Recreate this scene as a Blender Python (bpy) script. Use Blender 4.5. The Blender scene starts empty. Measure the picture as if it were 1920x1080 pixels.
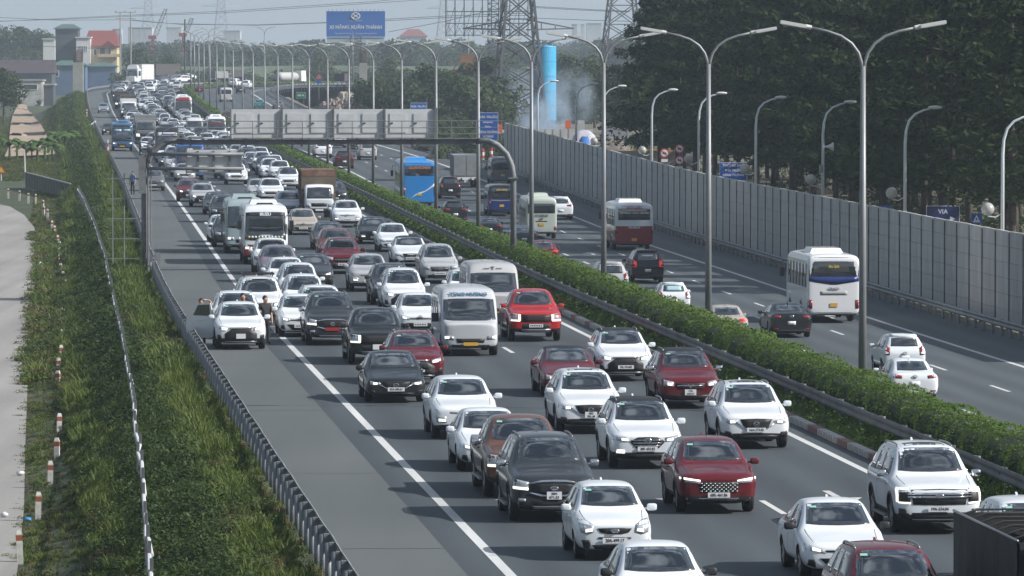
import bpy, bmesh, math, random
import numpy as np
from mathutils import Vector, Matrix
from mathutils.bvhtree import BVHTree
R = math.radians
rng = np.random.default_rng(7); random.seed(7)
S = bpy.context.scene
COL = S.collection
# ------------------------------------------------------------------ camera
F = 11500.0            # focal length in pixels of the 1920 px wide photograph
YH = 88.0              # horizon row
HC = 10.3              # camera height above the near carriageway
PITCH = math.atan((540 - YH) / F)
cd = bpy.data.cameras.new('camera'); cam = bpy.data.objects.new('camera', cd); COL.objects.link(cam)
cd.sensor_width = 36; cd.lens = F / 1920 * 36; cd.clip_start = 1; cd.clip_end = 20000
cam.location = (0, 0, HC); cam.rotation_euler = (R(90) - PITCH, 0, 0)
S.camera = cam
# ------------------------------------------------------------------ world, sun, exposure
SUN_AZ, SUN_EL = R(104), R(35)
w = bpy.data.worlds.new('World'); S.world = w; w.use_nodes = True
nt = w.node_tree; nd = nt.nodes; lk = nt.links
bg = nd['Background']
sky = nd.new('ShaderNodeTexSky'); sky.sky_type = 'NISHITA'; sky.sun_disc = False
sky.sun_elevation = SUN_EL; sky.sun_rotation = SUN_AZ; sky.dust_density = 3.0; sky.air_density = 1.3; sky.ozone_density = 3.0
# broken cloud all over the sky (the windscreens mirror it)
tc = nd.new('ShaderNodeTexCoord'); sp = nd.new('ShaderNodeSeparateXYZ'); lk.new(tc.outputs['Generated'], sp.inputs[0])
mx = nd.new('ShaderNodeMath'); mx.operation = 'MAXIMUM'; mx.inputs[1].default_value = 0.06; lk.new(sp.outputs['Z'], mx.inputs[0])
dv = nd.new('ShaderNodeVectorMath'); dv.operation = 'DIVIDE'; cb = nd.new('ShaderNodeCombineXYZ')
for i in range(3): lk.new(mx.outputs[0], cb.inputs[i])
lk.new(tc.outputs['Generated'], dv.inputs[0]); lk.new(cb.outputs[0], dv.inputs[1])
ns = nd.new('ShaderNodeTexNoise'); ns.inputs['Scale'].default_value = 11.0; ns.inputs['Detail'].default_value = 7; ns.inputs['Roughness'].default_value = .58
lk.new(dv.outputs[0], ns.inputs['Vector'])
rp = nd.new('ShaderNodeValToRGB'); rp.color_ramp.elements[0].position = .48; rp.color_ramp.elements[1].position = .62
lk.new(ns.outputs['Fac'], rp.inputs[0])
mixc = nd.new('ShaderNodeMix'); mixc.data_type = 'RGBA'; mixc.inputs[7].default_value = (9.6, 10.9, 12.6, 1)
cm = nd.new('ShaderNodeMath'); cm.operation = 'MULTIPLY'; lk.new(rp.outputs[0], cm.inputs[0]); fd = nd.new('ShaderNodeMapRange'); fd.interpolation_type = 'SMOOTHSTEP'; fd.inputs[1].default_value = .05; fd.inputs[2].default_value = .45; lk.new(sp.outputs['Z'], fd.inputs[0]); lk.new(fd.outputs[0], cm.inputs[1])
lk.new(cm.outputs[0], mixc.inputs[0]); lk.new(sky.outputs[0], mixc.inputs[6]); mixh = nd.new('ShaderNodeMix'); mixh.data_type = 'RGBA'; mixh.inputs[7].default_value = (5.2, 5.8, 6.35, 1)      # pale haze low in the sky all round
fh = nd.new('ShaderNodeMapRange'); fh.interpolation_type = 'SMOOTHSTEP'; fh.inputs[1].default_value = .03; fh.inputs[2].default_value = .3; fh.inputs[3].default_value = 1.0; fh.inputs[4].default_value = 0; lk.new(sp.outputs['Z'], fh.inputs[0])
lk.new(fh.outputs[0], mixh.inputs[0]); lk.new(mixc.outputs[2], mixh.inputs[6]); lk.new(mixh.outputs[2], bg.inputs[0])
bg.inputs[1].default_value = 0.06
sl = bpy.data.lights.new('sun', 'SUN'); so = bpy.data.objects.new('sun', sl); COL.objects.link(so)
sl.energy = 5.0; sl.angle = R(.6); sl.color = (1, .965, .92)
sdir = Vector((math.cos(SUN_EL) * math.sin(SUN_AZ), math.cos(SUN_EL) * math.cos(SUN_AZ), math.sin(SUN_EL)))
so.rotation_euler = sdir.to_track_quat('Z', 'Y').to_euler(); so.location = (0, 0, 60)
S.view_settings.view_transform = 'Standard'; S.view_settings.look = 'None'; S.view_settings.gamma = 1
S.view_settings.use_curve_mapping = False; S.view_settings.exposure = 0.3
S.render.engine = 'CYCLES'
cy = S.cycles; cy.use_denoising = True; cy.max_bounces = 6; cy.diffuse_bounces = 2; cy.glossy_bounces = 3
cy.transmission_bounces = 2; cy.volume_bounces = 1; cy.transparent_max_bounces = 4; cy.caustics_reflective = False; cy.caustics_refractive = False
cy.volume_step_rate = 4; cy.volume_max_steps = 64
# ------------------------------------------------------------------ road geometry: where the highway runs
def Ddrop(d):          # how far the left carriageway lies below the camera, by depth
    d = np.asarray(d, float)
    dd = np.minimum(d, 1130.)
    return 10.3 + .0014 * dd - 1.115e-5 * np.maximum(0, dd - 500) ** 2
def sstep(a, b, x):
    t = np.clip((np.asarray(x, float) - a) / (b - a), 0, 1); return t * t * (3 - 2 * t)
def Rdrop(d): return 1.7 * (1 - sstep(380, 640, d))          # the right carriageway lies lower near by
def Rshift(d): return -3.6 * sstep(420, 900, d)              # and the median narrows further off
_d = np.array([-60, 0, 250, 272, 323, 380, 473, 570, 700, 826, 921, 1002, 1060.])
_o = np.array([0, 0, 0, .16, .72, 1.33, 2.28, 3.05, 3.85, 4.6, 5.2, 5.95, 6.7])
yy = np.arange(-60, 1061, 4.)
oo = np.interp(yy, _d, _o); oo = np.convolve(np.pad(oo, 8, mode='edge'), np.ones(17) / 17, 'valid')
xx = 9.86 - .0815 * yy + oo
px_, py_ = list(xx), list(yy)
h = math.atan2(px_[-1] - px_[-4], py_[-1] - py_[-4]); RAD = 190.
for i in range(150):       # far off it bends away to the right
    k = min(1, (i + 1) / 10) / RAD
    if h > 1.75: k = 0
    h += k * 4; px_.append(px_[-1] + math.sin(h) * 4); py_.append(py_[-1] + math.cos(h) * 4)
E0 = np.array([px_, py_]).T
seg = np.hypot(*np.diff(E0, axis=0).T); T0 = np.concatenate([[0], np.cumsum(seg)])
tan_ = np.gradient(E0, T0, axis=0); tan_ /= np.hypot(tan_[:, 0], tan_[:, 1])[:, None]
TMAX = T0[-1]
def plan(t, u):
    t = np.asarray(t, float); x = np.interp(t, T0, E0[:, 0]); y = np.interp(t, T0, E0[:, 1])
    tx = np.interp(t, T0, tan_[:, 0]); ty = np.interp(t, T0, tan_[:, 1])
    return x + ty * u, y - tx * u
def t_of(y): return float(np.interp(y, E0[:281, 1], T0[:281]))      # arc length at depth y (before the bend)
def zleft(y): return HC - Ddrop(y)
def zright(y): return HC - Ddrop(y) - Rdrop(y)
def P(t, u, dz=0., side='L'):
    x, y = plan(t, u); z = (zleft if side == 'L' else zright)(y)
    return Vector((float(x), float(y), float(z) + dz))
def heading(t):            # angle of the road direction from +Y towards +X
    return math.atan2(float(np.interp(t, T0, tan_[:, 0])), float(np.interp(t, T0, tan_[:, 1])))
def to_tu(x, y):           # nearest point of the reference line
    i = int(np.argmin((E0[:, 0] - x) ** 2 + (E0[:, 1] - y) ** 2)); i = min(max(i, 1), len(E0) - 2)
    dx, dy = x - E0[i, 0], y - E0[i, 1]
    return T0[i] + dx * tan_[i, 0] + dy * tan_[i, 1], dx * tan_[i, 1] - dy * tan_[i, 0]
def ray(px, py):
    v = Vector(((px - 960) / F, 1.0, -(py - 540) / F))
    c, s = math.cos(PITCH), math.sin(PITCH)
    return Vector((v.x, v.y * c + v.z * s, -v.y * s + v.z * c))
def on_road(px, py, side='L'):
    r = ray(px, py); d = 300.
    for _ in range(120):
        drop = float(Ddrop(d)) + (float(Rdrop(d)) if side == 'R' else 0)
        d = .5 * d + .5 * drop / (-r.z / r.y)
    d = min(d, 1400)
    return Vector((r.x / r.y * d, d, HC + r.z / r.y * d))
def on_z(px, py, z):
    r = ray(px, py); k = (z - HC) / r.z; return Vector((r.x * k, r.y * k, z))
def at(px, py, d):
    r = ray(px, py); k = d / r.y; return Vector((r.x * k, d, HC + r.z * k))
# ------------------------------------------------------------------ materials
MATS = {}
def mat(name, col, rough=.6, metal=0., coat=0., noise=0., nscale=4., bump=0., emit=None, col2=None, spec=.5, detail=5, coords='Object', stretch=None, rnd=0.):
    if name in MATS: return MATS[name]
    m = bpy.data.materials.new(name); m.use_nodes = True; MATS[name] = m
    t = m.node_tree; b = t.nodes['Principled BSDF']
    b.inputs['Base Color'].default_value = (*col, 1); b.inputs['Roughness'].default_value = rough
    b.inputs['Metallic'].default_value = metal; b.inputs['Coat Weight'].default_value = coat; b.inputs['Coat Roughness'].default_value = .06
    b.inputs['Specular IOR Level'].default_value = spec
    if emit: b.inputs['Emission Color'].default_value = (*emit[:3], 1); b.inputs['Emission Strength'].default_value = emit[3]
    if noise or bump:
        c = t.nodes.new('ShaderNodeTexCoord'); n = t.nodes.new('ShaderNodeTexNoise'); n.inputs['Scale'].default_value = nscale; n.inputs['Detail'].default_value = detail
        n.inputs['Roughness'].default_value = .65
        src = c.outputs[coords]
        if stretch:
            mp = t.nodes.new('ShaderNodeMapping'); mp.inputs['Scale'].default_value = stretch; t.links.new(src, mp.inputs[0]); src = mp.outputs[0]
        t.links.new(src, n.inputs['Vector'])
        if noise:
            r = t.nodes.new('ShaderNodeValToRGB'); r.color_ramp.elements[0].position = .3; r.color_ramp.elements[1].position = .72
            c2 = col2 or tuple(min(1, x * (1 + noise)) for x in col); c1 = col if col2 else tuple(x * (1 - noise) for x in col)
            r.color_ramp.elements[0].color = (*c1, 1); r.color_ramp.elements[1].color = (*c2, 1)
            t.links.new(n.outputs['Fac'], r.inputs[0]); t.links.new(r.outputs[0], b.inputs['Base Color'])
        if rnd and noise:
            oi = t.nodes.new('ShaderNodeObjectInfo'); q = t.nodes.new('ShaderNodeMapRange'); q.inputs[3].default_value = 1 - rnd; q.inputs[4].default_value = 1 + rnd; t.links.new(oi.outputs['Random'], q.inputs[0])
            hv = t.nodes.new('ShaderNodeHueSaturation'); t.links.new(r.outputs[0], hv.inputs['Color']); t.links.new(q.outputs[0], hv.inputs['Value']); t.links.new(hv.outputs[0], b.inputs['Base Color'])
        if bump:
            bp = t.nodes.new('ShaderNodeBump'); bp.inputs['Strength'].default_value = bump; bp.inputs['Distance'].default_value = .05
            t.links.new(n.outputs['Fac'], bp.inputs['Height']); t.links.new(bp.outputs[0], b.inputs['Normal'])
    return m
def paint_mat():           # car paint: the colour is the object's own
    m = bpy.data.materials.new('car_paint'); m.use_nodes = True; t = m.node_tree; b = t.nodes['Principled BSDF']
    oi = t.nodes.new('ShaderNodeObjectInfo'); b.inputs['Roughness'].default_value = .4; b.inputs['Specular IOR Level'].default_value = .2; b.inputs['Coat Weight'].default_value = .7; b.inputs['Coat Roughness'].default_value = .04
    c = t.nodes.new('ShaderNodeTexCoord'); n = t.nodes.new('ShaderNodeTexNoise'); n.inputs['Scale'].default_value = 2.2; n.inputs['Detail'].default_value = 6
    s = t.nodes.new('ShaderNodeSeparateXYZ'); t.links.new(c.outputs['Object'], s.inputs[0]); t.links.new(c.outputs['Object'], n.inputs['Vector'])
    mr = t.nodes.new('ShaderNodeMapRange'); mr.inputs[1].default_value = .75; mr.inputs[2].default_value = .25; mr.inputs[3].default_value = .01; mr.inputs[4].default_value = .22
    t.links.new(s.outputs['Z'], mr.inputs[0])
    mu = t.nodes.new('ShaderNodeMath'); mu.operation = 'MULTIPLY'; t.links.new(mr.outputs[0], mu.inputs[0]); t.links.new(n.outputs['Fac'], mu.inputs[1])
    mi = t.nodes.new('ShaderNodeMix'); mi.data_type = 'RGBA'; mi.inputs[7].default_value = (.16, .14, .12, 1)   # road dust on the lower flanks
    t.links.new(mu.outputs[0], mi.inputs[0]); t.links.new(oi.outputs['Color'], mi.inputs[6]); t.links.new(mi.outputs[2], b.inputs['Base Color'])
    MATS['car_paint'] = m; return m
PAINT = paint_mat()
PLASTIC = mat('black_plastic', (.018, .018, .02), .55)
GLASS = mat('car_glass', (.012, .016, .018), .02, spec=1.0, coat=1.0)
GLASSB = mat('bus_glass', (.03, .04, .045), .05, spec=.8)
GLASS.node_tree.nodes['Principled BSDF'].inputs['Coat IOR'].default_value = 2.0
RUBBER = mat('tyre_rubber', (.02, .02, .021), .85)
ALLOY = mat('alloy', (.32, .33, .34), .35, .8)
CHROME = mat('chrome', (.75, .76, .78), .12, 1.0)
LAMP = mat('headlight_lens', (.42, .45, .48), .08, .3, coat=1)
DRL = mat('lit_headlight', (.9, .9, .85), .3, emit=(1, .95, .82, 1.1))
AMBER = mat('lit_amber', (.9, .4, .05), .3, emit=(1, .45, .05, 1.2))
TAIL = mat('tail_light', (.22, .01, .012), .15, coat=1)
TAILON = mat('lit_tail_light', (.5, .02, .02), .2, emit=(1, .04, .03, .35))
PLATE = mat('plate_white', (.72, .73, .74), .5)
PLATEY = mat('plate_yellow', (.65, .38, .03), .5)
PLATER = mat('plate_red', (.35, .02, .02), .5)
INK = mat('dark_ink', (.02, .02, .025), .6)
WHITE = mat('white_paint', (.75, .76, .77), .45, noise=.08, nscale=2)
WEATH = mat('weathered_rail', (.12, .125, .13), .65, .2, noise=.4, nscale=.8)
GALV = mat('galvanised_steel', (.22, .235, .25), .55, .4, noise=.3, nscale=1.2)
# ------------------------------------------------------------------ mesh helpers
class MB:
    def __init__(s): s.v = []; s.f = []; s.m = []; s.mi = 0
    def add(s, vs, fs):
        o = len(s.v); s.v += [tuple(v) for v in vs]; s.f += [tuple(i + o for i in f) for f in fs]; s.m += [s.mi] * len(fs); return s
    def mat(s, i): s.mi = i; return s
    def box(s, c, size, rz=0, taper=1.0):
        x, y, z = [q / 2 for q in size]; vs = []
        for dz, k in ((-z, 1), (z, taper)):
            for dx, dy in ((-x, -y), (x, -y), (x, y), (-x, y)):
                a, b = dx * k, dy * k
                vs.append((c[0] + a * math.cos(rz) - b * math.sin(rz), c[1] + a * math.sin(rz) + b * math.cos(rz), c[2] + dz))
        return s.add(vs, [(3, 2, 1, 0), (4, 5, 6, 7), (0, 1, 5, 4), (1, 2, 6, 5), (2, 3, 7, 6), (3, 0, 4, 7)])
    def bar(s, a, b, wdt, hgt=None, up=(0, 0, 1)):
        a, b = Vector(a), Vector(b); hgt = hgt or wdt; d = (b - a).normalized(); up = Vector(up)
        if abs(d.dot(up)) > .98: up = Vector((0, 1, 0))
        r = d.cross(up).normalized() * wdt / 2; q = r.cross(d).normalized() * hgt / 2
        vs = [p + i * r + j * q for p in (a, b) for i, j in ((-1, -1), (1, -1), (1, 1), (-1, 1))]
        return s.add(vs, [(0, 1, 2, 3), (7, 6, 5, 4), (0, 4, 5, 1), (1, 5, 6, 2), (2, 6, 7, 3), (3, 7, 4, 0)])
    def tube(s, pts, r, n=8, cap=True, r2=None):
        pts = [Vector(p) for p in pts]; N = len(pts); vs = []; ref = Vector((0, 0, 1))
        for i, p in enumerate(pts):
            d = (pts[min(i + 1, N - 1)] - pts[max(i - 1, 0)]).normalized()
            if abs(d.dot(ref)) > .95: ref = Vector((0, 1, 0)) if abs(d.y) < .9 else Vector((1, 0, 0))
            a = d.cross(ref).normalized(); b = a.cross(d).normalized()
            rr = r if r2 is None else r + (r2 - r) * i / (N - 1)
            if isinstance(r, (list, tuple)): rr = r[i]
            vs += [p + (a * math.cos(2 * math.pi * k / n) + b * math.sin(2 * math.pi * k / n)) * rr for k in range(n)]
        fs = [(i * n + k, i * n + (k + 1) % n, (i + 1) * n + (k + 1) % n, (i + 1) * n + k) for i in range(N - 1) for k in range(n)]
        if cap: fs += [tuple(range(n - 1, -1, -1)), tuple(range((N - 1) * n, N * n))]
        return s.add(vs, fs)
    def lathe(s, prof, n=16, c=(0, 0, 0), axis='Z', cap=True):
        vs = []
        for r, z in prof:
            for k in range(n):
                a = 2 * math.pi * k / n; p = (r * math.cos(a), r * math.sin(a), z)
                if axis == 'X': p = (p[2], p[0], p[1])
                if axis == 'Y': p = (p[0], p[2], p[1])
                vs.append((p[0] + c[0], p[1] + c[1], p[2] + c[2]))
        N = len(prof)
        fs = [(i * n + k, i * n + (k + 1) % n, (i + 1) * n + (k + 1) % n, (i + 1) * n + k) for i in range(N - 1) for k in range(n)]
        if cap: fs += [tuple(range(n - 1, -1, -1)), tuple(range((N - 1) * n, N * n))]
        return s.add(vs, fs)
    def prism(s, poly, z0, z1, plane='XY'):
        n = len(poly); mp = {'XY': lambda a, b, c: (a, b, c), 'XZ': lambda a, b, c: (a, c, b), 'YZ': lambda a, b, c: (c, a, b)}[plane]
        vs = [mp(a, b, z) for z in (z0, z1) for a, b in poly]
        fs = [tuple(range(n - 1, -1, -1)), tuple(range(n, 2 * n))] + [(i, (i + 1) % n, n + (i + 1) % n, n + i) for i in range(n)]
        return s.add(vs, fs)
    def ball(s, c, r, n=12, m=8, sq=(1, 1, 1)):
        prof = [(math.sin(math.pi * i / m), -math.cos(math.pi * i / m)) for i in range(m + 1)]
        prof[0] = (.02, -1); prof[-1] = (.02, 1)
        o = len(s.v); s.lathe([(a * r, b * r) for a, b in prof], n, (0, 0, 0))
        for i in range(o, len(s.v)): v = s.v[i]; s.v[i] = (v[0] * sq[0] + c[0], v[1] * sq[1] + c[1], v[2] * sq[2] + c[2])
        return s
    def mesh(s, name, mats, smooth=False):
        me = bpy.data.meshes.new(name); me.from_pydata(s.v, [], s.f); mats = mats if isinstance(mats, (list, tuple)) else [mats]
        for m in mats: me.materials.append(m)
        if len(mats) > 1: me.polygons.foreach_set('material_index', s.m)
        if smooth: me.polygons.foreach_set('use_smooth', [True] * len(s.f))
        me.update(); bm = bmesh.new(); bm.from_mesh(me); bmesh.ops.recalc_face_normals(bm, faces=bm.faces); bm.to_mesh(me); bm.free()
        return me
    def ob(s, name, mats, parent=None, smooth=False): return new(name, s.mesh(name, mats, smooth), parent)
def new(name, data, parent=None, loc=(0, 0, 0), rot=(0, 0, 0), scale=None):
    o = bpy.data.objects.new(name, data); COL.objects.link(o); o.location = loc; o.rotation_euler = rot
    if scale is not None: o.scale = scale
    if parent: o.parent = parent
    return o
def tag(o, label, cat, group=None):
    o['label'] = label; o['category'] = cat
    if group: o['group'] = group
    return o
def thing(name, label, cat, loc=(0, 0, 0), rz=0, group=None):
    return tag(new(name, None, None, loc, (0, 0, rz)), label, cat, group)
def struct(o): o['kind'] = 'structure'; return o
def stuff(o, label=None, cat=None):
    o['kind'] = 'stuff'
    if label: tag(o, label, cat)
    return o
def np_mesh(name, V, faces4, mats, smooth=False, mi=None):     # fast quad mesh from arrays
    me = bpy.data.meshes.new(name); n = len(faces4)
    me.vertices.add(len(V)); me.vertices.foreach_set('co', np.asarray(V, np.float32).ravel())
    me.loops.add(n * 4); me.loops.foreach_set('vertex_index', np.asarray(faces4, np.int32).ravel())
    me.polygons.add(n); me.polygons.foreach_set('loop_start', np.arange(0, n * 4, 4, dtype=np.int32)); me.polygons.foreach_set('loop_total', np.full(n, 4, np.int32))
    for m in (mats if isinstance(mats, (list, tuple)) else [mats]): me.materials.append(m)
    if mi is not None: me.polygons.foreach_set('material_index', np.asarray(mi, np.int32))
    if smooth: me.polygons.foreach_set('use_smooth', np.ones(n, bool))
    me.update(calc_edges=True); return me
def grid_mesh(name, A, mats, mi=None, smooth=True):            # A: (n, m, 3) array of points
    n, m = A.shape[:2]; i = np.arange(n - 1)[:, None] * m + np.arange(m - 1)[None]
    q = np.stack([i, i + 1, i + m + 1, i + m], -1).reshape(-1, 4)
    return np_mesh(name, A.reshape(-1, 3), q, mats, smooth, mi)
TXT = {}
def text_mesh(s, size, material, align='CENTER', bold=0.0, sx=1.0):
    key = (s, size, material.name, align, bold, sx)
    if key in TXT: return TXT[key]
    c = bpy.data.curves.new('lettering', 'FONT'); c.body = s; c.size = size; c.align_x = align; c.align_y = 'CENTER'; c.extrude = .004; c.offset = bold; c.resolution_u = 3
    o = bpy.data.objects.new('lettering', c); COL.objects.link(o); bpy.context.view_layer.update()
    me = bpy.data.meshes.new_from_object(o.evaluated_get(bpy.context.evaluated_depsgraph_get()))
    bpy.data.objects.remove(o); bpy.data.curves.remove(c); me.name = 'lettering'
    if sx != 1.0:
        for v in me.vertices: v.co.x *= sx
    me.materials.clear(); me.materials.append(material); TXT[key] = me; return me
def leaf_cards(P_, N_, size, aspect=.55, jit=.7, rg=rng):      # one small quad per point, loosely facing N_
    n = len(P_); Nn = N_ + rg.normal(0, jit, (n, 3)); Nn /= np.linalg.norm(Nn, axis=1)[:, None] + 1e-9
    A = np.cross(Nn, rg.normal(0, 1, (n, 3))); A /= np.linalg.norm(A, axis=1)[:, None] + 1e-9
    B = np.cross(Nn, A); s = np.asarray(size).reshape(-1, 1) * rg.uniform(.6, 1.3, (n, 1)); A = A * s / 2; B = B * s * aspect / 2
    V = np.stack([P_ - A, P_ - B * .9 + A * .1, P_ + A, P_ + B * .9 + A * .1], 1).reshape(-1, 3)
    return V, np.arange(n * 4).reshape(-1, 4)
# ================================================================== SETTING
def leaf_mat(name, c1, c2, rough=.6, nscale=.6, tl=.3, sp=.25):
    m = bpy.data.materials.new(name); m.use_nodes = True; MATS[name] = m; t = m.node_tree; b = t.nodes['Principled BSDF']
    oi = t.nodes.new('ShaderNodeObjectInfo'); g = t.nodes.new('ShaderNodeNewGeometry'); n = t.nodes.new('ShaderNodeTexNoise'); n.inputs['Scale'].default_value = nscale; n.inputs['Detail'].default_value = 4
    t.links.new(g.outputs['Position'], n.inputs['Vector'])
    a = t.nodes.new('ShaderNodeMath'); a.operation = 'MULTIPLY_ADD'; a.inputs[1].default_value = .35; t.links.new(oi.outputs['Random'], a.inputs[0])
    n2 = t.nodes.new('ShaderNodeMath'); n2.operation = 'MULTIPLY_ADD'; n2.inputs[1].default_value = 1.3; n2.inputs[2].default_value = -.35; t.links.new(n.outputs['Fac'], n2.inputs[0]); t.links.new(n2.outputs[0], a.inputs[2])
    r = t.nodes.new('ShaderNodeMix'); r.data_type = 'RGBA'; r.clamp_factor = True; r.inputs[6].default_value = (*c1, 1); r.inputs[7].default_value = (*c2, 1)
    t.links.new(a.outputs[0], r.inputs[0]); t.links.new(r.outputs[2], b.inputs['Base Color'])
    b.inputs['Roughness'].default_value = rough; b.inputs['Specular IOR Level'].default_value = sp
    tr = t.nodes.new('ShaderNodeBsdfTranslucent'); t.links.new(r.outputs[2], tr.inputs['Color']); ms = t.nodes.new('ShaderNodeMixShader'); ms.inputs[0].default_value = tl
    t.links.new(b.outputs[0], ms.inputs[1]); t.links.new(tr.outputs[0], ms.inputs[2]); t.links.new(ms.outputs[0], t.nodes['Material Output'].inputs[0])
    return m
ASPH = mat('asphalt', (.040, .044, .048), .8, noise=1, col2=(.068, .074, .079), nscale=.35, coords='Generated', detail=10)
def asphalt(name, a, b, streak, lane=None):
    m = bpy.data.materials.new(name); m.use_nodes = True; MATS[name] = m; t = m.node_tree; p = t.nodes['Principled BSDF']; p.inputs['Roughness'].default_value = .78
    g = t.nodes.new('ShaderNodeNewGeometry'); n1 = t.nodes.new('ShaderNodeTexNoise'); n1.inputs['Scale'].default_value = 9; n1.inputs['Detail'].default_value = 6; n1.inputs['Roughness'].default_value = .8
    mp = t.nodes.new('ShaderNodeMapping'); mp.inputs['Rotation'].default_value = (0, 0, -.08); mp.inputs['Scale'].default_value = (streak, .02, 1)
    n2 = t.nodes.new('ShaderNodeTexNoise'); n2.inputs['Scale'].default_value = 1; n2.inputs['Detail'].default_value = 5
    n3 = t.nodes.new('ShaderNodeTexNoise'); n3.inputs['Scale'].default_value = .06; n3.inputs['Detail'].default_value = 6
    t.links.new(g.outputs['Position'], n1.inputs['Vector']); t.links.new(g.outputs['Position'], mp.inputs[0]); t.links.new(mp.outputs[0], n2.inputs['Vector']); t.links.new(g.outputs['Position'], n3.inputs['Vector'])
    a1 = t.nodes.new('ShaderNodeMath'); a1.operation = 'ADD'; a2 = t.nodes.new('ShaderNodeMath'); a2.operation = 'ADD'
    t.links.new(n1.outputs['Fac'], a1.inputs[0]); t.links.new(n2.outputs['Fac'], a1.inputs[1]); t.links.new(a1.outputs[0], a2.inputs[0]); t.links.new(n3.outputs['Fac'], a2.inputs[1])
    mr = t.nodes.new('ShaderNodeMapRange'); mr.inputs[1].default_value = 1.1; mr.inputs[2].default_value = 1.95; t.links.new(a2.outputs[0], mr.inputs[0])
    x = t.nodes.new('ShaderNodeMix'); x.data_type = 'RGBA'; x.inputs[6].default_value = (*a, 1); x.inputs[7].default_value = (*b, 1); t.links.new(mr.outputs[0], x.inputs[0]); out = x.outputs[2]
    if lane:       # wheel tracks polished darker, an oily stripe between them
        at_ = t.nodes.new('ShaderNodeAttribute'); at_.attribute_name = 'lane_u'; w1 = t.nodes.new('ShaderNodeMath'); w1.operation = 'MULTIPLY_ADD'; w1.inputs[1].default_value = 2 * math.pi / lane[1] * 2; w1.inputs[2].default_value = -lane[0] * 2 * math.pi / lane[1] * 2
        t.links.new(at_.outputs['Fac'], w1.inputs[0]); w2 = t.nodes.new('ShaderNodeMath'); w2.operation = 'COSINE'; t.links.new(w1.outputs[0], w2.inputs[0]); w3 = t.nodes.new('ShaderNodeMath'); w3.operation = 'MULTIPLY_ADD'; w3.inputs[1].default_value = .13; w3.inputs[2].default_value = .92; t.links.new(w2.outputs[0], w3.inputs[0])
        hv = t.nodes.new('ShaderNodeHueSaturation'); t.links.new(out, hv.inputs['Color']); t.links.new(w3.outputs[0], hv.inputs['Value']); out = hv.outputs[0]
    t.links.new(out, p.inputs['Base Color'])
    bp = t.nodes.new('ShaderNodeBump'); bp.inputs['Strength'].default_value = .25; bp.inputs['Distance'].default_value = .01; t.links.new(n1.outputs['Fac'], bp.inputs['Height']); t.links.new(bp.outputs[0], p.inputs['Normal'])
    return m
ASPH = asphalt('asphalt_lanes', (.038, .049, .058), (.067, .082, .094), .9, (0., 3.72))
ASPHS = asphalt('asphalt_shoulder', (.075, .087, .09), (.112, .124, .126), .5)
ASPHR = asphalt('asphalt_right', (.052, .064, .074), (.083, .099, .112), .9, (18.9, 3.37))
CONC = asphalt('concrete_lane', (.21, .20, .19), (.34, .33, .315), 1.2)
EARTH = mat('earth', (.13, .12, .085), .9, noise=.4, nscale=.5, bump=.4)
SOIL = mat('grass_soil', (.045, .06, .025), .9, noise=.5, nscale=.35, bump=.5)
DIRT = mat('dirt_track', (.34, .26, .19), .9, noise=.3, nscale=.3)
LINE = asphalt('worn_line_paint', (.42, .43, .43), (.68, .69, .68), 2.)
KW = mat('kerb_white', (.42, .41, .39), .8, noise=.5, nscale=3); KR = mat('kerb_red', (.24, .13, .12), .8, noise=.5, nscale=3)
T_A, T_B = t_of(96.), TMAX - 6
tt = np.concatenate([np.arange(T_A, t_of(460.), 3.), np.arange(t_of(460.), T_B, 6.)])
def strip(name, us, dz, mats, side='L', mi=None, ts=None, shift=False):
    ts = tt if ts is None else ts; A = np.zeros((len(ts), len(us), 3))
    for j, u in enumerate(us):
        yb = plan(ts, 0)[1]; uu = u + (Rshift(yb) if shift else 0)
        x, y = plan(ts, uu); A[:, j, 0] = x; A[:, j, 1] = y
        A[:, j, 2] = (zleft if side == 'L' else zright)(yb) + (dz if np.isscalar(dz) else dz[j])
    n, m = A.shape[:2]; q = None
    if mi is not None: q = np.tile(np.array(mi), n - 1)
    me = grid_mesh(name, A[:, ::-1], mats, None if q is None else np.tile(np.array(mi)[::-1], n - 1))
    at_ = me.attributes.new('lane_u', 'FLOAT', 'POINT'); at_.data.foreach_set('value', np.tile(np.array(us, np.float32)[::-1], n)); return new(name, me)
# the carriageways
road_l = struct(strip('road', [-3.45, -.85, 5, 11.95], [.0, 0, 0, 0], [ASPHS, ASPH], mi=[0, 1, 1]))
road_r = struct(strip('road', [17.9, 24, 32.7], 0, ASPHR, 'R', shift=True))
# median
def med():
    yb = plan(tt, 0)[1]; us = [(11.95, 'L', .0), (11.97, 'L', .13), (12.25, 'L', .14), (12.6, 'L', .12), (15.2, 'L', .12), (17.6, 'R', .15), (17.88, 'R', .15), (17.9, 'R', 0)]
    A = np.zeros((len(tt), len(us), 3))
    for j, (u, s, dz) in enumerate(us):
        x, y = plan(tt, u + (Rshift(yb) if s == 'R' else 0)); A[:, j] = np.stack([x, y, (zleft if s == 'L' else zright)(yb) + dz], 1)
    return struct(new('median_strip', grid_mesh('median_strip', A[:, ::-1], SOIL)))
median = med()
# kerb blocks along the median, painted alternately red and white
KB = struct(new('median_kerb', None))
def kerb_mesh(m):
    b = MB(); b.box((0, 0, .085), (.24, .97, .17)); return b.mesh('kerb_block', m)
kbm = [kerb_mesh(KW), kerb_mesh(KR)]
for i in range(270):
    t = t_of(112.) + i * 1.0; p = P(t, 12.06, .0); k = 0 if (i // 2) % 3 else 1
    new('kerb_block', kbm[k], KB, p, (0, random.uniform(-.02, .02), -heading(t)))
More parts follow.
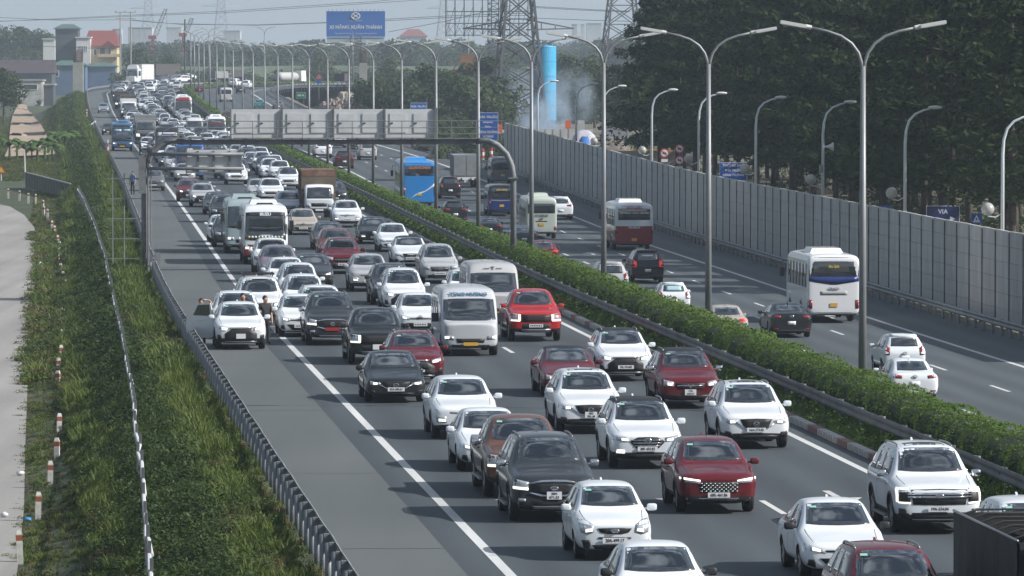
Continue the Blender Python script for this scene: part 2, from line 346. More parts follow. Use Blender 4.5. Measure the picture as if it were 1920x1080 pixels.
# terrain beside the road
def zbank(y): return np.minimum(-1.9, zleft(y) - 1.2)
def bank_z(u, y):
    zl = zleft(y) - .06; zg = zbank(y); wd = 4.2 + 1.9 * np.maximum(0, zl + 1.0)
    k = np.clip((-u - 4.2) / wd, 0, 1); return zl + (zg - zl) * (k * k * (3 - 2 * k)) 
def bank():
    us = np.array([-3.45, -4, -4.8, -5.8, -7, -8.2, -9.5, -12, -16, -22, -40, -90.]); yb = plan(tt, 0)[1]; A = np.zeros((len(tt), len(us), 3))
    for j, u in enumerate(us):
        x, y = plan(tt, u); A[:, j] = np.stack([x, y, bank_z(u, yb) - (.02 if u > -3.5 else 0)], 1)
    return struct(new('roadside_bank', grid_mesh('roadside_bank', A[:, ::-1], SOIL)))
bank()
def verge():
    ts = tt[tt < t_of(1050.)]; yb = plan(ts, 0)[1]; us = np.array([32.7, 33.3, 34.5, 42, 60, 100, 160.]); A = np.zeros((len(ts), len(us), 3))
    for j, u in enumerate(us):
        x, y = plan(ts, u + Rshift(yb)); zz = zright(yb) - (.02 if j < 1 else .1); g = np.minimum(zz, -2.4) if u > 40 else zz
        A[:, j] = np.stack([x, y, g], 1)
    return struct(new('verge', grid_mesh('verge', A[:, ::-1], EARTH)))
verge()
gm = MB(); gm.add([(-6000, -50, -3.3), (6000, -50, -3.3), (6000, 9000, -3.3), (-6000, 9000, -3.3)], [(0, 1, 2, 3)])
struct(gm.ob('ground', SOIL))
# painted lines
for nm, u, side, sh, wd in (('edge_line', 0, 'L', 0, .22), ('edge_line', 11.25, 'L', 0, .2), ('edge_line', 18.9, 'R', 1, .2), ('edge_line', 29.0, 'R', 1, .22)):
    o = strip(nm, [u - wd / 2, u + wd / 2], .005, LINE, side, shift=bool(sh)); o.parent = road_l if side == 'L' else road_r
def flat(name, pts, parent, m=LINE):
    b = MB(); b.add(pts, [tuple(range(len(pts)))]); me = b.mesh(name, m)
    return new(name, me, parent)
for side, us, sh in (('L', (3.72, 7.45), 0), ('R', (22.25, 25.65), 1)):
    for u in us:
        for i in range(46):
            t = t_of(118.) + i * 15. + (4 if side == 'L' else 9); ln = 4.2; y0 = float(plan(t, 0)[1]); s_ = float(Rshift(y0)) if sh else 0
            q = [P(t, u + s_ - .075, .005, side), P(t, u + s_ + .075, .005, side), P(t + ln, u + s_ + .075, .005, side), P(t + ln, u + s_ - .075, .005, side)]
            flat('lane_dash', q, road_l if side == 'L' else road_r)
def arrow(t, u, side='L', sg=-1, sh=0):
    sh_ = [(-.09, 4.2), (.09, 4.2), (.09, 1.9), (.55, 1.9), (0, 0), (-.55, 1.9), (-.09, 1.9)]
    b = MB(); b.add([P(t - sg * y, u + x + sh, .005, side) for x, y in sh_], [(0, 1, 2, 6), (3, 4, 5)]); new('lane_arrow', b.mesh('lane_arrow', LINE), road_l if side == 'L' else road_r)
for tq in (t_of(140.), t_of(352.)):
    for u in (1.85, 5.6, 9.35): arrow(tq, u)
for tq in (t_of(282.), t_of(372.)):
    for u in (20.6, 23.95, 27.3): arrow(tq, u, 'R', 1)
CRACK = mat('bitumen_joint', (.02, .021, .022), .8); PALE = mat('pale_dust', (.15, .155, .15), .9, noise=.3, nscale=2)
for d_, wd in ((128., .05), (151., .04), (178., .05), (205., .04), (246., .06), (268., .05), (318., .06), (371., .06), (425., .08)):
    t = t_of(d_); b = MB(); n = 8; us = np.linspace(-3.4, random.choice([-.86, 2.5, -.86]), n); z = [random.uniform(-.15, .15) for _ in us]
    vs = [P(t + z[i] + s * wd * .5, us[i], .004) for i in range(n) for s in (-1, 1)]; b.add(vs, [(2 * i, 2 * i + 2, 2 * i + 3, 2 * i + 1) for i in range(n - 1)]); new('asphalt_joint', b.mesh('asphalt_joint', CRACK), road_l)
# ------------------------------------------------------------------ guard rails
def guardrail(label, u, t0, t1, face, side='L', sh=False, step=2.2, nindiv=140, zoff=0., htop=.75, rough=0., group=None, GALV=GALV):
    g = thing('guardrail', label, 'guardrail', P(t0, u, 0, side), group=group)
    org = Vector(g.location)
    ts = np.arange(t0, t1, 2.2); yb = plan(ts, 0)[1]; uu = u + (Rshift(yb) if sh else 0); zb = (zleft if side == 'L' else zright)(yb) + zoff
    prof = [(0, .0), (.045, -.04), (.045, -.1), (0, -.14), (0, -.18), (.045, -.22), (.045, -.28), (0, -.32), (-.012, -.32), (.03, -.27), (-.012, -.17), (.03, -.06), (-.012, 0), (0, 0)]
    A = np.zeros((len(ts), len(prof), 3)); wob = rng.normal(0, rough, len(ts))
    for j, (a, b) in enumerate(prof):
        x, y = plan(ts, uu + face * (a + .14) + wob); A[:, j] = np.stack([x, y, zb + htop + b + rng.normal(0, rough * .4, len(ts)) * 0], 1)
    A -= np.array(org); new('beam', grid_mesh('beam', A, GALV, smooth=False), g)
    pm = MB(); pm.tube([(0, 0, -.45), (0, 0, htop - .02)], .07, 8); pmm = pm.mesh('post', GALV, True)
    bm_ = MB(); bm_.box((face * .085, 0, htop - .16), (.13, .17, .30)); bmm = bm_.mesh('spacer', GALV)
    n = int((t1 - t0) / step); rest = MB()
    for i in range(n):
        t = t0 + i * step; y0 = float(plan(t, 0)[1]); p = P(t, u + (float(Rshift(y0)) if sh else 0), zoff, side) - org
        if i < nindiv:
            o = new('post', pmm, g, p, (random.uniform(-.02, .02), random.uniform(-.02, .02), -heading(t))); new('spacer', bmm, o)
        else: rest.box(p + Vector((0, 0, .1)), (.14, .14, 1.2)); rest.box(p + Vector((face * .085, 0, htop - .16)), (.13, .17, .3))
    if rest.v: stuff(rest.ob('far_posts', GALV, g))
    return g
guardrail('galvanised guardrail on stout posts between the hard shoulder and the weedy bank', -3.62, t_of(108.), t_of(289.), 1, rough=.01, nindiv=140, zoff=-.05)
guardrail('galvanised guardrail on the shoulder edge running on past the gantry leg towards the bend', -3.62, t_of(296.), T_B - 40, 1, rough=.015, nindiv=100, zoff=-.05)
guardrail('weathered median guardrail in front of the long clipped hedge', 12.95, t_of(112.), T_B - 40, -1, step=4., nindiv=90, zoff=.13, htop=.72, rough=.006, GALV=WEATH)
guardrail('median guardrail hidden behind the long clipped hedge', 16.6, t_of(120.), T_B - 60, 1, 'R', True, step=4., nindiv=0, zoff=.13, htop=.72)
guardrail('galvanised guardrail running at the foot of the grey noise wall', 32.25, t_of(205.), T_B - 120, -1, 'R', True, step=2.5, nindiv=140, zoff=-.03, htop=.78, rough=.006)
# ------------------------------------------------------------------ hedge
HL = leaf_mat('hedge_leaf', (.055, .11, .017), (.135, .20, .04), nscale=.9)
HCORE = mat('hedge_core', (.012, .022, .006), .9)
def hedge():
    h_ = thing('hedge', 'long clipped green hedge along the median behind the guardrail', 'hedge', P(t_of(150.), 14.1, .1))
    org = np.array(h_.location); Vs = []; Fs = []; off = 0
    ts = np.arange(t_of(118.), T_B - 60, 3.); yb = plan(ts, 0)[1]
    prof = [(-.72, 0), (-.76, .7), (-.5, .95), (.4, .98), (.7, .75), (.7, 0)]
    A = np.zeros((len(ts), len(prof), 3))
    for j, (a, b) in enumerate(prof):
        x, y = plan(ts, 14.1 + a * .96 + rng.normal(0, .03, len(ts))); A[:, j] = np.stack([x, y, zleft(yb) + .12 + b * .95 * (1 - .36 * sstep(230, 420, yb)) + rng.normal(0, .03, len(ts))], 1) - org
    new('dark_core', grid_mesh('dark_core', A, HCORE), h_)  # solid dark core added inside the leaves to block the view through
    per = [(-.78, .05), (-.84, .45), (-.8, .8), (-.6, 1.06), (-.2, 1.12), (.25, 1.12), (.62, 1.0), (.78, .7)]
    pl = np.concatenate([[0], np.cumsum([math.hypot(per[i + 1][0] - per[i][0], per[i + 1][1] - per[i][1]) for i in range(len(per) - 1)])])
    for y0, y1, dens, size in ((118, 200, 800, .085), (200, 300, 520, .11), (300, 480, 230, .165), (480, 800, 80, .30), (800, 1050, 40, .45), (1050, 1075, 30, .5)):
        t0, t1 = t_of(y0), (t_of(y1) if y1 < 1060 else T_B - 60); n = int((t1 - t0) * dens)
        t = rng.uniform(t0, t1, n); q = rng.uniform(0, pl[-1], n); a = np.interp(q, pl, [p[0] for p in per]); b = np.interp(q, pl, [p[1] for p in per])
        low = 1 - .36 * sstep(230, 420, plan(t, 0)[1]); bumpy = .08 * np.sin(t * 1.9 + np.sin(t * .37)) + .07 * np.sin(t * .73 + 1) + .05 * np.sin(t * 4.1 + 2 * q)
        a = a * (1 + bumpy * .8); b = b * low * (1 + bumpy) + rng.normal(0, .018, n) - np.abs(rng.normal(0, .02, n))
        x, y = plan(t, 14.1 + a); yb = plan(t, 0)[1]; Pp = np.stack([x, y, zleft(yb) + .12 + b], 1) - org
        N = np.stack([a * .7, np.zeros(n) - .15, .35 + b * .4], 1); N /= np.linalg.norm(N, axis=1)[:, None]
        V, q4 = leaf_cards(Pp, N, size, .6, .42); Vs.append(V); Fs.append(q4 + off); off += len(V)
    stuff(new('foliage', np_mesh('foliage', np.concatenate(Vs), np.concatenate(Fs), HL), h_))
hedge()
# low ground cover between kerb and rail
def cover():
    Vs = []; Fs = []; off = 0
    for y0, y1, dens, size in ((118, 220, 230, .12), (220, 420, 110, .18), (420, 900, 30, .32)):
        t0, t1 = t_of(y0), t_of(y1); n = int((t1 - t0) * dens); t = rng.uniform(t0, t1, n); u = rng.uniform(12.28, 13.4, n)
        x, y = plan(t, u); hgt = .1 + .38 * (u - 12.25) / 1.1 + .08 * np.sin(t * 1.3); b = rng.uniform(0, 1, n) ** .6 * hgt
        V, q = leaf_cards(np.stack([x, y, zleft(plan(t, 0)[1]) + .12 + b], 1), np.tile([[-.3, -.2, .8]], (n, 1)), size, .5, .6); Vs.append(V); Fs.append(q + off); off += len(V)
    stuff(new('ground_cover', np_mesh('ground_cover', np.concatenate(Vs), np.concatenate(Fs), HL)), 'low green ground cover between the median kerb and the guardrail', 'ground cover')
cover()
# ------------------------------------------------------------------ median street lamps
STEEL = mat('lamp_steel', (.23, .24, .25), .5, .3, noise=.15, nscale=.8)
HEADM = mat('lamp_head', (.6, .61, .6), .45); HEADG = mat('lamp_head_glass', (.5, .5, .48), .2)
def lamp_meshes():
    b = MB(); b.tube([(0, 0, 0), (0, 0, 9.9)], .125, 12, r2=.075); b.lathe([(.2, 0), (.2, .03), (.14, .05), (.14, .5), (.125, .52)], 12); pole = b.mesh('pole', STEEL, True)
    arms = []; heads = []; gl = []
    for s in (-1, 1):
        c = MB(); pts = [(s * .03, 0, 9.75), (s * .05, 0, 10.0), (s * .14, 0, 10.28), (s * .34, 0, 10.55), (s * .65, 0, 10.76), (s * 1.05, 0, 10.9), (s * 1.65, 0, 11.03)]
        c.tube(pts, .052, 8, r2=.04); arms.append(c.mesh('arm', STEEL, True))
        d = MB(); d.tube([(s * 1.5, 0, 11.0), (s * 1.68, 0, 11.04)], .065, 8); d.bar((s * 1.66, 0, 11.04), (s * 2.4, 0, 11.17), .24, .10); heads.append(d.mesh('lamp_head', HEADM))
        e = MB(); e.bar((s * 1.72, 0, 10.99), (s * 2.36, 0, 11.10), .19, .02); gl.append(e.mesh('lens', HEADG))
    return pole, arms, heads, gl
lp = lamp_meshes()
t_lamp = t_of(175.5)
for i in range(29):
    t = t_lamp + i * 39.3
    if t > T_B - 70: break
    L = thing('street_lamp', 'tall double armed steel street lamp standing in the median hedge', 'street lamp', P(t, 14.6, .1), -heading(t), 'lamps along the median')
    new('pole', lp[0], L)
    for k in range(2):
        new('arm', lp[1][k], L); hd = new('lamp_head', lp[2][k], L)
        if i < 12: new('lens', lp[3][k], hd)
# ------------------------------------------------------------------ noise wall
WALLM = mat('noise_wall_concrete', (.50, .49, .47), .85, noise=.16, nscale=.9, bump=.15, coords='Object', stretch=(1, 1.6, .35), rnd=.09)
WPOST = mat('noise_wall_post', (.045, .048, .05), .6)
def noise_wall():
    t0 = t_of(236.); n = 84; st = 4.0
    wl = thing('noise_wall', 'long grey noise wall of upright panels beside the right carriageway', 'wall', P(t0, 33.9, 0, 'R'))
    org = Vector(wl.location); variants = []
    for k in range(4):
        b = MB(); zz = 0.1
        for j in range(6):
            hh = .70; b.box((rng.normal(0, .004), st / 2, zz + hh / 2), (.12, st - .14, hh - .014)); zz += hh
        b.box((.02, st / 2, 2.2), (.05, st - .2, 4.1)); variants.append(b.mesh('panel', WALLM))
    pb = MB(); pb.box((0, 0, 2.1), (.2, .13, 4.3)); pb.box((-.1, 0, .12), (.18, .22, .3)); pm = pb.mesh('post', WPOST)
    for i in range(n):
        t = t0 + i * st; y0 = float(plan(t, 0)[1]); p = P(t, 33.9 + float(Rshift(y0)), -.05 + random.uniform(-.015, .015), 'R') - org; q = P(t + st, 33.9 + float(Rshift(y0 + st)), -.05, 'R') - org
        a = math.atan2(q.x - p.x, q.y - p.y)
        o = new('panel', variants[i % 4], wl, p, (0, 0, -a)); o.rotation_euler.x = math.atan2(q.z - p.z, st); new('post', pm, wl, p + Vector((0, 0, -.02)), (0, 0, -a))
noise_wall()
# lamps of the service road behind the wall
LAMPW = mat('pale_pole_paint', (.58, .64, .68), .4, .1); GLOBE = mat('globe_glass', (.36, .37, .36), .3)
def slamp():
    b = MB(); b.tube([(0, 0, 0), (0, 0, 7.6), (.05, 0, 8.3), (.22, 0, 8.85), (.55, 0, 9.2), (1.0, 0, 9.4), (1.35, 0, 9.48)], [.1, .085, .075, .07, .06, .055, .05], 10); pole = b.mesh('pole', LAMPW, True)
    c = MB(); c.ball((1.62, 0, 9.55), .4, 14, 8, (1, .42, .26)); head = c.mesh('lamp_head', HEADM)
    d = MB(); d.tube([(0, 0, 4.75), (-.35, 0, 4.55), (-.72, 0, 4.6)], .035, 6); br = d.mesh('bracket', LAMPW)
    e = MB(); e.ball((-.72, 0, 4.95), .32, 14, 10); gl = e.mesh('globe', GLOBE, True)
    return pole, head, br, gl
slm = slamp()
for i, (x, d_, gside) in enumerate([(1880, None, 1), (1697, None, 1), (1543, None, 1), (1417, None, 1), (1310, None, 1), (1222, None, 1), (1130, None, 1), (1080, None, 0), (1008, None, 0)]):
    off = 48.; s_ = (x - 23) / (off + (0, 0, 0, 0, .3, .6, 1.2, 1.8, 2.3)[i]); d = F / s_
    L = thing('service_road_lamp', 'pale curved service road lamp with a low white globe rising behind the noise wall' if gside else 'pale curved service road lamp rising amid the smoke by the construction yard', 'street lamp', (*[(x - 960) / F * d, d], -2.5 if d < 600 else -3.2), .08, 'lamps of the service road with globes' if gside else 'lamps of the service road in the smoke')
    new('pole', slm[0], L); new('lamp_head', slm[1], L)
    if i == 2:
        b = MB(); b.lathe([(.05, 0), (.09, .2), (.26, .48), (.26, .5)], 14, (.12, 0, 6.9), 'X'); b.ob('loudspeaker', HEADM, L, True); b = MB(); b.box((-.12, 0, 5.6), (.2, .2, .45)); b.ob('control_box', GALV, L)
    if gside: o = new('bracket', slm[2], L); new('globe', slm[3], L)
# ------------------------------------------------------------------ left side: service road, marker posts, fence
ZS = -1.8
redge = [(25, 1120), (36, 1040), (45, 950), (47, 850), (50, 760), (53, 700), (62, 600), (75, 500), (73, 455), (64, 425), (45, 402), (18, 386), (-30, 377)]
pts = [on_z(x, y, ZS) for x, y in redge]
A = np.array([[(p.x - wd, p.y + (8 if wd > 3 and i > 8 else 0), ZS + (.0 if wd else -.03)) for wd in (14, 3, 0)] for i, p in enumerate(pts)])
struct(new('service_road', grid_mesh('service_road', A, CONC)))
MPW = mat('marker_white', (.5, .49, .46), .8, noise=.3, nscale=6); MPR = mat('marker_red', (.26, .08, .035), .7, noise=.3, nscale=6)
mb = MB(); mb.box((0, 0, .2), (.15, .15, 1.12)); mpm = mb.mesh('shaft', MPW)
mb = MB(); mb.box((0, 0, .66), (.156, .156, .13)); mpr = mb.mesh('red_band', MPR); mb = MB(); mb.box((0, 0, .80), (.14, .14, .08), taper=.7); mpc = mb.mesh('cap', MPW)
for x, y in [(38, 1051), (71, 975), (94, 913), (107, 867), (110, 818), (109, 733), (110, 707), (115, 682), (116, 651), (117, 627), (117, 607), (124, 587), (124, 551), (119, 535), (113, 519), (113, 500), (112, 488), (112, 475), (109, 463), (103, 444), (97, 434), (89, 411), (82, 405), (80, 393), (67, 381), (53, 379), (36, 374), (15, 370)]:
    p = on_z(x, y, ZS); p.z -= .12
    L = thing('marker_post', 'short white concrete marker post with red band beside the service road', 'marker post', p, random.uniform(-.3, .3), 'marker posts along the service road')
    L.rotation_euler.x = random.uniform(-.05, .05); L.rotation_euler.y = random.uniform(-.05, .05)
    new('shaft', mpm, L); new('red_band', mpr, L); new('cap', mpc, L)
# wire fence with a crooked white top pipe
FW = mat('fence_pipe', (.62, .63, .64), .5, noise=.2, nscale=8); FD = mat('fence_post', (.12, .13, .14), .6)
fpix = [(288, 1110), (284, 1075), (277, 1010), (272, 965), (269, 929), (268, 900), (266, 867), (259, 850), (263, 835), (256, 815), (253, 790), (254, 769), (250, 745), (246, 720), (242, 702), (238, 680), (234, 655), (231, 636), (226, 612), (221, 595), (214, 562), (208, 535), (202, 508), (197, 480), (190, 460), (183, 438), (175, 415), (167, 398), (158, 375), (146, 354)]
ZF = -.05
fp = [on_z(x, y, ZF + random.uniform(-.05, .05)) for x, y in fpix]
fe = thing('wire_fence', 'wire fence with a crooked white top pipe running through the weeds', 'fence', (fp[0].x, fp[0].y, -1.6)); org = Vector(fe.location)
for a, b in zip(fp[:-1], fp[1:]):
    n = max(1, int((b - a).length / 3.2))
    for k in range(n):
        p, q = a.lerp(b, k / n), a.lerp(b, (k + 1) / n); j = Vector((random.uniform(-.05, .05), 0, random.uniform(-.06, .06)))
        m_ = MB(); m_.tube([p - org + j, q - org + j * .3], .045, 6); m_.ob('top_pipe', FW, fe)
        m_ = MB(); m_.box((p.x - org.x, p.y - org.y, (p.z - 1.0 - org.z + .35)), (.07, .07, 1.9)); m_.ob('post', FD, fe)
wm = MB()
for a, b in zip(fp[:-1], fp[1:]):
    for k in range(1, 5): wm.bar(a - org - Vector((0, 0, k * .24)), b - org - Vector((0, 0, k * .24)), .012)
wm.ob('wires', FD, fe)
# metal sheet fence where it turns
SHEET = mat('weathered_sheet', (.04, .047, .05), .6, .3, noise=.4, nscale=1.5)
f2 = thing('sheet_fence', 'dark weathered metal sheet fence with a white top rail crossing the bank', 'fence', on_z(140, 372, -1.9)); org = Vector(f2.location)
ca, cb_ = on_z(48, 352, -1.9), on_z(145, 372, -1.9); cb_.y = ca.y - 45
n = 16
for k in range(n):
    p, q = ca.lerp(cb_, k / n), ca.lerp(cb_, (k + .94) / n); m_ = MB(); m_.add([p - org, q - org, q - org + Vector((0, 0, 1.3)), p - org + Vector((0, 0, 1.3)), p - org + Vector((0, .05, 0)), q - org + Vector((0, .05, 0)), q - org + Vector((0, .05, 1.3)), p - org + Vector((0, .05, 1.3))], [(0, 1, 2, 3), (7, 6, 5, 4), (3, 2, 6, 7), (0, 4, 5, 1), (1, 5, 6, 2), (0, 3, 7, 4)]); m_.ob('sheet', SHEET, f2)
m_ = MB(); m_.tube([ca - org + Vector((0, -.03, 1.35)), cb_ - org + Vector((0, -.03, 1.35))], .05, 6); m_.ob('top_rail', FW, f2)
m_ = MB(); m_.tube([ca - org + Vector((0, 0, 0)), ca - org + Vector((-.1, 0, 3.2))], .06, 6); m_.ob('corner_post', FW, f2)
# ================================================================== VEGETATION
GR1 = leaf_mat('grass_leaf', (.062, .105, .02), (.16, .20, .05), nscale=.25)
WD1 = leaf_mat('weed_leaf', (.026, .054, .016), (.078, .115, .033), nscale=.3)
DRY = leaf_mat('dry_stem', (.15, .125, .06), (.27, .22, .12), nscale=.5)
def hidden_col(name, meshes):
    c = bpy.data.collections.new(name)
    for i, m in enumerate(meshes): c.objects.link(bpy.data.objects.new('%s_%02d' % (name, i), m))
    return c
def scatter(name, P_, rot, scl, idx, coll, parent=None):
    me = bpy.data.meshes.new(name); me.vertices.add(len(P_)); me.vertices.foreach_set('co', np.asarray(P_, np.float32).ravel())
    for an, ty, ar in (('rot', 'FLOAT_VECTOR', rot), ('scl', 'FLOAT_VECTOR', scl), ('idx', 'INT', idx)):
        a = me.attributes.new(an, ty, 'POINT'); a.data.foreach_set('vector' if ty == 'FLOAT_VECTOR' else 'value', np.asarray(ar, np.float32 if ty != 'INT' else np.int32).ravel())
    o = new(name, me, parent); g = bpy.data.node_groups.new(name, 'GeometryNodeTree')
    g.interface.new_socket('Geometry', in_out='INPUT', socket_type='NodeSocketGeometry'); g.interface.new_socket('Geometry', in_out='OUTPUT', socket_type='NodeSocketGeometry')
    N = g.nodes; i_ = N.new('NodeGroupInput'); o_ = N.new('NodeGroupOutput'); ip = N.new('GeometryNodeInstanceOnPoints'); ci = N.new('GeometryNodeCollectionInfo')
    ci.inputs['Collection'].default_value = coll; ci.inputs['Separate Children'].default_value = True; ci.inputs['Reset Children'].default_value = True
    def na(nm, dt):
        x = N.new('GeometryNodeInputNamedAttribute'); x.data_type = dt; x.inputs['Name'].default_value = nm; return x.outputs['Attribute']
    er = N.new('FunctionNodeEulerToRotation'); L = g.links
    L.new(na('rot', 'FLOAT_VECTOR'), er.inputs[0]); L.new(i_.outputs[0], ip.inputs['Points']); L.new(ci.outputs[0], ip.inputs['Instance']); ip.inputs['Pick Instance'].default_value = True
    L.new(na('idx', 'INT'), ip.inputs['Instance Index']); L.new(er.outputs[0], ip.inputs['Rotation']); L.new(na('scl', 'FLOAT_VECTOR'), ip.inputs['Scale']); L.new(ip.outputs[0], o_.inputs[0])
    md = o.modifiers.new('scatter', 'NODES'); md.node_group = g
    return o
def tuft(n, h, spread, m):       # grass blades
    V = []; Fc = []
    for i in range(n):
        a = random.uniform(0, 6.28); r = random.uniform(0, spread); b = random.uniform(0, 6.28); l = h * random.uniform(.5, 1.15); bend = random.uniform(.1, .7) * l
        x, y = r * math.cos(a), r * math.sin(a); dx, dy = math.cos(b), math.sin(b); w_ = .012 + .012 * random.random()
        o = len(V); V += [(x - dy * w_, y + dx * w_, 0), (x + dy * w_, y - dx * w_, 0), (x + dx * bend * .35 + dy * w_, y + dy * bend * .35 - dx * w_, l * .62), (x + dx * bend * .35 - dy * w_, y + dy * bend * .35 + dx * w_, l * .62), (x + dx * bend + dy * .003, y + dy * bend - dx * .003, l * .93), (x + dx * bend - dy * .003, y + dy * bend + dx * .003, l * .93)]
        Fc += [(o, o + 1, o + 2, o + 3), (o + 3, o + 2, o + 4, o + 5)]
    return np_mesh('tuft', np.array(V), np.array(Fc), m)
def weed(n, r, h, size, m, m2=None):         # leafy clump
    p = rng.normal(0, 1, (n, 3)); p /= np.linalg.norm(p, axis=1)[:, None]; p *= rng.uniform(.55, 1, (n, 1)) ** .5; p[:, 2] = np.abs(p[:, 2])
    lump = 1 + .25 * np.sin(p[:, 0] * 5 + 1) * np.sin(p[:, 1] * 6)
    P_ = p * np.array([r, r, h]) * lump[:, None]
    V, q = leaf_cards(P_, p + [0, 0, .5], size, .5, .6); mi = (rng.uniform(0, 1, n) < .16).astype(int) if m2 else None
    return np_mesh('weed', V, q, [m, m2] if m2 else m, mi=mi)
clumps = [tuft(70, .55, .35, GR1), tuft(70, .8, .35, GR1), tuft(60, .45, .4, DRY), weed(170, .55, .55, .13, WD1), weed(200, .7, .8, .15, WD1), weed(170, .5, .45, .12, GR1), weed(180, .6, .6, .13, WD1, DRY), weed(260, 1.0, 1.1, .2, WD1)]
CL = hidden_col('bank_clump', clumps)
def noise2(x, y, s=1.0): return np.sin(x * 1.3 * s + 1.7 * np.sin(y * .31 * s)) * np.sin(y * .23 * s + 1.1 * np.sin(x * .9 * s + .5))
def bank_veg():
    Ps = []; Is = []; Ss = []
    for y0, y1, dens, sc in ((100, 200, 10, .75), (200, 330, 6, .95), (330, 560, 2.6, 1.25), (560, 1060, 1.6, 1.6)):
        ua = -10.4 if y1 < 600 else -34.; n = int((y1 - y0) * (-3.8 - ua) * dens); y = rng.uniform(y0, y1, n); u = rng.uniform(ua, -3.75, n); t = np.interp(y, E0[:281, 1], T0[:281])
        X, Y = plan(t, u); Z = bank_z(u, y)
        # keep the service road and dirt track clear
        redx = np.interp(Y, [p.y for p in pts], [p.x for p in pts]); keep = (Y > pts[-1].y) | (X > redx + .15 + .35 * noise2(X, Y, .8))
        keep &= ~in_track(X, Y)
        keep &= ~((noise2(X * 1.1, Y * 2.2, 1.3) > .55) & (rng.uniform(0, 1, n) < .6)); nz = noise2(X * .5, Y) + rng.normal(0, .4, n); slope = np.clip((-u - 3.6) / 5.5, 0, 1)
        idx = np.where(nz > .5, 0, np.where(nz > .15, 1, np.where(nz > -.1, 5, np.where(nz > -.45, 3, np.where(nz > -.55, 4, np.where(nz > -.72, 6, 2))))))
        idx = np.where((slope > .32) & (slope < .62) & (rng.uniform(0, 1, n) < .75), rng.choice([3, 4, 4, 7], n), idx)       # dark shrubs along the fence
        idx = np.where((slope < .25) & (rng.uniform(0, 1, n) < .5), rng.choice([0, 1, 5, 2], n), idx)
        idx = np.where((slope > .85) & (rng.uniform(0, 1, n) < .6), rng.choice([0, 2, 2, 6], n), idx)
        sz = sc * rng.uniform(.6, 1.15, n) * np.where(slope > .8, .45, 1) * np.where(u > -4.3, .6, 1) * np.where((slope > .3) & (slope < .65), .72, .9)
        hm = 1 + .35 * noise2(X * .3, Y * .6)
        Ps.append(np.stack([X, Y, Z - .03], 1)[keep]); Is.append(idx[keep]); Ss.append(np.stack([sz, sz, sz * hm], 1)[keep])
    n = 4200; Y = rng.uniform(96, 400, n) ; e = rng.uniform(-.05, 1, n) * 2.6; X = np.interp(Y, [p.y for p in pts], [p.x for p in pts]) + e + .1 * noise2(Y * .7, Y, 2.)     # ragged grass along the service road
    Ps.append(np.stack([X, Y, np.full(n, -1.93)], 1)); Is.append(rng.choice([0, 2, 2, 5, 0, 6], n)); z_ = rng.uniform(.3, .75, n) * (1 + (Y > 220)); Ss.append(np.stack([z_, z_, z_ * np.where(e < .3, .45, .8)], 1))
    P_ = np.concatenate(Ps); I_ = np.concatenate(Is); S_ = np.concatenate(Ss); n = len(P_)
    o = scatter('bank_vegetation', P_, np.stack([rng.normal(0, .08, n), rng.normal(0, .08, n), rng.uniform(0, 6.28, n)], 1), S_, I_, CL)
    stuff(o, 'grass and leafy weeds overgrowing the bank left of the guardrail', 'vegetation')
    return n
trk = [((34, 196), (50, 199)), ((30, 205), (52, 208)), ((24, 218), (62, 222)), ((20, 235), (74, 235)), ((18, 255), (86, 255)), ((16, 280), (97, 275)), ((8, 298), (104, 294))]
TR = [(on_z(a[0], a[1], -1.86), on_z(b[0], b[1], -1.86)) for a, b in trk]
def in_track(X, Y):
    ys = [a.y for a, b in TR][::-1]; l = np.interp(Y, ys, [a.x for a, b in TR][::-1]); r = np.interp(Y, ys, [b.x for a, b in TR][::-1])
    return (X > l - .3) & (X < r + .3) & (Y > ys[0]) & (Y < ys[-1])
BU = np.array([-90, -40, -22, -16, -12, -9.5, -8.2, -7, -5.8, -4.8, -4, -3.45])
def track_z(p): t, u = to_tu(p.x, p.y); return (p.x, p.y, float(np.interp(u, BU, bank_z(BU, float(plan(t, 0)[1])))) + .3)
TRf = [(TR[i][0].lerp(TR[i + 1][0], k / 5), TR[i][1].lerp(TR[i + 1][1], k / 5)) for i in range(len(TR) - 1) for k in range(6)]
A = np.array([[track_z(a.lerp(b, k / 8)) for k in range(9)] for a, b in TRf]); struct(new('dirt_track', grid_mesh('dirt_track', A, DIRT)))
bank_veg()
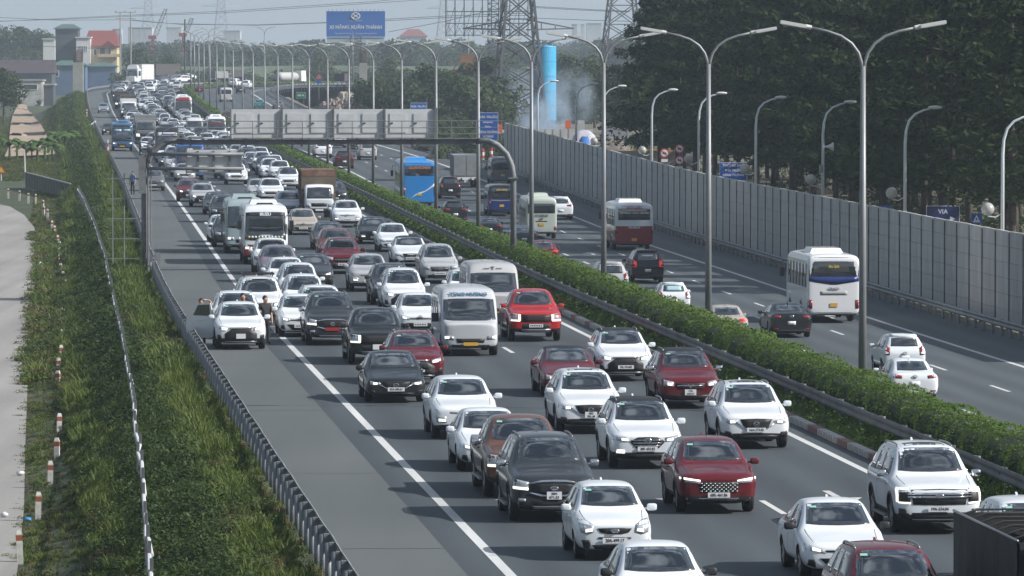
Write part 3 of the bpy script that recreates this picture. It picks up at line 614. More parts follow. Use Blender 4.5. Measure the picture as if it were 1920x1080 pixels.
# ---- trees
BARK = mat('bark', (.075, .06, .045), .9, noise=.4, nscale=3, bump=.5)
TD = leaf_mat('dark_tree_leaf', (.014, .03, .014), (.06, .082, .03), nscale=.3, tl=.2, sp=.05, rough=.9)
TM = leaf_mat('tree_leaf', (.03, .055, .018), (.065, .09, .03), nscale=.1)
TL = leaf_mat('pale_tree_leaf', (.06, .085, .035), (.10, .125, .05), nscale=.1)
def layered_crown(h, r, n, size, m, seed):           # flat tiers of foliage, like the roadside trees behind the wall
    g = np.random.default_rng(seed); Ps = []; Ns = []
    tiers = int(8 + seed % 3)
    for k in range(tiers):
        z = h * (.27 + .71 * k / (tiers - 1)); rr = r * (1.0 - .78 * (k / (tiers - 1)) ** 1.35) * g.uniform(.8, 1.1)
        nb = g.integers(6, 9); a0 = g.uniform(0, 6.28)
        for j in range(nb):
            a = a0 + j * 6.283 / nb + g.normal(0, .15); ln = rr * g.uniform(.65, 1.12); mm = max(20, int(n / tiers / nb)); q = g.uniform(.12, 1, mm) ** .7
            wd = .16 * ln * (1.15 - q) * 1.6 + .25
            px = q * ln; side = g.normal(0, 1, mm) * wd; x = px * np.cos(a) - side * np.sin(a); y = px * np.sin(a) + side * np.cos(a)
            zz = z + .12 * px + g.normal(0, .26, mm) - .25 * np.abs(side) / (wd + .01) * .3 - .012 * px ** 2
            Ps.append(np.stack([x, y, zz], 1)); Ns.append(np.tile([[.15 * math.cos(a), .15 * math.sin(a), 1]], (mm, 1)))
    P_ = np.concatenate(Ps); V, q = leaf_cards(P_, np.concatenate(Ns), size, .42, .55, g); return np_mesh('crown', V, q, m)
def round_crown(h, r, n, size, m, seed, base=.3):
    g = np.random.default_rng(seed); nl = 13 + seed % 5; Ps = []; Ns = []
    for k in range(nl):
        a = g.uniform(0, 6.28); q = g.uniform(0, .72) ** .6; z = h * (base + (1 - base) * g.uniform(.12, .88)); f_ = math.sin(math.pi * min(1, max(.15, (z / h - base) / (1 - base))))
        c = np.array([r * q * f_ * math.cos(a), r * q * f_ * math.sin(a), z]); rad = r * g.uniform(.28, .48); mm = n // nl
        v = g.normal(0, 1, (mm, 3)); v /= np.linalg.norm(v, axis=1)[:, None]; d_ = v * g.uniform(.5, 1.05, (mm, 1)) ** .5 * rad; d_[:, 2] *= .75
        Ps.append(c + d_); Ns.append(v + [0, 0, .4])
    V, q = leaf_cards(np.concatenate(Ps), np.concatenate(Ns), size, .65, .6, g); return np_mesh('crown', V, q, m)
def trunk_mesh(h, r, seed, limbs=7, reach=.5):
    g = random.Random(seed); b = MB(); lean = (g.uniform(-.3, .3), g.uniform(-.3, .3)); pt = lambda k: (lean[0] * k * k + .08 * math.sin(3 * k + seed), lean[1] * k * k, h * k)
    b.tube([pt(k / 6) for k in range(7)], r, 8, r2=r * .25)
    for i in range(limbs):
        k = .28 + .6 * i / limbs; p = Vector(pt(k)); a = g.uniform(0, 6.28); l = h * reach * (1 - .6 * k) * g.uniform(.6, 1)
        q = p + Vector((math.cos(a) * l, math.sin(a) * l, l * .28)); b.tube([p, p.lerp(q, .5) + Vector((0, 0, -.05 * l)), q], r * .35 * (1 - .6 * k), 5, r2=r * .05)
    return b.mesh('trunk', BARK, True)
LT = [(layered_crown(18.5, 6.0, 7000, .6, TD, s), trunk_mesh(15.5, .24, s, 9, .42)) for s in range(5)]
RC = [(round_crown(10, 4.2, 2600, .5, m, s), trunk_mesh(7.5, .2, s, 6, .4)) for s, m in enumerate([TM, TM, TD, TL, TM, TL])]
def tree(name, label, cm_, tm_, loc, sc=1.0, rz=None, group=None, sz=None):
    o = thing(name, label, 'tree', loc, random.uniform(0, 6.28) if rz is None else rz, group); o.scale = (sc, sc, sz or sc); new('trunk', tm_, o); new('crown', cm_, o); return o
# rows of dark tiered trees behind the noise wall
k = 0
for row, off in enumerate((56., 63.5, 71., 79.)):
    dd_ = 300. + row * 4
    while dd_ < 610:
        x = (off - .0815 * dd_) + (1.5 if dd_ > 400 else .0) + random.uniform(-1, 1); d = dd_ + random.uniform(-1.5, 1.5); pxx = 960 + F * x / d
        if pxx < 2120 and not (row > 1 and pxx > 2000) and pxx > 1235:
            c, t_ = LT[k % 5]; sc = random.uniform(.8, 1.12); k += 1
            tree('tiered_tree', 'tall dark tiered tree in the dense row behind the noise wall', c, t_, (x, d, -2.6), sc, group='trees behind the noise wall', sz=sc * random.uniform(.9, 1.15))
        dd_ += 10.5 + random.uniform(-1.5, 1.5)
for pxx, d in ((1222, 640.), (1262, 655.), (1290, 668.)):
    c, t_ = LT[k % 5]; k += 1; tree('tiered_tree', 'tall dark tiered tree in the dense row behind the noise wall', c, t_, ((pxx - 960) / F * d, d, -3.), 1.0, group='trees behind the noise wall')
# undergrowth behind the wall keeps the trunks' foot dark
n = 220; d_ = rng.uniform(290, 640, n); off = rng.uniform(60, 90, n); X = off - .0815 * d_
o = scatter('undergrowth', np.stack([X, d_, np.full(n, -2.6)], 1), np.stack([np.zeros(n), np.zeros(n), rng.uniform(0, 6.28, n)], 1), np.tile(rng.uniform(1.0, 2.2, (n, 1)), (1, 3)), rng.choice([3, 4, 7], n), CL)
stuff(o, 'dark undergrowth under the trees behind the noise wall', 'vegetation')
# ================================================================== VEHICLES
def lerp(a, b, k): return a + (b - a) * k
def loft(rings, caps=True):
    n = len(rings[0]); full = []
    for r in rings: full.append([(x, y, z) for x, y, z in r] + [(-x, y, z) for x, y, z in r[-2:0:-1]])
    m = len(full[0]); V = [p for r in full for p in r]; Fc = []
    for i in range(len(full) - 1):
        for k in range(m): Fc.append((i * m + k, i * m + (k + 1) % m, (i + 1) * m + (k + 1) % m, (i + 1) * m + k))
    for e, rev in ((0, False), (len(full) - 1, True)):
        o = e * m; q = [(o, o + 1, o + m - 1)] + [(o + k, o + k + 1, o + m - k - 1, o + m - k) for k in range(1, n - 2)] + [(o + n - 2, o + n - 1, o + n)]
        Fc += [t[::-1] for t in q] if not rev else q
    return V, Fc
def car_ring(y, zb, w, zbelt, wbelt, ztop, wtop):
    return [(0, y, zb), (.76 * w, y, zb), (.95 * w, y, zb + .09), (w, y, zb + .48 * (zbelt - zb)), (w * .992, y, zbelt - .09), (wbelt, y, zbelt), (lerp(wbelt, wtop, .86), y, lerp(zbelt, ztop, .84)), (wtop * .84, y, ztop - .012), (0, y, ztop + .012)]
def bus_ring(y, zb, w, H, k=1.0):
    return [(0, y, zb), (.86 * w, y, zb), (w, y, zb + .1), (w, y, lerp(zb, H, .5)), (w * .992, y, H - .45 * k), (w * .965, y, H - .17 * k), (w * .85, y, H - .04 * k), (w * .45, y, H), (0, y, H + .015)]
SPEC = dict(
    micro=dict(L=3.6, W=1.6, H=1.49, wb=2.39, fo=.70, R=.285, hf=.84, ca=.95, cz=1.0, wa=1.66, belt=.95, zb=.2, ra=3.15, rear='hatch', clad=.0),
    compact=dict(L=3.75, W=1.67, H=1.51, wb=2.45, fo=.74, R=.29, hf=.82, ca=1.0, cz=.99, wa=1.75, belt=.94, zb=.2, ra=3.3, rear='hatch', clad=.0),
    sedan=dict(L=4.45, W=1.74, H=1.47, wb=2.58, fo=.85, R=.31, hf=.76, ca=1.22, cz=.95, wa=2.0, belt=.92, zb=.2, ra=3.25, da=3.98, dz=1.02, rear='sedan', clad=0),
    saloon=dict(L=4.75, W=1.83, H=1.45, wb=2.75, fo=.92, R=.325, hf=.74, ca=1.4, cz=.95, wa=2.2, belt=.92, zb=.19, ra=3.4, da=4.2, dz=1.04, rear='sedan', clad=0),
    crossover=dict(L=4.38, W=1.81, H=1.6, wb=2.61, fo=.88, R=.34, hf=.92, ca=1.2, cz=1.08, wa=1.95, belt=1.04, zb=.22, ra=3.75, rear='hatch', clad=.40),
    suv=dict(L=4.55, W=1.85, H=1.67, wb=2.7, fo=.9, R=.36, hf=.93, ca=1.22, cz=1.1, wa=1.95, belt=1.06, zb=.23, ra=3.95, rear='hatch', clad=.42),
    bigsuv=dict(L=4.85, W=1.91, H=1.83, wb=2.85, fo=.92, R=.395, hf=1.06, ca=1.28, cz=1.22, wa=1.95, belt=1.17, zb=.27, ra=4.35, rear='hatch', clad=.45),
    mpv=dict(L=4.6, W=1.78, H=1.74, wb=2.75, fo=.86, R=.325, hf=.93, ca=1.05, cz=1.1, wa=1.9, belt=1.05, zb=.22, ra=4.15, rear='hatch', clad=.0),
    pickup=dict(L=5.35, W=1.93, H=1.83, wb=3.22, fo=.92, R=.40, hf=1.08, ca=1.32, cz=1.22, wa=2.0, belt=1.18, zb=.32, ra=3.35, rear='pickup', clad=.48),
    van=dict(L=5.8, W=2.0, H=2.36, wb=3.75, fo=.95, R=.345, hf=1.02, ca=.85, cz=1.27, wa=1.62, belt=1.25, zb=.22, ra=5.62, rear='van', clad=.0),
)
def car_stations(s):
    L, H, W, hf, zb = s['L'], s['H'], s['W'] / 2, s['hf'], s['zb']; ca, cz, wa, belt = s['ca'], s['cz'], s['wa'], s['belt']; rf = .70 if s['rear'] != 'van' else .86
    st = [(0, zb + .08, .66, hf - .20, .60, hf - .14, .44), (.05, zb + .03, .86, hf - .13, .81, hf - .06, .60), (.17, zb + .01, .955, hf - .085, .91, hf - .005, .70), (.38, zb, .99, hf - .05, .945, hf + .03, .76),
          (s['fo'] + .15, zb, 1, lerp(hf, belt, .5) - .03, .955, lerp(hf, cz, .62) + .01, .80), (ca - .06, zb, 1, belt - .035, .955, cz, .81), (ca + .04, zb, 1, belt - .02, .955, cz + .045, .80),
          (lerp(ca, wa, .5), zb, 1, belt, .955, lerp(cz, H - .07, .53), lerp(.80, rf, .5)), (wa, zb, 1, belt, .955, H - .055, rf + .01), (wa + .28, zb, 1, belt, .955, H - .005, rf), (lerp(wa + .28, s['ra'], .5), zb, 1, belt, .955, H, rf), (s['ra'] - .22, zb, 1, belt + .01, .955, H - .03, rf - .01)]
    if s['rear'] == 'sedan':
        st += [(s['ra'], zb, 1, belt + .02, .95, H - .075, rf - .02), (lerp(s['ra'], s['da'], .5), zb, 1, belt + .03, .95, lerp(H - .08, s['dz'], .5), .70), (s['da'], zb, 1, belt + .03, .945, s['dz'] + .02, .74), (L - .25, zb, .985, s['dz'] - .09, .93, s['dz'] + .02, .72), (L - .08, zb + .02, .94, s['dz'] - .13, .88, s['dz'] - .01, .66), (L - .02, zb + .06, .84, s['dz'] - .22, .78, s['dz'] - .14, .5), (L, zb + .12, .66, s['dz'] - .3, .6, s['dz'] - .24, .4)]
    elif s['rear'] == 'pickup':
        st += [(s['ra'], zb, 1, belt + .01, .955, H - .05, rf - .02), (s['ra'] + .06, zb, 1, belt + .01, .955, belt + .10, .85), (s['ra'] + .16, zb, 1, belt, .955, belt + .015, .94), (L - .4, zb, 1, belt, .955, belt + .015, .94), (L - .06, zb + .08, .97, belt, .94, belt + .015, .92), (L, zb + .2, .93, belt - .03, .9, belt - .01, .88)]
    elif s['rear'] == 'van':
        st += [(s['ra'], zb, 1, belt, .965, H - .03, rf), (L - .05, zb + .03, .985, belt, .94, H - .08, rf - .02), (L, zb + .1, .93, belt, .9, H - .18, rf - .06)]
    else:
        st += [(s['ra'], zb, 1, belt + .03, .95, H - .055, rf - .03), (lerp(s['ra'], L - .12, .55), zb, .985, belt + .06, .93, lerp(H, belt + .1, .42), rf - .04), (L - .14, zb, .965, belt + .04, .90, belt + .10, .64), (L - .05, zb + .04, .92, belt - .06, .86, belt - .01, .60), (L, zb + .12, .80, belt - .22, .74, belt - .17, .5)]
    return [car_ring(L / 2 - a, z0, w_ * W, zb_, wb_ * W, zt, wt * W) for a, z0, w_, zb_, wb_, zt, wt in st]
def evaluate(V, Fc, cutters=(), sub=2):
    me = bpy.data.meshes.new('tmp'); me.from_pydata(V, [], Fc); bm = bmesh.new(); bm.from_mesh(me); bmesh.ops.recalc_face_normals(bm, faces=bm.faces); bm.to_mesh(me); bm.free()
    o = bpy.data.objects.new('tmp', me); COL.objects.link(o); md = o.modifiers.new('s', 'SUBSURF'); md.levels = sub; md.render_levels = sub
    dg = bpy.context.evaluated_depsgraph_get(); dg.update(); sm = bpy.data.meshes.new_from_object(o.evaluated_get(dg))
    bvh = BVHTree.FromPolygons([v.co[:] for v in sm.vertices], [p.vertices[:] for p in sm.polygons])
    out = sm
    if cutters:
        c = MB()
        for q in cutters: c.lathe([(q[3], -q[4]), (q[3], q[4])], 28, q[:3], 'X')
        cm_ = c.mesh('cut', PLASTIC); co = bpy.data.objects.new('cut', cm_); COL.objects.link(co); b = o.modifiers.new('b', 'BOOLEAN'); b.object = co; b.operation = 'DIFFERENCE'; b.solver = 'EXACT'; b.use_self = True
        dg = bpy.context.evaluated_depsgraph_get(); dg.update(); out = bpy.data.meshes.new_from_object(o.evaluated_get(dg)); bpy.data.objects.remove(co)
        if len(out.polygons) < 100: out = sm
    bpy.data.objects.remove(o); return out, bvh
AX = dict(F=((0, 1, 2), Vector((0, -1, 0))), B=((0, 1, 2), Vector((0, 1, 0))), R=((1, 0, 2), Vector((-1, 0, 0))), L=((1, 0, 2), Vector((1, 0, 0))), T=((0, 2, 1), Vector((0, 0, -1))))
def resample(pl, n):
    pl = np.array(pl, float); d = np.concatenate([[0], np.cumsum(np.hypot(*np.diff(pl, axis=0).T) + 1e-6)]); q = np.linspace(0, d[-1], n); return np.stack([np.interp(q, d, pl[:, 0]), np.interp(q, d, pl[:, 1])], 1)
def patch(name, bvh, low, up, axis, m, off=.006, rows=4, cols=None, skirt=.02, smooth=True, far=8., maxdev=None):
    (i0, i1, i2), dr = AX[axis]; cols = cols or max(len(low), len(up), 6); a, b = resample(low, cols), resample(up, cols); G = []; Nn = []
    for r in range(rows):
        k = r / (rows - 1); row = a * (1 - k) + b * k
        for x, y in row:
            o = [0, 0, 0]; o[i0] = x; o[i2] = y; o = Vector(o) - dr * far; hit, nrm, _, _ = bvh.ray_cast(o, dr)
            if hit is None:
                q = Vector(o) + dr * far; hit, nrm, _, _ = bvh.find_nearest(q)
            if nrm.dot(dr) > 0: nrm = -nrm
            G.append(hit); Nn.append(nrm)
    V = [h_ + n_ * off for h_, n_ in zip(G, Nn)]; fs = [(r * cols + c, r * cols + c + 1, (r + 1) * cols + c + 1, (r + 1) * cols + c) for r in range(rows - 1) for c in range(cols - 1)]
    ring = list(range(cols)) + [r * cols + cols - 1 for r in range(1, rows)] + [(rows - 1) * cols + c for c in range(cols - 2, -1, -1)] + [r * cols for r in range(rows - 2, 0, -1)]
    o = len(V); V += [G[i] - Nn[i] * skirt for i in ring]; n = len(ring); fs += [(ring[k], ring[(k + 1) % n], o + (k + 1) % n, o + k) for k in range(n)]
    b_ = MB(); b_.add(V, fs); return b_.mesh(name, m, smooth)
WH = {}
def wheel_meshes(R_, wd=.22, style=0):
    key = (R_, wd, style)
    if key in WH: return WH[key]
    b = MB(); h = wd / 2; ri = R_ * .68
    b.lathe([(ri, -h * .82), (R_ * .93, -h), (R_, -h * .72), (R_, h * .72), (R_ * .93, h), (ri, h * .82), (ri * .9, 0), (ri, -h * .82)], 28, (0, 0, 0), 'X', False); ty = b.mesh('wheel', RUBBER, True)
    c = MB(); c.lathe([(ri, -h * .8), (ri, h * .8), (ri * .93, h * .8), (ri * .9, h * .35), (.02, h * .3), (.02, -h * .3), (ri * .9, -h * .35), (ri * .93, -h * .8), (ri, -h * .8)], 24, (0, 0, 0), 'X', False)
    for s in (-1, 1):
        for k in range(5):
            a = 2 * math.pi * k / 5; c.bar((s * h * .6, math.cos(a) * .04, math.sin(a) * .04), (s * h * .72, math.cos(a) * ri * .95, math.sin(a) * ri * .95), .075, .04, (1, 0, 0))
        c.lathe([(.05, s * h * .5), (.05, s * h * .78)], 10, (0, 0, 0), 'X')
    rim = c.mesh('rim', ALLOY, False); WH[key] = (ty, rim); return WH[key]
def mirror_mesh(m, name='mirror'):
    b = MB(); se = lambda c: math.copysign(abs(c) ** .5, c); n, k = 14, 8; b.lathe([(max(.01, math.sin(math.pi * i / k)), -math.cos(math.pi * i / k)) for i in range(k + 1)], n)
    b.v = [(.115 + .105 * se(x), .06 * se(y), .075 * se(z)) for x, y, z in b.v]; b.bar((-.06, 0, -.03), (.06, 0, -.02), .06, .04); return b.mesh(name, m, True)
MIR = {}
def get_mirror(m):
    if m.name not in MIR: MIR[m.name] = mirror_mesh(m)
    return MIR[m.name]
PROTO = {}
def S_(*p): return list(p)
# front styles: (name, material, low, up, offset, mirrored, parent) in (fraction of half width, fraction between sill and bonnet edge)
def front_style(st, lit):
    hl = DRL if lit else LAMP; F_ = []
    def a(nm, m, low, up, off=.008, mir=False, par=None, rows=4): F_.append((nm, m, low, up, off, mir, par, rows))
    if st == 'shield':
        a('grille', PLASTIC, S_((-.33, .45), (0, .40), (.33, .45)), S_((-.46, .80), (0, .82), (.46, .80)), .008); a('grille_frame', CHROME, S_((-.56, .66), (-.36, .44), (0, .385), (.36, .44), (.56, .66)), S_((-.55, .71), (-.33, .47), (0, .415), (.33, .47), (.55, .71)), .02, par='grille')
        a('headlight', LAMP, S_((.50, .66), (.72, .62), (.94, .70)), S_((.50, .74), (.72, .80), (.92, .88)), .008, True); a('headlight_beam', hl, S_((.6, .66), (.74, .65)), S_((.6, .74), (.74, .76)), .014, True, 'headlight')
        a('intake', PLASTIC, S_((-.55, .04), (0, .03), (.55, .04)), S_((-.6, .2), (0, .22), (.6, .2)), .006); a('fog_lamp', PLASTIC, S_((.66, .16), (.86, .16)), S_((.70, .33), (.88, .36)), .006, True)
    elif st == 'offroad':
        a('grille', PLASTIC, S_((-.50, .50), (-.42, .44), (0, .43), (.42, .44), (.50, .50)), S_((-.54, .74), (-.44, .80), (0, .81), (.44, .80), (.54, .74)), .012)
        a('grille_frame', CHROME, S_((-.58, .50), (-.46, .40), (0, .385), (.46, .40), (.58, .50)), S_((-.52, .52), (-.42, .45), (0, .435), (.42, .45), (.52, .52)), .026, par='grille'); a('grille_frame', CHROME, S_((-.52, .74), (-.44, .79), (0, .80), (.44, .79), (.52, .74)), S_((-.58, .77), (-.46, .84), (0, .855), (.46, .84), (.58, .77)), .026, par='grille')
        a('headlight', LAMP, S_((.60, .58), (.93, .62)), S_((.58, .80), (.92, .88)), .01, True); a('headlight_beam', hl, S_((.60, .57), (.93, .61)), S_((.60, .64), (.93, .68)), .018, True, 'headlight')
        a('bumper_trim', ALLOY, S_((-.8, .06), (-.6, .02), (.6, .02), (.8, .06)), S_((-.84, .24), (-.6, .14), (.6, .14), (.84, .24)), .014); a('intake', PLASTIC, S_((-.5, .14), (.5, .14)), S_((-.5, .28), (.5, .28)), .016); a('fog_lamp', LAMP, S_((.66, .26), (.82, .26)), S_((.66, .33), (.82, .35)), .02, True)
    elif st == 'bars':
        a('grille', PLASTIC, S_((-.60, .48), (0, .46), (.60, .48)), S_((-.64, .88), (0, .90), (.64, .88)), .010); a('grille_bar', CHROME, S_((-.72, .66), (.72, .66)), S_((-.72, .71), (.72, .71)), .028, par='grille'); a('grille_bar', CHROME, S_((-.72, .74), (.72, .74)), S_((-.72, .78), (.72, .78)), .028, par='grille')
        a('headlight', PLASTIC, S_((.66, .52), (.93, .54)), S_((.66, .92), (.93, .92)), .012, True); a('headlight_beam', DRL, S_((.68, .885), (.93, .885)), S_((.68, .92), (.93, .92)), .02, True, 'headlight'); a('headlight_beam', DRL, S_((.91, .54), (.945, .55)), S_((.91, .88), (.945, .88)), .02, True, 'headlight'); a('headlight_beam', DRL, S_((.66, .50), (.90, .52)), S_((.66, .545), (.90, .56)), .02, True, 'headlight')
        a('intake', PLASTIC, S_((-.62, .1), (.62, .1)), S_((-.62, .26), (.62, .26)), .008); a('bumper_trim', ALLOY, S_((-.6, .03), (.6, .03)), S_((-.62, .09), (.62, .09)), .016); a('fog_lamp', PLASTIC, S_((.74, .18), (.90, .2)), S_((.74, .36), (.90, .38)), .01, True)
    elif st == 'smile':
        a('grille', PLASTIC, S_((-.36, .60), (-.2, .55), (.2, .55), (.36, .60)), S_((-.44, .73), (-.2, .74), (.2, .74), (.44, .73)), .01); a('headlight', LAMP, S_((.52, .62), (.70, .54), (.86, .60)), S_((.54, .84), (.72, .98), (.90, 1.0)), .012, True); a('headlight_beam', hl, S_((.56, .64), (.74, .60)), S_((.58, .72), (.74, .70)), .02, True, 'headlight')
        a('slot', PLASTIC, S_((-.42, .40), (.42, .40)), S_((-.42, .45), (.42, .45)), .012); a('intake', PLASTIC, S_((-.46, .02), (.46, .02)), S_((-.58, .2), (.58, .2)), .008); a('fog_lamp', PLASTIC, S_((.62, .08), (.78, .12)), S_((.62, .36), (.84, .36)), .01, True)
    elif st == 'hex':
        a('grille', PLASTIC, S_((-.30, .42), (.30, .42)), S_((-.48, .66), (-.42, .80), (0, .82), (.42, .80), (.48, .66)), .010)
        for k in range(3): a('grille_bar', CHROME, S_((-.34 - .04 * k, .49 + .1 * k), (.34 + .04 * k, .49 + .1 * k)), S_((-.35 - .04 * k, .525 + .1 * k), (.35 + .04 * k, .525 + .1 * k)), .02, par='grille')
        a('headlight', LAMP, S_((.50, .66), (.92, .72)), S_((.48, .80), (.93, .90)), .010, True); a('headlight_beam', hl, S_((.52, .68), (.70, .70)), S_((.52, .75), (.70, .78)), .018, True, 'headlight'); a('fog_lamp', hl, S_((.62, .24), (.84, .26)), S_((.62, .36), (.82, .38)), .012, True); a('intake', PLASTIC, S_((-.5, .06), (.5, .06)), S_((-.6, .22), (.6, .22)), .008)
    elif st == 'scales':
        a('grille', PLASTIC, S_((-.44, .38), (.44, .38)), S_((-.52, .72), (.52, .72)), .008)
        for r in range(5):
            for c in range(9 - r % 2):
                x = -.44 + .11 * c + (.055 if r % 2 else 0); a('grille_stud', ALLOY, S_((x - .035, .41 + .062 * r), (x + .035, .41 + .062 * r)), S_((x - .035, .435 + .062 * r), (x + .035, .435 + .062 * r)), .016, par='grille', rows=2)
        a('headlight', LAMP, S_((.46, .66), (.94, .72)), S_((.46, .77), (.94, .86)), .010, True); a('headlight_beam', DRL, S_((.46, .73), (.94, .80)), S_((.46, .78), (.94, .86)), .018, True, 'headlight'); a('intake', PLASTIC, S_((-.7, .06), (.7, .06)), S_((-.74, .15), (.74, .15)), .008); a('bumper_trim', CHROME, S_((-.8, .17), (.8, .17)), S_((-.8, .20), (.8, .20)), .012)
    elif st == 'trapeze':
        a('grille', PLASTIC, S_((-.62, .14), (.62, .14)), S_((-.62, .50), (-.44, .74), (.44, .74), (.62, .50)), .010); a('grille_bar', CHROME, S_((-.44, .75), (.44, .75)), S_((-.44, .80), (.44, .80)), .02, par='grille'); a('headlight', LAMP, S_((.50, .66), (.93, .76)), S_((.50, .80), (.94, .92)), .010, True); a('headlight_beam', hl, S_((.54, .66), (.74, .70)), S_((.54, .76), (.74, .82)), .02, True, 'headlight')
        a('bumper_trim', ALLOY, S_((-.6, .04), (.6, .04)), S_((-.62, .12), (.62, .12)), .016); a('fog_lamp', PLASTIC, S_((.72, .2), (.9, .2)), S_((.76, .42), (.9, .46)), .008, True)
    elif st == 'plain':
        a('trim_line', PLASTIC, S_((-.86, .80), (-.4, .70), (0, .67), (.4, .70), (.86, .80)), S_((-.86, .84), (-.4, .735), (0, .705), (.4, .735), (.86, .84)), .01); a('headlight', LAMP, S_((.56, .34), (.86, .36)), S_((.58, .58), (.88, .62)), .01, True); a('headlight_beam', DRL, S_((.60, .38), (.80, .39)), S_((.60, .47), (.80, .49)), .02, True, 'headlight'); a('intake', PLASTIC, S_((-.6, .02), (.6, .02)), S_((-.74, .26), (.74, .26)), .008)
    elif st == 'wide':
        a('grille', PLASTIC, S_((-.40, .12), (.40, .12)), S_((-.62, .44), (.62, .44)), .01); a('slot', PLASTIC, S_((-.5, .66), (.5, .66)), S_((-.5, .72), (.5, .72)), .01); a('headlight', LAMP, S_((.48, .62), (.92, .72)), S_((.48, .74), (.92, .92)), .01, True); a('headlight_beam', hl, S_((.60, .66), (.78, .71)), S_((.60, .74), (.78, .82)), .018, True, 'headlight'); a('fog_lamp', PLASTIC, S_((.70, .12), (.88, .2)), S_((.72, .40), (.86, .40)), .01, True)
    elif st == 'truckface':
        a('grille', PLASTIC, S_((-.52, .52), (.52, .52)), S_((-.56, .86), (.56, .86)), .012); a('headlight', LAMP, S_((.58, .54), (.93, .56)), S_((.58, .88), (.92, .92)), .012, True); a('headlight_beam', DRL, S_((.60, .54), (.92, .56)), S_((.60, .61), (.92, .63)), .02, True, 'headlight'); a('headlight_beam', DRL, S_((.58, .58), (.66, .58)), S_((.58, .86), (.66, .86)), .02, True, 'headlight')
        a('bumper', PLASTIC, S_((-.9, .08), (-.5, .04), (.5, .04), (.9, .08)), S_((-.92, .46), (-.5, .44), (.5, .44), (.92, .46)), .02); a('skid_plate', ALLOY, S_((-.5, .06), (.5, .06)), S_((-.56, .18), (.56, .18)), .04, par='bumper')
    else:
        a('grille', PLASTIC, S_((-.42, .50), (.42, .50)), S_((-.46, .74), (.46, .74)), .01); a('grille_bar', CHROME, S_((-.42, .62), (.42, .62)), S_((-.42, .66), (.42, .66)), .02, par='grille'); a('headlight', LAMP, S_((.52, .60), (.92, .64)), S_((.52, .80), (.92, .90)), .01, True); a('headlight_beam', hl, S_((.58, .64), (.72, .66)), S_((.58, .74), (.72, .77)), .018, True, 'headlight'); a('intake', PLASTIC, S_((-.6, .08), (.6, .08)), S_((-.64, .26), (.64, .26)), .008)
    return F_
def emblem(st):
    b = MB()
    if st == 'oval':
        b.lathe([(.085, 0), (.085, .02), (.07, .028)], 18, (0, 0, 0), 'Y'); b.v = [(x * 1.1, y, z * .48) for x, y, z in b.v]
    elif st == 'wings':
        b.lathe([(.07, 0), (.07, .02)], 18, (0, 0, 0), 'Y', False)
        for s in (-1, 1): b.bar((0, .02, -.03), (s * .05, .02, .03), .02, .012, (0, 1, 0))
        b.tube([(math.cos(k * .3927) * .075, .015, math.sin(k * .3927) * .055) for k in range(17)], .011, 5, False)
    elif st == 'aitch':
        b.tube([(math.cos(k * .3927) * .085, .015, math.sin(k * .3927) * .05) for k in range(17)], .010, 5, False); b.bar((-.035, .015, -.035), (-.02, .015, .035), .016, .012, (0, 1, 0)); b.bar((.02, .015, -.035), (.035, .015, .035), .016, .012, (0, 1, 0)); b.bar((-.03, .015, -.01), (.03, .015, .01), .014, .012, (0, 1, 0))
    elif st == 'rings':
        for rx, rz in ((.085, .055), (.03, .05)): b.tube([(math.cos(k * .3927) * rx, .015, math.sin(k * .3927) * rz) for k in range(17)], .009, 5, False)
        b.tube([(math.cos(k * .3927) * .06, .015, .025 + math.sin(k * .3927) * .022) for k in range(17)], .009, 5, False)
    elif st == 'vee':
        for s in (-1, 1): b.bar((0, .015, -.06), (s * .08, .015, .05), .022, .012, (0, 1, 0))
    else: b.bar((-.06, .01, 0), (.06, .01, 0), .05, .015)
    return b.mesh('emblem', CHROME, False)
EMB = {}
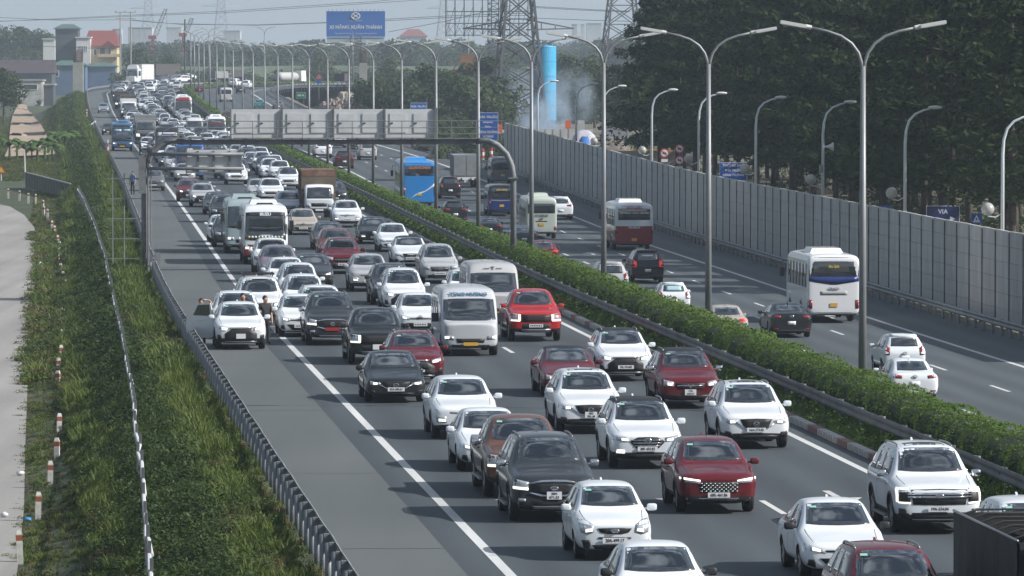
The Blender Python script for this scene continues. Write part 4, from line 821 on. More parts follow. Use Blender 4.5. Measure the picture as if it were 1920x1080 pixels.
def car_proto(kind, st, rails=True, lit=True, sunroof=False, darkroof=False, wrack=False):
    key = (kind, st, rails, lit, sunroof, darkroof, wrack)
    if key in PROTO: return PROTO[key]
    s = SPEC[kind]; L, W, H, zb, hf = s['L'], s['W'] / 2, s['H'], s['zb'], s['hf']; rear_d = s['rear']; yf = L / 2 - s['fo'] - .05; yr = yf - s['wb']; Rw = s['R']
    V, Fc = loft(car_stations(s)); cut = [(sx * (W - .02), y, Rw * .98, Rw + .055, .26) for sx in (-1, 1) for y in (yf, yr)]
    base = ('body', kind)
    if base not in PROTO: PROTO[base] = evaluate(V, Fc, cut)
    me0, bvh = PROTO[base]; me = me0.copy(); me.name = 'body'; me.materials.clear(); me.materials.append(PAINT); me.materials.append(PLASTIC); mi = []
    for p in me.polygons:
        c = p.center; inw = any(abs(math.hypot(c.y - y, c.z - Rw * .98) - (Rw + .055)) < .03 and abs(p.normal.x) < .6 and abs(c.x) > W - .35 for y in (yf, yr)) or (abs(abs(c.x) - (W - .28)) < .02 and abs(p.normal.x) > .9)
        dark = inw or c.z < zb + .035 or (s['clad'] and c.z < s['clad']) or (darkroof and c.z > H - .12)
        mi.append(1 if dark else 0)
    me.polygons.foreach_set('material_index', mi); me.polygons.foreach_set('use_smooth', [True] * len(mi))
    parts = [('body', me, None, None, 0)]
    def add(name, mesh, par=None, tr=None, lod=0): parts.append((name, mesh, par, tr, lod)); return len(parts) - 1
    ywb, ywt = L / 2 - s['ca'], L / 2 - s['wa']; rf = .70 if rear_d != 'van' else .86; cz = s['cz']
    # windscreen, seen from ahead
    zt = H - .075; zl = cz + .055
    add('windscreen', patch('windscreen', bvh, [(-W * .735, zl + .02), (-W * .45, zl), (0, zl - .008), (W * .45, zl), (W * .735, zl + .02)], [(-W * (rf - .075), zt - .02), (-W * .4, zt), (0, zt + .004), (W * .4, zt), (W * (rf - .075), zt - .02)], 'F', GLASS, .005, 7, 11, .012))
    zsl, zsu = s['belt'] + .035, H - .135
    a1 = ywb - .20; a2 = ywt - .06; yr_ = L / 2 - s['ra']
    if rear_d == 'sedan': q1, q2 = L / 2 - lerp(s['ra'], s['da'], .55), L / 2 - s['ra'] + .12
    elif rear_d == 'pickup': q1, q2 = yr_ + .10, yr_ + .14
    elif rear_d == 'van': q1, q2 = yr_ + .2, yr_ + .2
    else: q1, q2 = L / 2 - lerp(s['ra'], L - .12, .35), yr_ + .10
    nwin = 3 if (kind in ('bigsuv', 'mpv', 'van', 'suv', 'crossover')) else 2
    cutsb = np.linspace(a1, q1, nwin + 1); cutst = np.linspace(a2, q2, nwin + 1)
    if nwin == 2: cutsb = [a1, lerp(a1, q1, .47), q1]; cutst = [a2, lerp(a1, q1, .47) + .02, q2]
    for ax in ('L', 'R'):
        for k in range(nwin):
            b0, b1, t0_, t1_ = cutsb[k] - .02, cutsb[k + 1] + .02, cutst[k] - .02, cutst[k + 1] + .02
            if k == 0: t0_ = cutst[0]
            add('side_window', patch('side_window', bvh, [(b0, zsl), (b1, zsl)], [(t0_, zsu), (t1_, zsu)], ax, GLASS, .004, 4, 5, .01))
        for hy in (lerp(a1, q1, .42), lerp(a1, q1, .9)):
            add('door_handle', patch('door_handle', bvh, [(hy - .09, s['belt'] - .13), (hy + .09, s['belt'] - .13)], [(hy - .09, s['belt'] - .095), (hy + .09, s['belt'] - .095)], ax, CHROME if kind == 'bigsuv' else PAINT, .03, 2, 3, .01), lod=1)
        for sy in (a1 - .12, lerp(a1, q1, .48)):
            add('door_seam', patch('door_seam', bvh, [(sy - .006, zb + .16), (sy + .006, zb + .16)], [(sy - .006, s['belt'] - .02), (sy + .006, s['belt'] - .02)], ax, PLASTIC, .002, 6, 2, .005), lod=1)
    # rear window
    if rear_d == 'sedan': zl2, zt2, wl, wt = s['dz'] + .06, H - .11, .62, .54
    elif rear_d == 'pickup': zl2, zt2, wl, wt = s['belt'] + .13, H - .12, .6, .55
    elif rear_d == 'van': zl2, zt2, wl, wt = s['belt'] + .05, H - .4, .74, .72
    else: zl2, zt2, wl, wt = s['belt'] + .13, H - .13, .62, .56
    add('rear_window', patch('rear_window', bvh, [(-W * wl, zl2), (0, zl2 - .01), (W * wl, zl2)], [(-W * wt, zt2), (0, zt2 + .02), (W * wt, zt2)], 'B', GLASS, .005, 5, 9, .012))
    if rear_d == 'hatch': add('spoiler', patch('spoiler', bvh, [(-W * .6, H - .10), (W * .6, H - .10)], [(-W * .58, H - .05), (W * .58, H - .05)], 'B', PAINT, .06, 2, 7, .05), lod=1)
    # tail lights, rear bumper
    zr = s.get('dz', s['belt'])
    if rear_d == 'sedan': tl = ([(.52, zr - .20), (.93, zr - .18)], [(.50, zr - .10), (.93, zr - .04)])
    elif rear_d in ('van', 'pickup'): tl = ([(.82, zr - .35), (.95, zr - .35)], [(.82, zr + .1), (.95, zr + .1)])
    elif kind in ('suv', 'crossover', 'bigsuv'): tl = ([(.46, zr - .06), (.92, zr - .10)], [(.46, zr + .03), (.90, zr + .10)])
    else: tl = ([(.68, zr - .2), (.92, zr - .2)], [(.66, zr + .06), (.86, zr + .18)])
    for sx in (-1, 1):
        lw = [(sx * x * W, z) for x, z in tl[0]]; u_ = [(sx * x * W, z) for x, z in tl[1]]
        i = add('tail_light', patch('tail_light', bvh, lw, u_, 'B', TAIL, .008, 3, 6, .02)); mid = lambda p: [(lerp(p[0][0], p[1][0], .15), p[0][1] + .03), (lerp(p[0][0], p[1][0], .8), p[1][1] + .03)]
        add('reflector', patch('reflector', bvh, [(sx * .62 * W, zb + .17), (sx * .84 * W, zb + .17)], [(sx * .62 * W, zb + .22), (sx * .84 * W, zb + .22)], 'B', TAIL, .008, 2, 4, .01), lod=1)
    if rear_d != 'van': add('rear_bumper', patch('rear_bumper', bvh, [(-.75 * W, zb + .05), (.75 * W, zb + .05)], [(-.8 * W, zb + .15), (.8 * W, zb + .15)], 'B', PLASTIC, .01, 3, 8, .02), lod=1)
    add('rear_plate', patch('rear_plate', bvh, [(-.17, zb + .36), (.17, zb + .36)], [(-.17, zb + .52), (.17, zb + .52)], 'B', PLATE, .02, 2, 4, .01))
    # front
    ids = {}
    for nm, m, low, up, off, mir, par, rows in front_style(st, lit):
        for sx in ((1, -1) if mir else (1,)):
            cv = lambda q: [(sx * x * W, zb + v * (hf - zb)) for x, v in q]
            i = add(nm, patch(nm, bvh, cv(low), cv(up), 'F', m, off, rows, max(5, len(low), len(up)) if rows > 2 else 2, .02), ids.get((par, sx), ids.get((par, 1))) if par else None, None, 0 if nm in ('headlight', 'headlight_beam', 'grille') else 1)
            ids[(nm, sx)] = i
    # number plate and emblem seat
    pz = zb + (.40 if st in ('shield', 'hex', 'offroad', 'bars', 'scales') else .34) * (hf - zb)
    if st == 'bars': pz = zb + .36 * (hf - zb)
    if st == 'scales': pz = zb + .30 * (hf - zb)
    hit = bvh.ray_cast(Vector((0, 8, pz)), Vector((0, -1, 0)))[0]; fy = (hit.y if hit else L / 2) + .035
    pb = MB(); pb.box((0, 0, 0), (.50, .014, .12)); pw = pb.mesh('number_plate', PLATE); pl_seat = (fy, pz)
    ez = zb + dict(shield=.62, offroad=.63, bars=.72, smile=.65, hex=.70, scales=.68, trapeze=.68, plain=.78, wide=.80, truckface=.70).get(st, .64) * (hf - zb)
    hit = bvh.ray_cast(Vector((0, 8, ez)), Vector((0, -1, 0)))[0]; ey = (hit.y if hit else L / 2) + .02
    for sx in (-1, 1): add('bonnet_seam', patch('bonnet_seam', bvh, [(sx * W * .73 - .006, L / 2 - .22), (sx * W * .80 - .006, ywb + .05)], [(sx * W * .73 + .006, L / 2 - .22), (sx * W * .80 + .006, ywb + .05)], 'T', PLASTIC, .001, 2, 8, .004), lod=1)
    # mirrors
    for sx in (-1, 1): add('mirror', None, None, ((sx * (W * .965), ywb - .30, s['belt'] + .06), (0, 0, 0), (sx, 1, 1)), 0)
    if rails and kind in ('suv', 'bigsuv', 'crossover', 'mpv'):
        for sx in (-1, 1):
            pts_ = []
            for k in range(9):
                y = lerp(ywt - .25, yr_ + .25, k / 8); h_ = bvh.ray_cast(Vector((sx * W * (rf - .08), y, 8)), Vector((0, 0, -1)))[0]; pts_.append((sx * W * (rf - .08), y, (h_.z if h_ else H) + (.012 if k in (0, 8) else .045)))
            b = MB(); b.tube(pts_, .02, 6); add('roof_rail', b.mesh('roof_rail', ALLOY, True), lod=1)
    if sunroof: add('sunroof', patch('sunroof', bvh, [(-W * .46, ywt - .75), (W * .46, ywt - .75)], [(-W * .46, ywt - .22), (W * .46, ywt - .22)], 'T', GLASS, .004, 3, 5, .01), lod=1)
    if wrack:
        b = MB()
        for k in range(6): y = lerp(ywt - .3, yr_ + .3, k / 5); b.bar((-W * .62, y, H + .09), (W * .62, y, H + .09), .05, .03)
        for sx in (-1, 1): b.bar((sx * W * .62, ywt - .3, H + .10), (sx * W * .62, yr_ + .3, H + .10), .05, .06); b.bar((sx * W * .55, ywt - .5, H - .02), (sx * W * .6, ywt - .5, H + .1), .04); b.bar((sx * W * .55, yr_ + .5, H - .02), (sx * W * .6, yr_ + .5, H + .1), .04)
        add('roof_rack', b.mesh('roof_rack', PLASTIC))
    ah = bvh.ray_cast(Vector((0, yr_ + .2, 8)), Vector((0, 0, -1)))[0]
    if ah and kind not in ('van', 'pickup'): b = MB(); b.prism([(yr_ + .12, ah.z - .02), (yr_ + .30, ah.z - .01), (yr_ + .13, ah.z + .05)], -.02, .02, 'YZ'); add('aerial', b.mesh('aerial', PAINT), lod=1)
    if s['clad']:
        for ax, sx in (('L', -1), ('R', 1)):
            for y in (yf, yr):
                lo = [(y + math.cos(math.pi * (.04 + .92 * k / 12)) * (Rw + .05), Rw * .98 + math.sin(math.pi * (.04 + .92 * k / 12)) * (Rw + .05)) for k in range(13)]; up = [(y + math.cos(math.pi * (.04 + .92 * k / 12)) * (Rw + .11), Rw * .98 + math.sin(math.pi * (.04 + .92 * k / 12)) * (Rw + .11)) for k in range(13)]
                add('wheel_arch', patch('wheel_arch', bvh, lo, up, ax, PLASTIC, .012, 2, 13, .03), lod=1)
    for sx in (-1, 1):
        for y in (yf, yr): add('wheel', None, None, ((sx * (W - .14), y, Rw), (0, 0, 0), (1, 1, 1)), 0)
    if rear_d in ('pickup', 'van') or kind == 'bigsuv':
        for sx in (-1, 1): b = MB(); b.box((sx * (W - .04), (yf + yr) / 2, zb + .05), (.14, s['wb'] - 2 * Rw - .25, .05)); add('side_step', b.mesh('side_step', ALLOY if kind != 'van' else PLASTIC), lod=1)
    PROTO[key] = dict(parts=parts, spec=s, yf=yf, yr=yr, plate=pl_seat, emb=(ey, ez), W=W, fz=hf); return PROTO[key]
pbox = MB(); pbox.box((0, 0, 0), (.50, .016, .115)); PM = {k: None for k in 'wyr'}
for k_, m_ in (('w', PLATE), ('y', PLATEY), ('r', PLATER)): b_ = MB(); b_.box((0, 0, 0), (.50, .016, .115)); PM[k_] = b_.mesh('number_plate', m_)
PSQ = {}
for k_, m_ in (('w', PLATE), ('y', PLATEY)): b_ = MB(); b_.box((0, 0, 0), (.33, .016, .17)); PSQ[k_] = b_.mesh('number_plate', m_)
sh_ = MB()
for i_ in range(7): sh_.box((-.19 + i_ * .062, -.0, 0), (.034, .004, .055))
PINK = sh_.mesh('figures', INK)
sticker = MB(); sticker.box((0, 0, 0), (.13, .004, .07)); STK = sticker.mesh('sticker', mat('sticker_green', (.25, .5, .42), .5))
LEFT_YAW = lambda p: math.pi - heading(to_tu(p.x, p.y)[0])
NV = 0
def place_car(kind, st, px, py, col, label, side='L', plate=None, pcol='w', rails=True, lit=True, sunroof=False, darkroof=False, mircol=None, emb=None, lod=0, group=None, yaw=0., cat='car', square=False, wrack=False, name='car', pos=None, brake=False):
    global NV
    pr = car_proto(kind, st, rails, lit, sunroof, darkroof, wrack); p = pos or on_road(px, py, side); t, u = to_tu(p.x, p.y); hd = heading(t)
    rz = -hd + (math.pi if side == 'L' else 0) + yaw
    ax_y = pr['yf'] if side == 'L' else pr['yr']
    o = Vector(p) - Matrix.Rotation(rz, 3, 'Z') @ Vector((0, ax_y, 0)); t2, _ = to_tu(o.x, o.y); yb = float(plan(t2, 0)[1]); o.z = float((zleft if side == 'L' else zright)(yb)) + .004
    slope = -math.atan2(float((zleft if side == 'L' else zright)(yb + 2)) - o.z, 2)
    root = thing(name, label, cat, o, rz, group); root.rotation_euler.x = slope * (1 if side == 'L' else -1)
    col4 = (*col, 1); objs = []; NV += 1; ty, rim = wheel_meshes(pr['spec']['R'])
    for nm, me, par, tr, lo in pr['parts']:
        if lo > lod and lod == 0 and False: pass
        if lod and lo: objs.append(None); continue
        if side == 'R' and nm in ('headlight_beam', 'fog_lamp', 'intake', 'grille_bar', 'grille_stud', 'slot', 'bumper_trim', 'grille_frame'): objs.append(None); continue
        if side == 'L' and nm in ('reflector', 'rear_bumper', 'rear_plate', 'spoiler'): objs.append(None); continue
        if nm == 'wheel':
            w_ = new('wheel', ty, root, tr[0]); new('rim', rim, w_) if not lod else None; objs.append(w_); continue
        if nm == 'mirror':
            mm = get_mirror(mircol or PAINT); c = new('mirror', mm, root, tr[0]); c.scale = tr[2]; c.color = col4; objs.append(c); continue
        if nm == 'rear_plate' and pcol == 'y': pass
        c = new(nm, me, (objs[par] if par is not None and objs[par] else root)); c.color = col4; objs.append(c)
        if brake and nm == 'tail_light': c.material_slots[0].link = 'OBJECT'; c.material_slots[0].material = TAILON
    if side == 'L':
        fy, pz = pr['plate']
        if square:
            q = new('number_plate', PSQ[pcol], root, (0 if lod else -.1 * 0, fy, pz + .02), (0, 0, math.pi))
            if plate:
                a, b2 = plate.split(' ', 1); new('figures', text_mesh(a, .08, INK), q, (0, -.010, .04), (R(90), 0, 0)); new('figures', text_mesh(b2, .08, INK), q, (0, -.010, -.042), (R(90), 0, 0))
        else:
            q = new('number_plate', PM[pcol], root, (0, fy, pz), (0, 0, math.pi))
            if plate: new('figures', text_mesh(plate, .098, INK if pcol != 'r' else PLATE, sx=.84), q, (0, -.010, 0), (R(90), 0, 0))
            elif not lod and pcol != 'r': new('figures', PINK, q, (0, -.009, 0))
        if emb and not lod:
            if emb not in EMB: EMB[emb] = emblem(emb)
            new('emblem', EMB[emb], root, (0, pr['emb'][0], pr['emb'][1]))
        if not lod and random.random() < .6:
            s = pr['spec']; bv = PROTO[('body', kind)][1]; h_ = bv.ray_cast(Vector((s['W'] * .5 * .5, 8, s['H'] - .15)), Vector((0, -1, 0)))
            if h_[0]: k_ = new('sticker', STK, root, h_[0] + h_[1] * .012); k_.rotation_euler = (math.atan2(-h_[1].z, h_[1].y) * -1, 0, 0)
    elif not lod and emb:
        if emb not in EMB: EMB[emb] = emblem(emb)
        bv = PROTO[('body', kind)][1]; z = pr['spec'].get('dz', pr['spec']['belt']) - .13; h_ = bv.ray_cast(Vector((0, -8, z)), Vector((0, 1, 0)))[0]
        if h_: new('emblem', EMB[emb], root, (0, h_.y - .02, z), (0, 0, math.pi))
    return root
# ---- buses, vans and trucks
def road_root(name, label, cat, px, py, side, axle_y, group=None, pos=None, yaw=0.):
    p = pos or on_road(px, py, side); t, u = to_tu(p.x, p.y); hd = heading(t); rz = -hd + (math.pi if side == 'L' else 0) + yaw
    o = Vector(p) - Matrix.Rotation(rz, 3, 'Z') @ Vector((0, axle_y, 0)); t2, _ = to_tu(o.x, o.y); yb = float(plan(t2, 0)[1]); zf = zleft if side == 'L' else zright
    o.z = float(zf(yb)) + .004; g = math.atan2(float(zf(yb + 2)) - float(zf(yb)), 2); r = thing(name, label, cat, o, rz, group); r.rotation_euler.x = -g if side == 'L' else g; return r
def bus_body(L, W, H, zb, rake, R_, fo, wb, tailr=.12, nose=0.):
    w_ = W / 2; hz = lerp(zb, H, .45)
    st = [(0, zb + .06, .90, lerp(zb, H, .42)), (.05, zb + .02, .955, lerp(zb, H, .48))]
    if nose: st = [(0, zb + .08, .84, lerp(zb, H, .40)), (.1, zb + .02, .93, lerp(zb, H, .44)), (nose, zb, .985, lerp(zb, H, .47))]
    st += [(rake * .55 + nose + .03, zb, .985, lerp(zb, H, .78)), (rake + nose + .06, zb, .99, H - .06), (rake + nose + .5, zb, 1, H), (L * .5, zb, 1, H), (L - .5, zb, 1, H), (L - tailr, zb + .02, .99, H - .04), (L - .03, zb + .08, .95, H - .16), (L, zb + .15, .90, H - .28)]
    V, Fc = loft([bus_ring(L / 2 - a, z0, k * w_, h_, 1.0 if h_ > H * .9 else .5) for a, z0, k, h_ in st])
    yf = L / 2 - fo; yr = yf - wb; cut = [(s * (w_ - .02), y, R_, R_ + .07, .3) for s in (-1, 1) for y in (yf, yr)]
    me, bvh = evaluate(V, Fc, cut); return me, bvh, yf, yr
BUSC = {}
def bus(name, label, px, py, side, col, L=8, W=2.3, H=3.0, zb=.32, rake=.35, R_=.42, fo=1.7, wb=4.2, band=None, wz=(.36, .86), sz=(.46, .83), nwin=6, header=None, htxt=None, rear=None, lit=True, plate='y', cat='bus', group=None, nose=0., roofac=True, glass=None, frontpanel=None, mirrors='ear', small=False, wstick=None, yaw=0., roofcol=None, curtain=None):
    key = (L, W, H, zb, rake, R_, fo, wb, nose)
    if key not in BUSC: BUSC[key] = bus_body(L, W, H, zb, rake, R_, fo, wb, nose=nose)
    me0, bvh, yf, yr = BUSC[key]; w_ = W / 2; me = me0.copy(); me.name = 'body'; me.materials.clear()
    for m in [PAINT, PLASTIC] + ([band[2]] if band else [PAINT]) + [roofcol or PAINT]: me.materials.append(m)
    mi = []
    for p in me.polygons:
        c = p.center; k = 0
        if c.z < zb + .08 or (abs(c.x) < w_ - .2 and c.z < zb + .5 and abs(p.normal.x) > .9): k = 1
        elif any(math.hypot(c.y - y, c.z - R_) < R_ + .10 for y in (yf, yr)) and abs(p.normal.x) < .5 and abs(c.y) < L / 2 - .4 and c.z < R_ * 2.3: k = 1
        elif band and band[0] < c.z < band[1]: k = 2
        elif roofcol and c.z > H - .2: k = 3
        mi.append(k)
    me.polygons.foreach_set('material_index', mi); me.polygons.foreach_set('use_smooth', [True] * len(mi))
    r = road_root(name, label, cat, px, py, side, yf if side == 'L' else yr, group, yaw=yaw); c4 = (*col, 1)
    def add(nm, m, par=None): o = new(nm, m, par or r); o.color = c4; return o
    body = add('body', me); zz = lambda v: lerp(zb, H, v); g = glass or GLASSB
    ws = add('windscreen', patch('windscreen', bvh, [(-w_ * .90, zz(wz[0]) + .03), (-w_ * .6, zz(wz[0])), (w_ * .6, zz(wz[0])), (w_ * .90, zz(wz[0]) + .03)], [(-w_ * .86, zz(wz[1])), (-w_ * .5, zz(wz[1]) + .03), (w_ * .5, zz(wz[1]) + .03), (w_ * .86, zz(wz[1]))], 'F', GLASS, .008, 8, 12, .02))
    y0, y1 = L / 2 - rake - nose - .55, -L / 2 + .35
    if nwin:
        e = np.linspace(y0, y1, nwin + 1)
        for ax in ('L', 'R'):
            for k in range(nwin): add('side_window', patch('side_window', bvh, [(e[k] - .008, zz(sz[0])), (e[k + 1] + .008, zz(sz[0]))], [(e[k] - .008, zz(sz[1])), (e[k + 1] + .008, zz(sz[1]))], ax, g, .006, 3, 4, .015))
    if side == 'L':
        for s in (-1, 1):
            h_ = add('headlight', patch('headlight', bvh, [(s * w_ * .55, zz(.15)), (s * w_ * .92, zz(.16))], [(s * w_ * .58, zz(.21)), (s * w_ * .93, zz(.235))], 'F', LAMP, .012, 3, 5, .03))
            if lit: add('headlight_beam', patch('headlight_beam', bvh, [(s * w_ * .74, zz(.17)), (s * w_ * .88, zz(.17))], [(s * w_ * .74, zz(.205)), (s * w_ * .88, zz(.21))], 'F', DRL, .02, 2, 3, .01), h_)
        add('grille', patch('grille', bvh, [(-w_ * .45, zz(.10)), (w_ * .45, zz(.10))], [(-w_ * .5, zz(.17)), (w_ * .5, zz(.17))], 'F', PLASTIC, .012, 3, 6, .02))
        add('bumper', patch('bumper', bvh, [(-w_ * .86, zz(.02)), (w_ * .86, zz(.02))], [(-w_ * .9, zz(.07)), (w_ * .9, zz(.07))], 'F', PLASTIC, .012, 3, 8, .02))
        pl = new('number_plate', PM[plate], r, (0, L / 2 + .03, zz(.08)), (0, 0, math.pi))
        if frontpanel: add('front_panel', patch('front_panel', bvh, [(-w_ * .93, zz(frontpanel[0])), (w_ * .93, zz(frontpanel[0]))], [(-w_ * .93, zz(frontpanel[1])), (w_ * .93, zz(frontpanel[1]))], 'F', frontpanel[2], .006, 5, 10, .01))
        if header:
            h2 = add('header_panel', patch('header_panel', bvh, [(-w_ * .84, zz(header[0])), (w_ * .84, zz(header[0]))], [(-w_ * .82, zz(header[1])), (w_ * .82, zz(header[1]))], 'F', header[2], .014, 4, 10, .015))
        if htxt:
            h_ = bvh.ray_cast(Vector((0, 20, zz(htxt[1]))), Vector((0, -1, 0)))
            tm_ = text_mesh(htxt[0], htxt[2], htxt[3], bold=.01); o = new('lettering', tm_, r, h_[0] + h_[1] * .03); o.rotation_euler = (R(90) - math.atan2(h_[1].z, h_[1].y), 0, math.pi)
        if not small:
            for s in (-1, 1): b = MB(); b.bar((s * w_ * .75, L / 2 - rake * .6 - nose + .05, zz(wz[0]) + .03), (s * w_ * .1, L / 2 - rake * .75 - nose + .06, zz(lerp(wz[0], wz[1], .25))), .02); add('wiper', b.mesh('wiper', PLASTIC))
        if curtain:
            for s in (-1, 1): add('sun_visor', patch('sun_visor', bvh, [(s * w_ * .08, zz(.66)), (s * w_ * .78, zz(.66))], [(s * w_ * .08, zz(.74)), (s * w_ * .76, zz(.74))], 'F', curtain, .014, 2, 4, .01))
        if wstick:
            for k in range(11):
                x = lerp(-.72, .72, k / 10) * w_; h_ = bvh.ray_cast(Vector((x, 20, zz(wz[0]) + .17)), Vector((0, -1, 0))); b = MB(); b.ball((0, 0, 0), .06, 8, 6); o = new('dashboard_ornament', b.mesh('dashboard_ornament', wstick[k % len(wstick)], True), r, h_[0] + h_[1] * .02)
    else:
        wlo, whi = rear.get('win', (.55, .86)); add('rear_window', patch('rear_window', bvh, [(-w_ * rear.get('ww', .82), zz(wlo)), (w_ * rear.get('ww', .82), zz(wlo))], [(-w_ * rear.get('ww', .82), zz(whi)), (w_ * rear.get('ww', .82), zz(whi))], 'B', GLASS, .008, 5, 10, .02))
        tl = rear.get('tail', (.12, .25, .78, .94))
        for s in (-1, 1): add('tail_light', patch('tail_light', bvh, [(s * w_ * tl[2], zz(tl[0])), (s * w_ * tl[3], zz(tl[0]))], [(s * w_ * tl[2], zz(tl[1])), (s * w_ * tl[3], zz(tl[1]))], 'B', TAIL, .012, 3, 4, .02))
        add('rear_bumper', patch('rear_bumper', bvh, [(-w_ * .88, zz(.02)), (w_ * .88, zz(.02))], [(-w_ * .9, zz(.06)), (w_ * .9, zz(.06))], 'B', PLASTIC, .012, 2, 8, .02))
        h_ = bvh.ray_cast(Vector((0, -20, zz(rear.get('plate', .17)))), Vector((0, 1, 0)))[0]; new('number_plate', PSQ['y'] if plate == 'y' else PSQ['w'], r, h_ + Vector((0, -.02, 0)))
        for i, (txt, v, size, m, x) in enumerate(rear.get('txt', [])):
            h_ = bvh.ray_cast(Vector((x, -20, zz(v))), Vector((0, 1, 0))); o = new('lettering', text_mesh(txt, size, m, bold=.006), r, h_[0] + Vector((0, -.03, 0))); o.rotation_euler = (R(90), 0, 0)
        for nm, lo, up, m in rear.get('patches', []): add(nm, patch(nm, bvh, [(x * w_, zz(v)) for x, v in lo], [(x * w_, zz(v)) for x, v in up], 'B', m, .010, 3, 10, .01))
    ty, rim = wheel_meshes(R_, .26)
    for s in (-1, 1):
        for y in (yf, yr): q = new('wheel', ty, r, (s * (w_ - .16), y, R_)); new('rim', rim, q)
    if mirrors == 'ear':
        for s in (-1, 1):
            b = MB(); b.tube([(s * w_ * .9, L / 2 - rake - nose - .05, zz(.80)), (s * (w_ + .12), L / 2 - .02 - nose, zz(.80)), (s * (w_ + .15), L / 2 - .02 - nose, zz(.72))], .025, 6); b.box((s * (w_ + .16), L / 2 - .02 - nose, zz(.62)), (.2, .12, .45)); add('mirror', b.mesh('mirror', PLASTIC))
    elif mirrors == 'small':
        for s in (-1, 1):
            b = MB(); b.box((s * (w_ + .13), L / 2 - nose - rake * .8 - .15, zz(.50)), (.24, .14, .3)); add('mirror', b.mesh('mirror', PLASTIC))
    if roofac:
        b = MB(); V_ = []; x_, yl = w_ * .62, L * .16
        b.box((0, -L * .02, H + .08), (x_ * 2, yl * 2, .2), taper=.86); m2, _ = b.mesh('x', PAINT), None; add('roof_unit', m2); m2.name = 'roof_unit'
        if side == 'L': b = MB(); b.box((0, L * .5 - rake - nose - .9, H + .02), (W * .4, .35, .1), taper=.8); add('roof_hatch', b.mesh('roof_hatch', PLASTIC))
    return r, bvh
RED = mat('bus_red', (.23, .014, .018), .35, coat=.6); BLUE = mat('coach_blue', (.012, .16, .48), .35, coat=.6); NAVY = mat('navy', (.012, .03, .16), .35, coat=.5); SKYB = mat('pale_blue', (.30, .50, .60), .4)
TEXTW = mat('white_lettering', (.7, .72, .74), .5); TEXTO = mat('orange_lettering', (.6, .16, .02), .5); TEXTY = mat('yellow_lettering', (.65, .5, .05), .5); TEXTR = mat('red_lettering', (.5, .03, .03), .5); TEXTG = mat('grey_lettering', (.10, .12, .14), .5); TEXTB = mat('blue_lettering', (.02, .1, .45), .5)
TARP = mat('dark_tarpaulin', (.022, .024, .027), .75, noise=.4, nscale=5, bump=.3); RUST = mat('rusty_box', (.085, .066, .05), .8, noise=.5, nscale=2.5, col2=(.16, .12, .085)); RUSTO = mat('faded_orange', (.17, .095, .06), .8, noise=.5, nscale=2); CHAS = mat('chassis', (.03, .03, .03), .7)
GREYB = mat('grey_cargo_box', (.24, .25, .26), .55, noise=.2, nscale=1.2); WBOX = mat('white_cargo_box', (.62, .62, .61), .55, noise=.12, nscale=1.0); BROOF = mat('brown_canvas', (.07, .062, .058), .8, noise=.3)
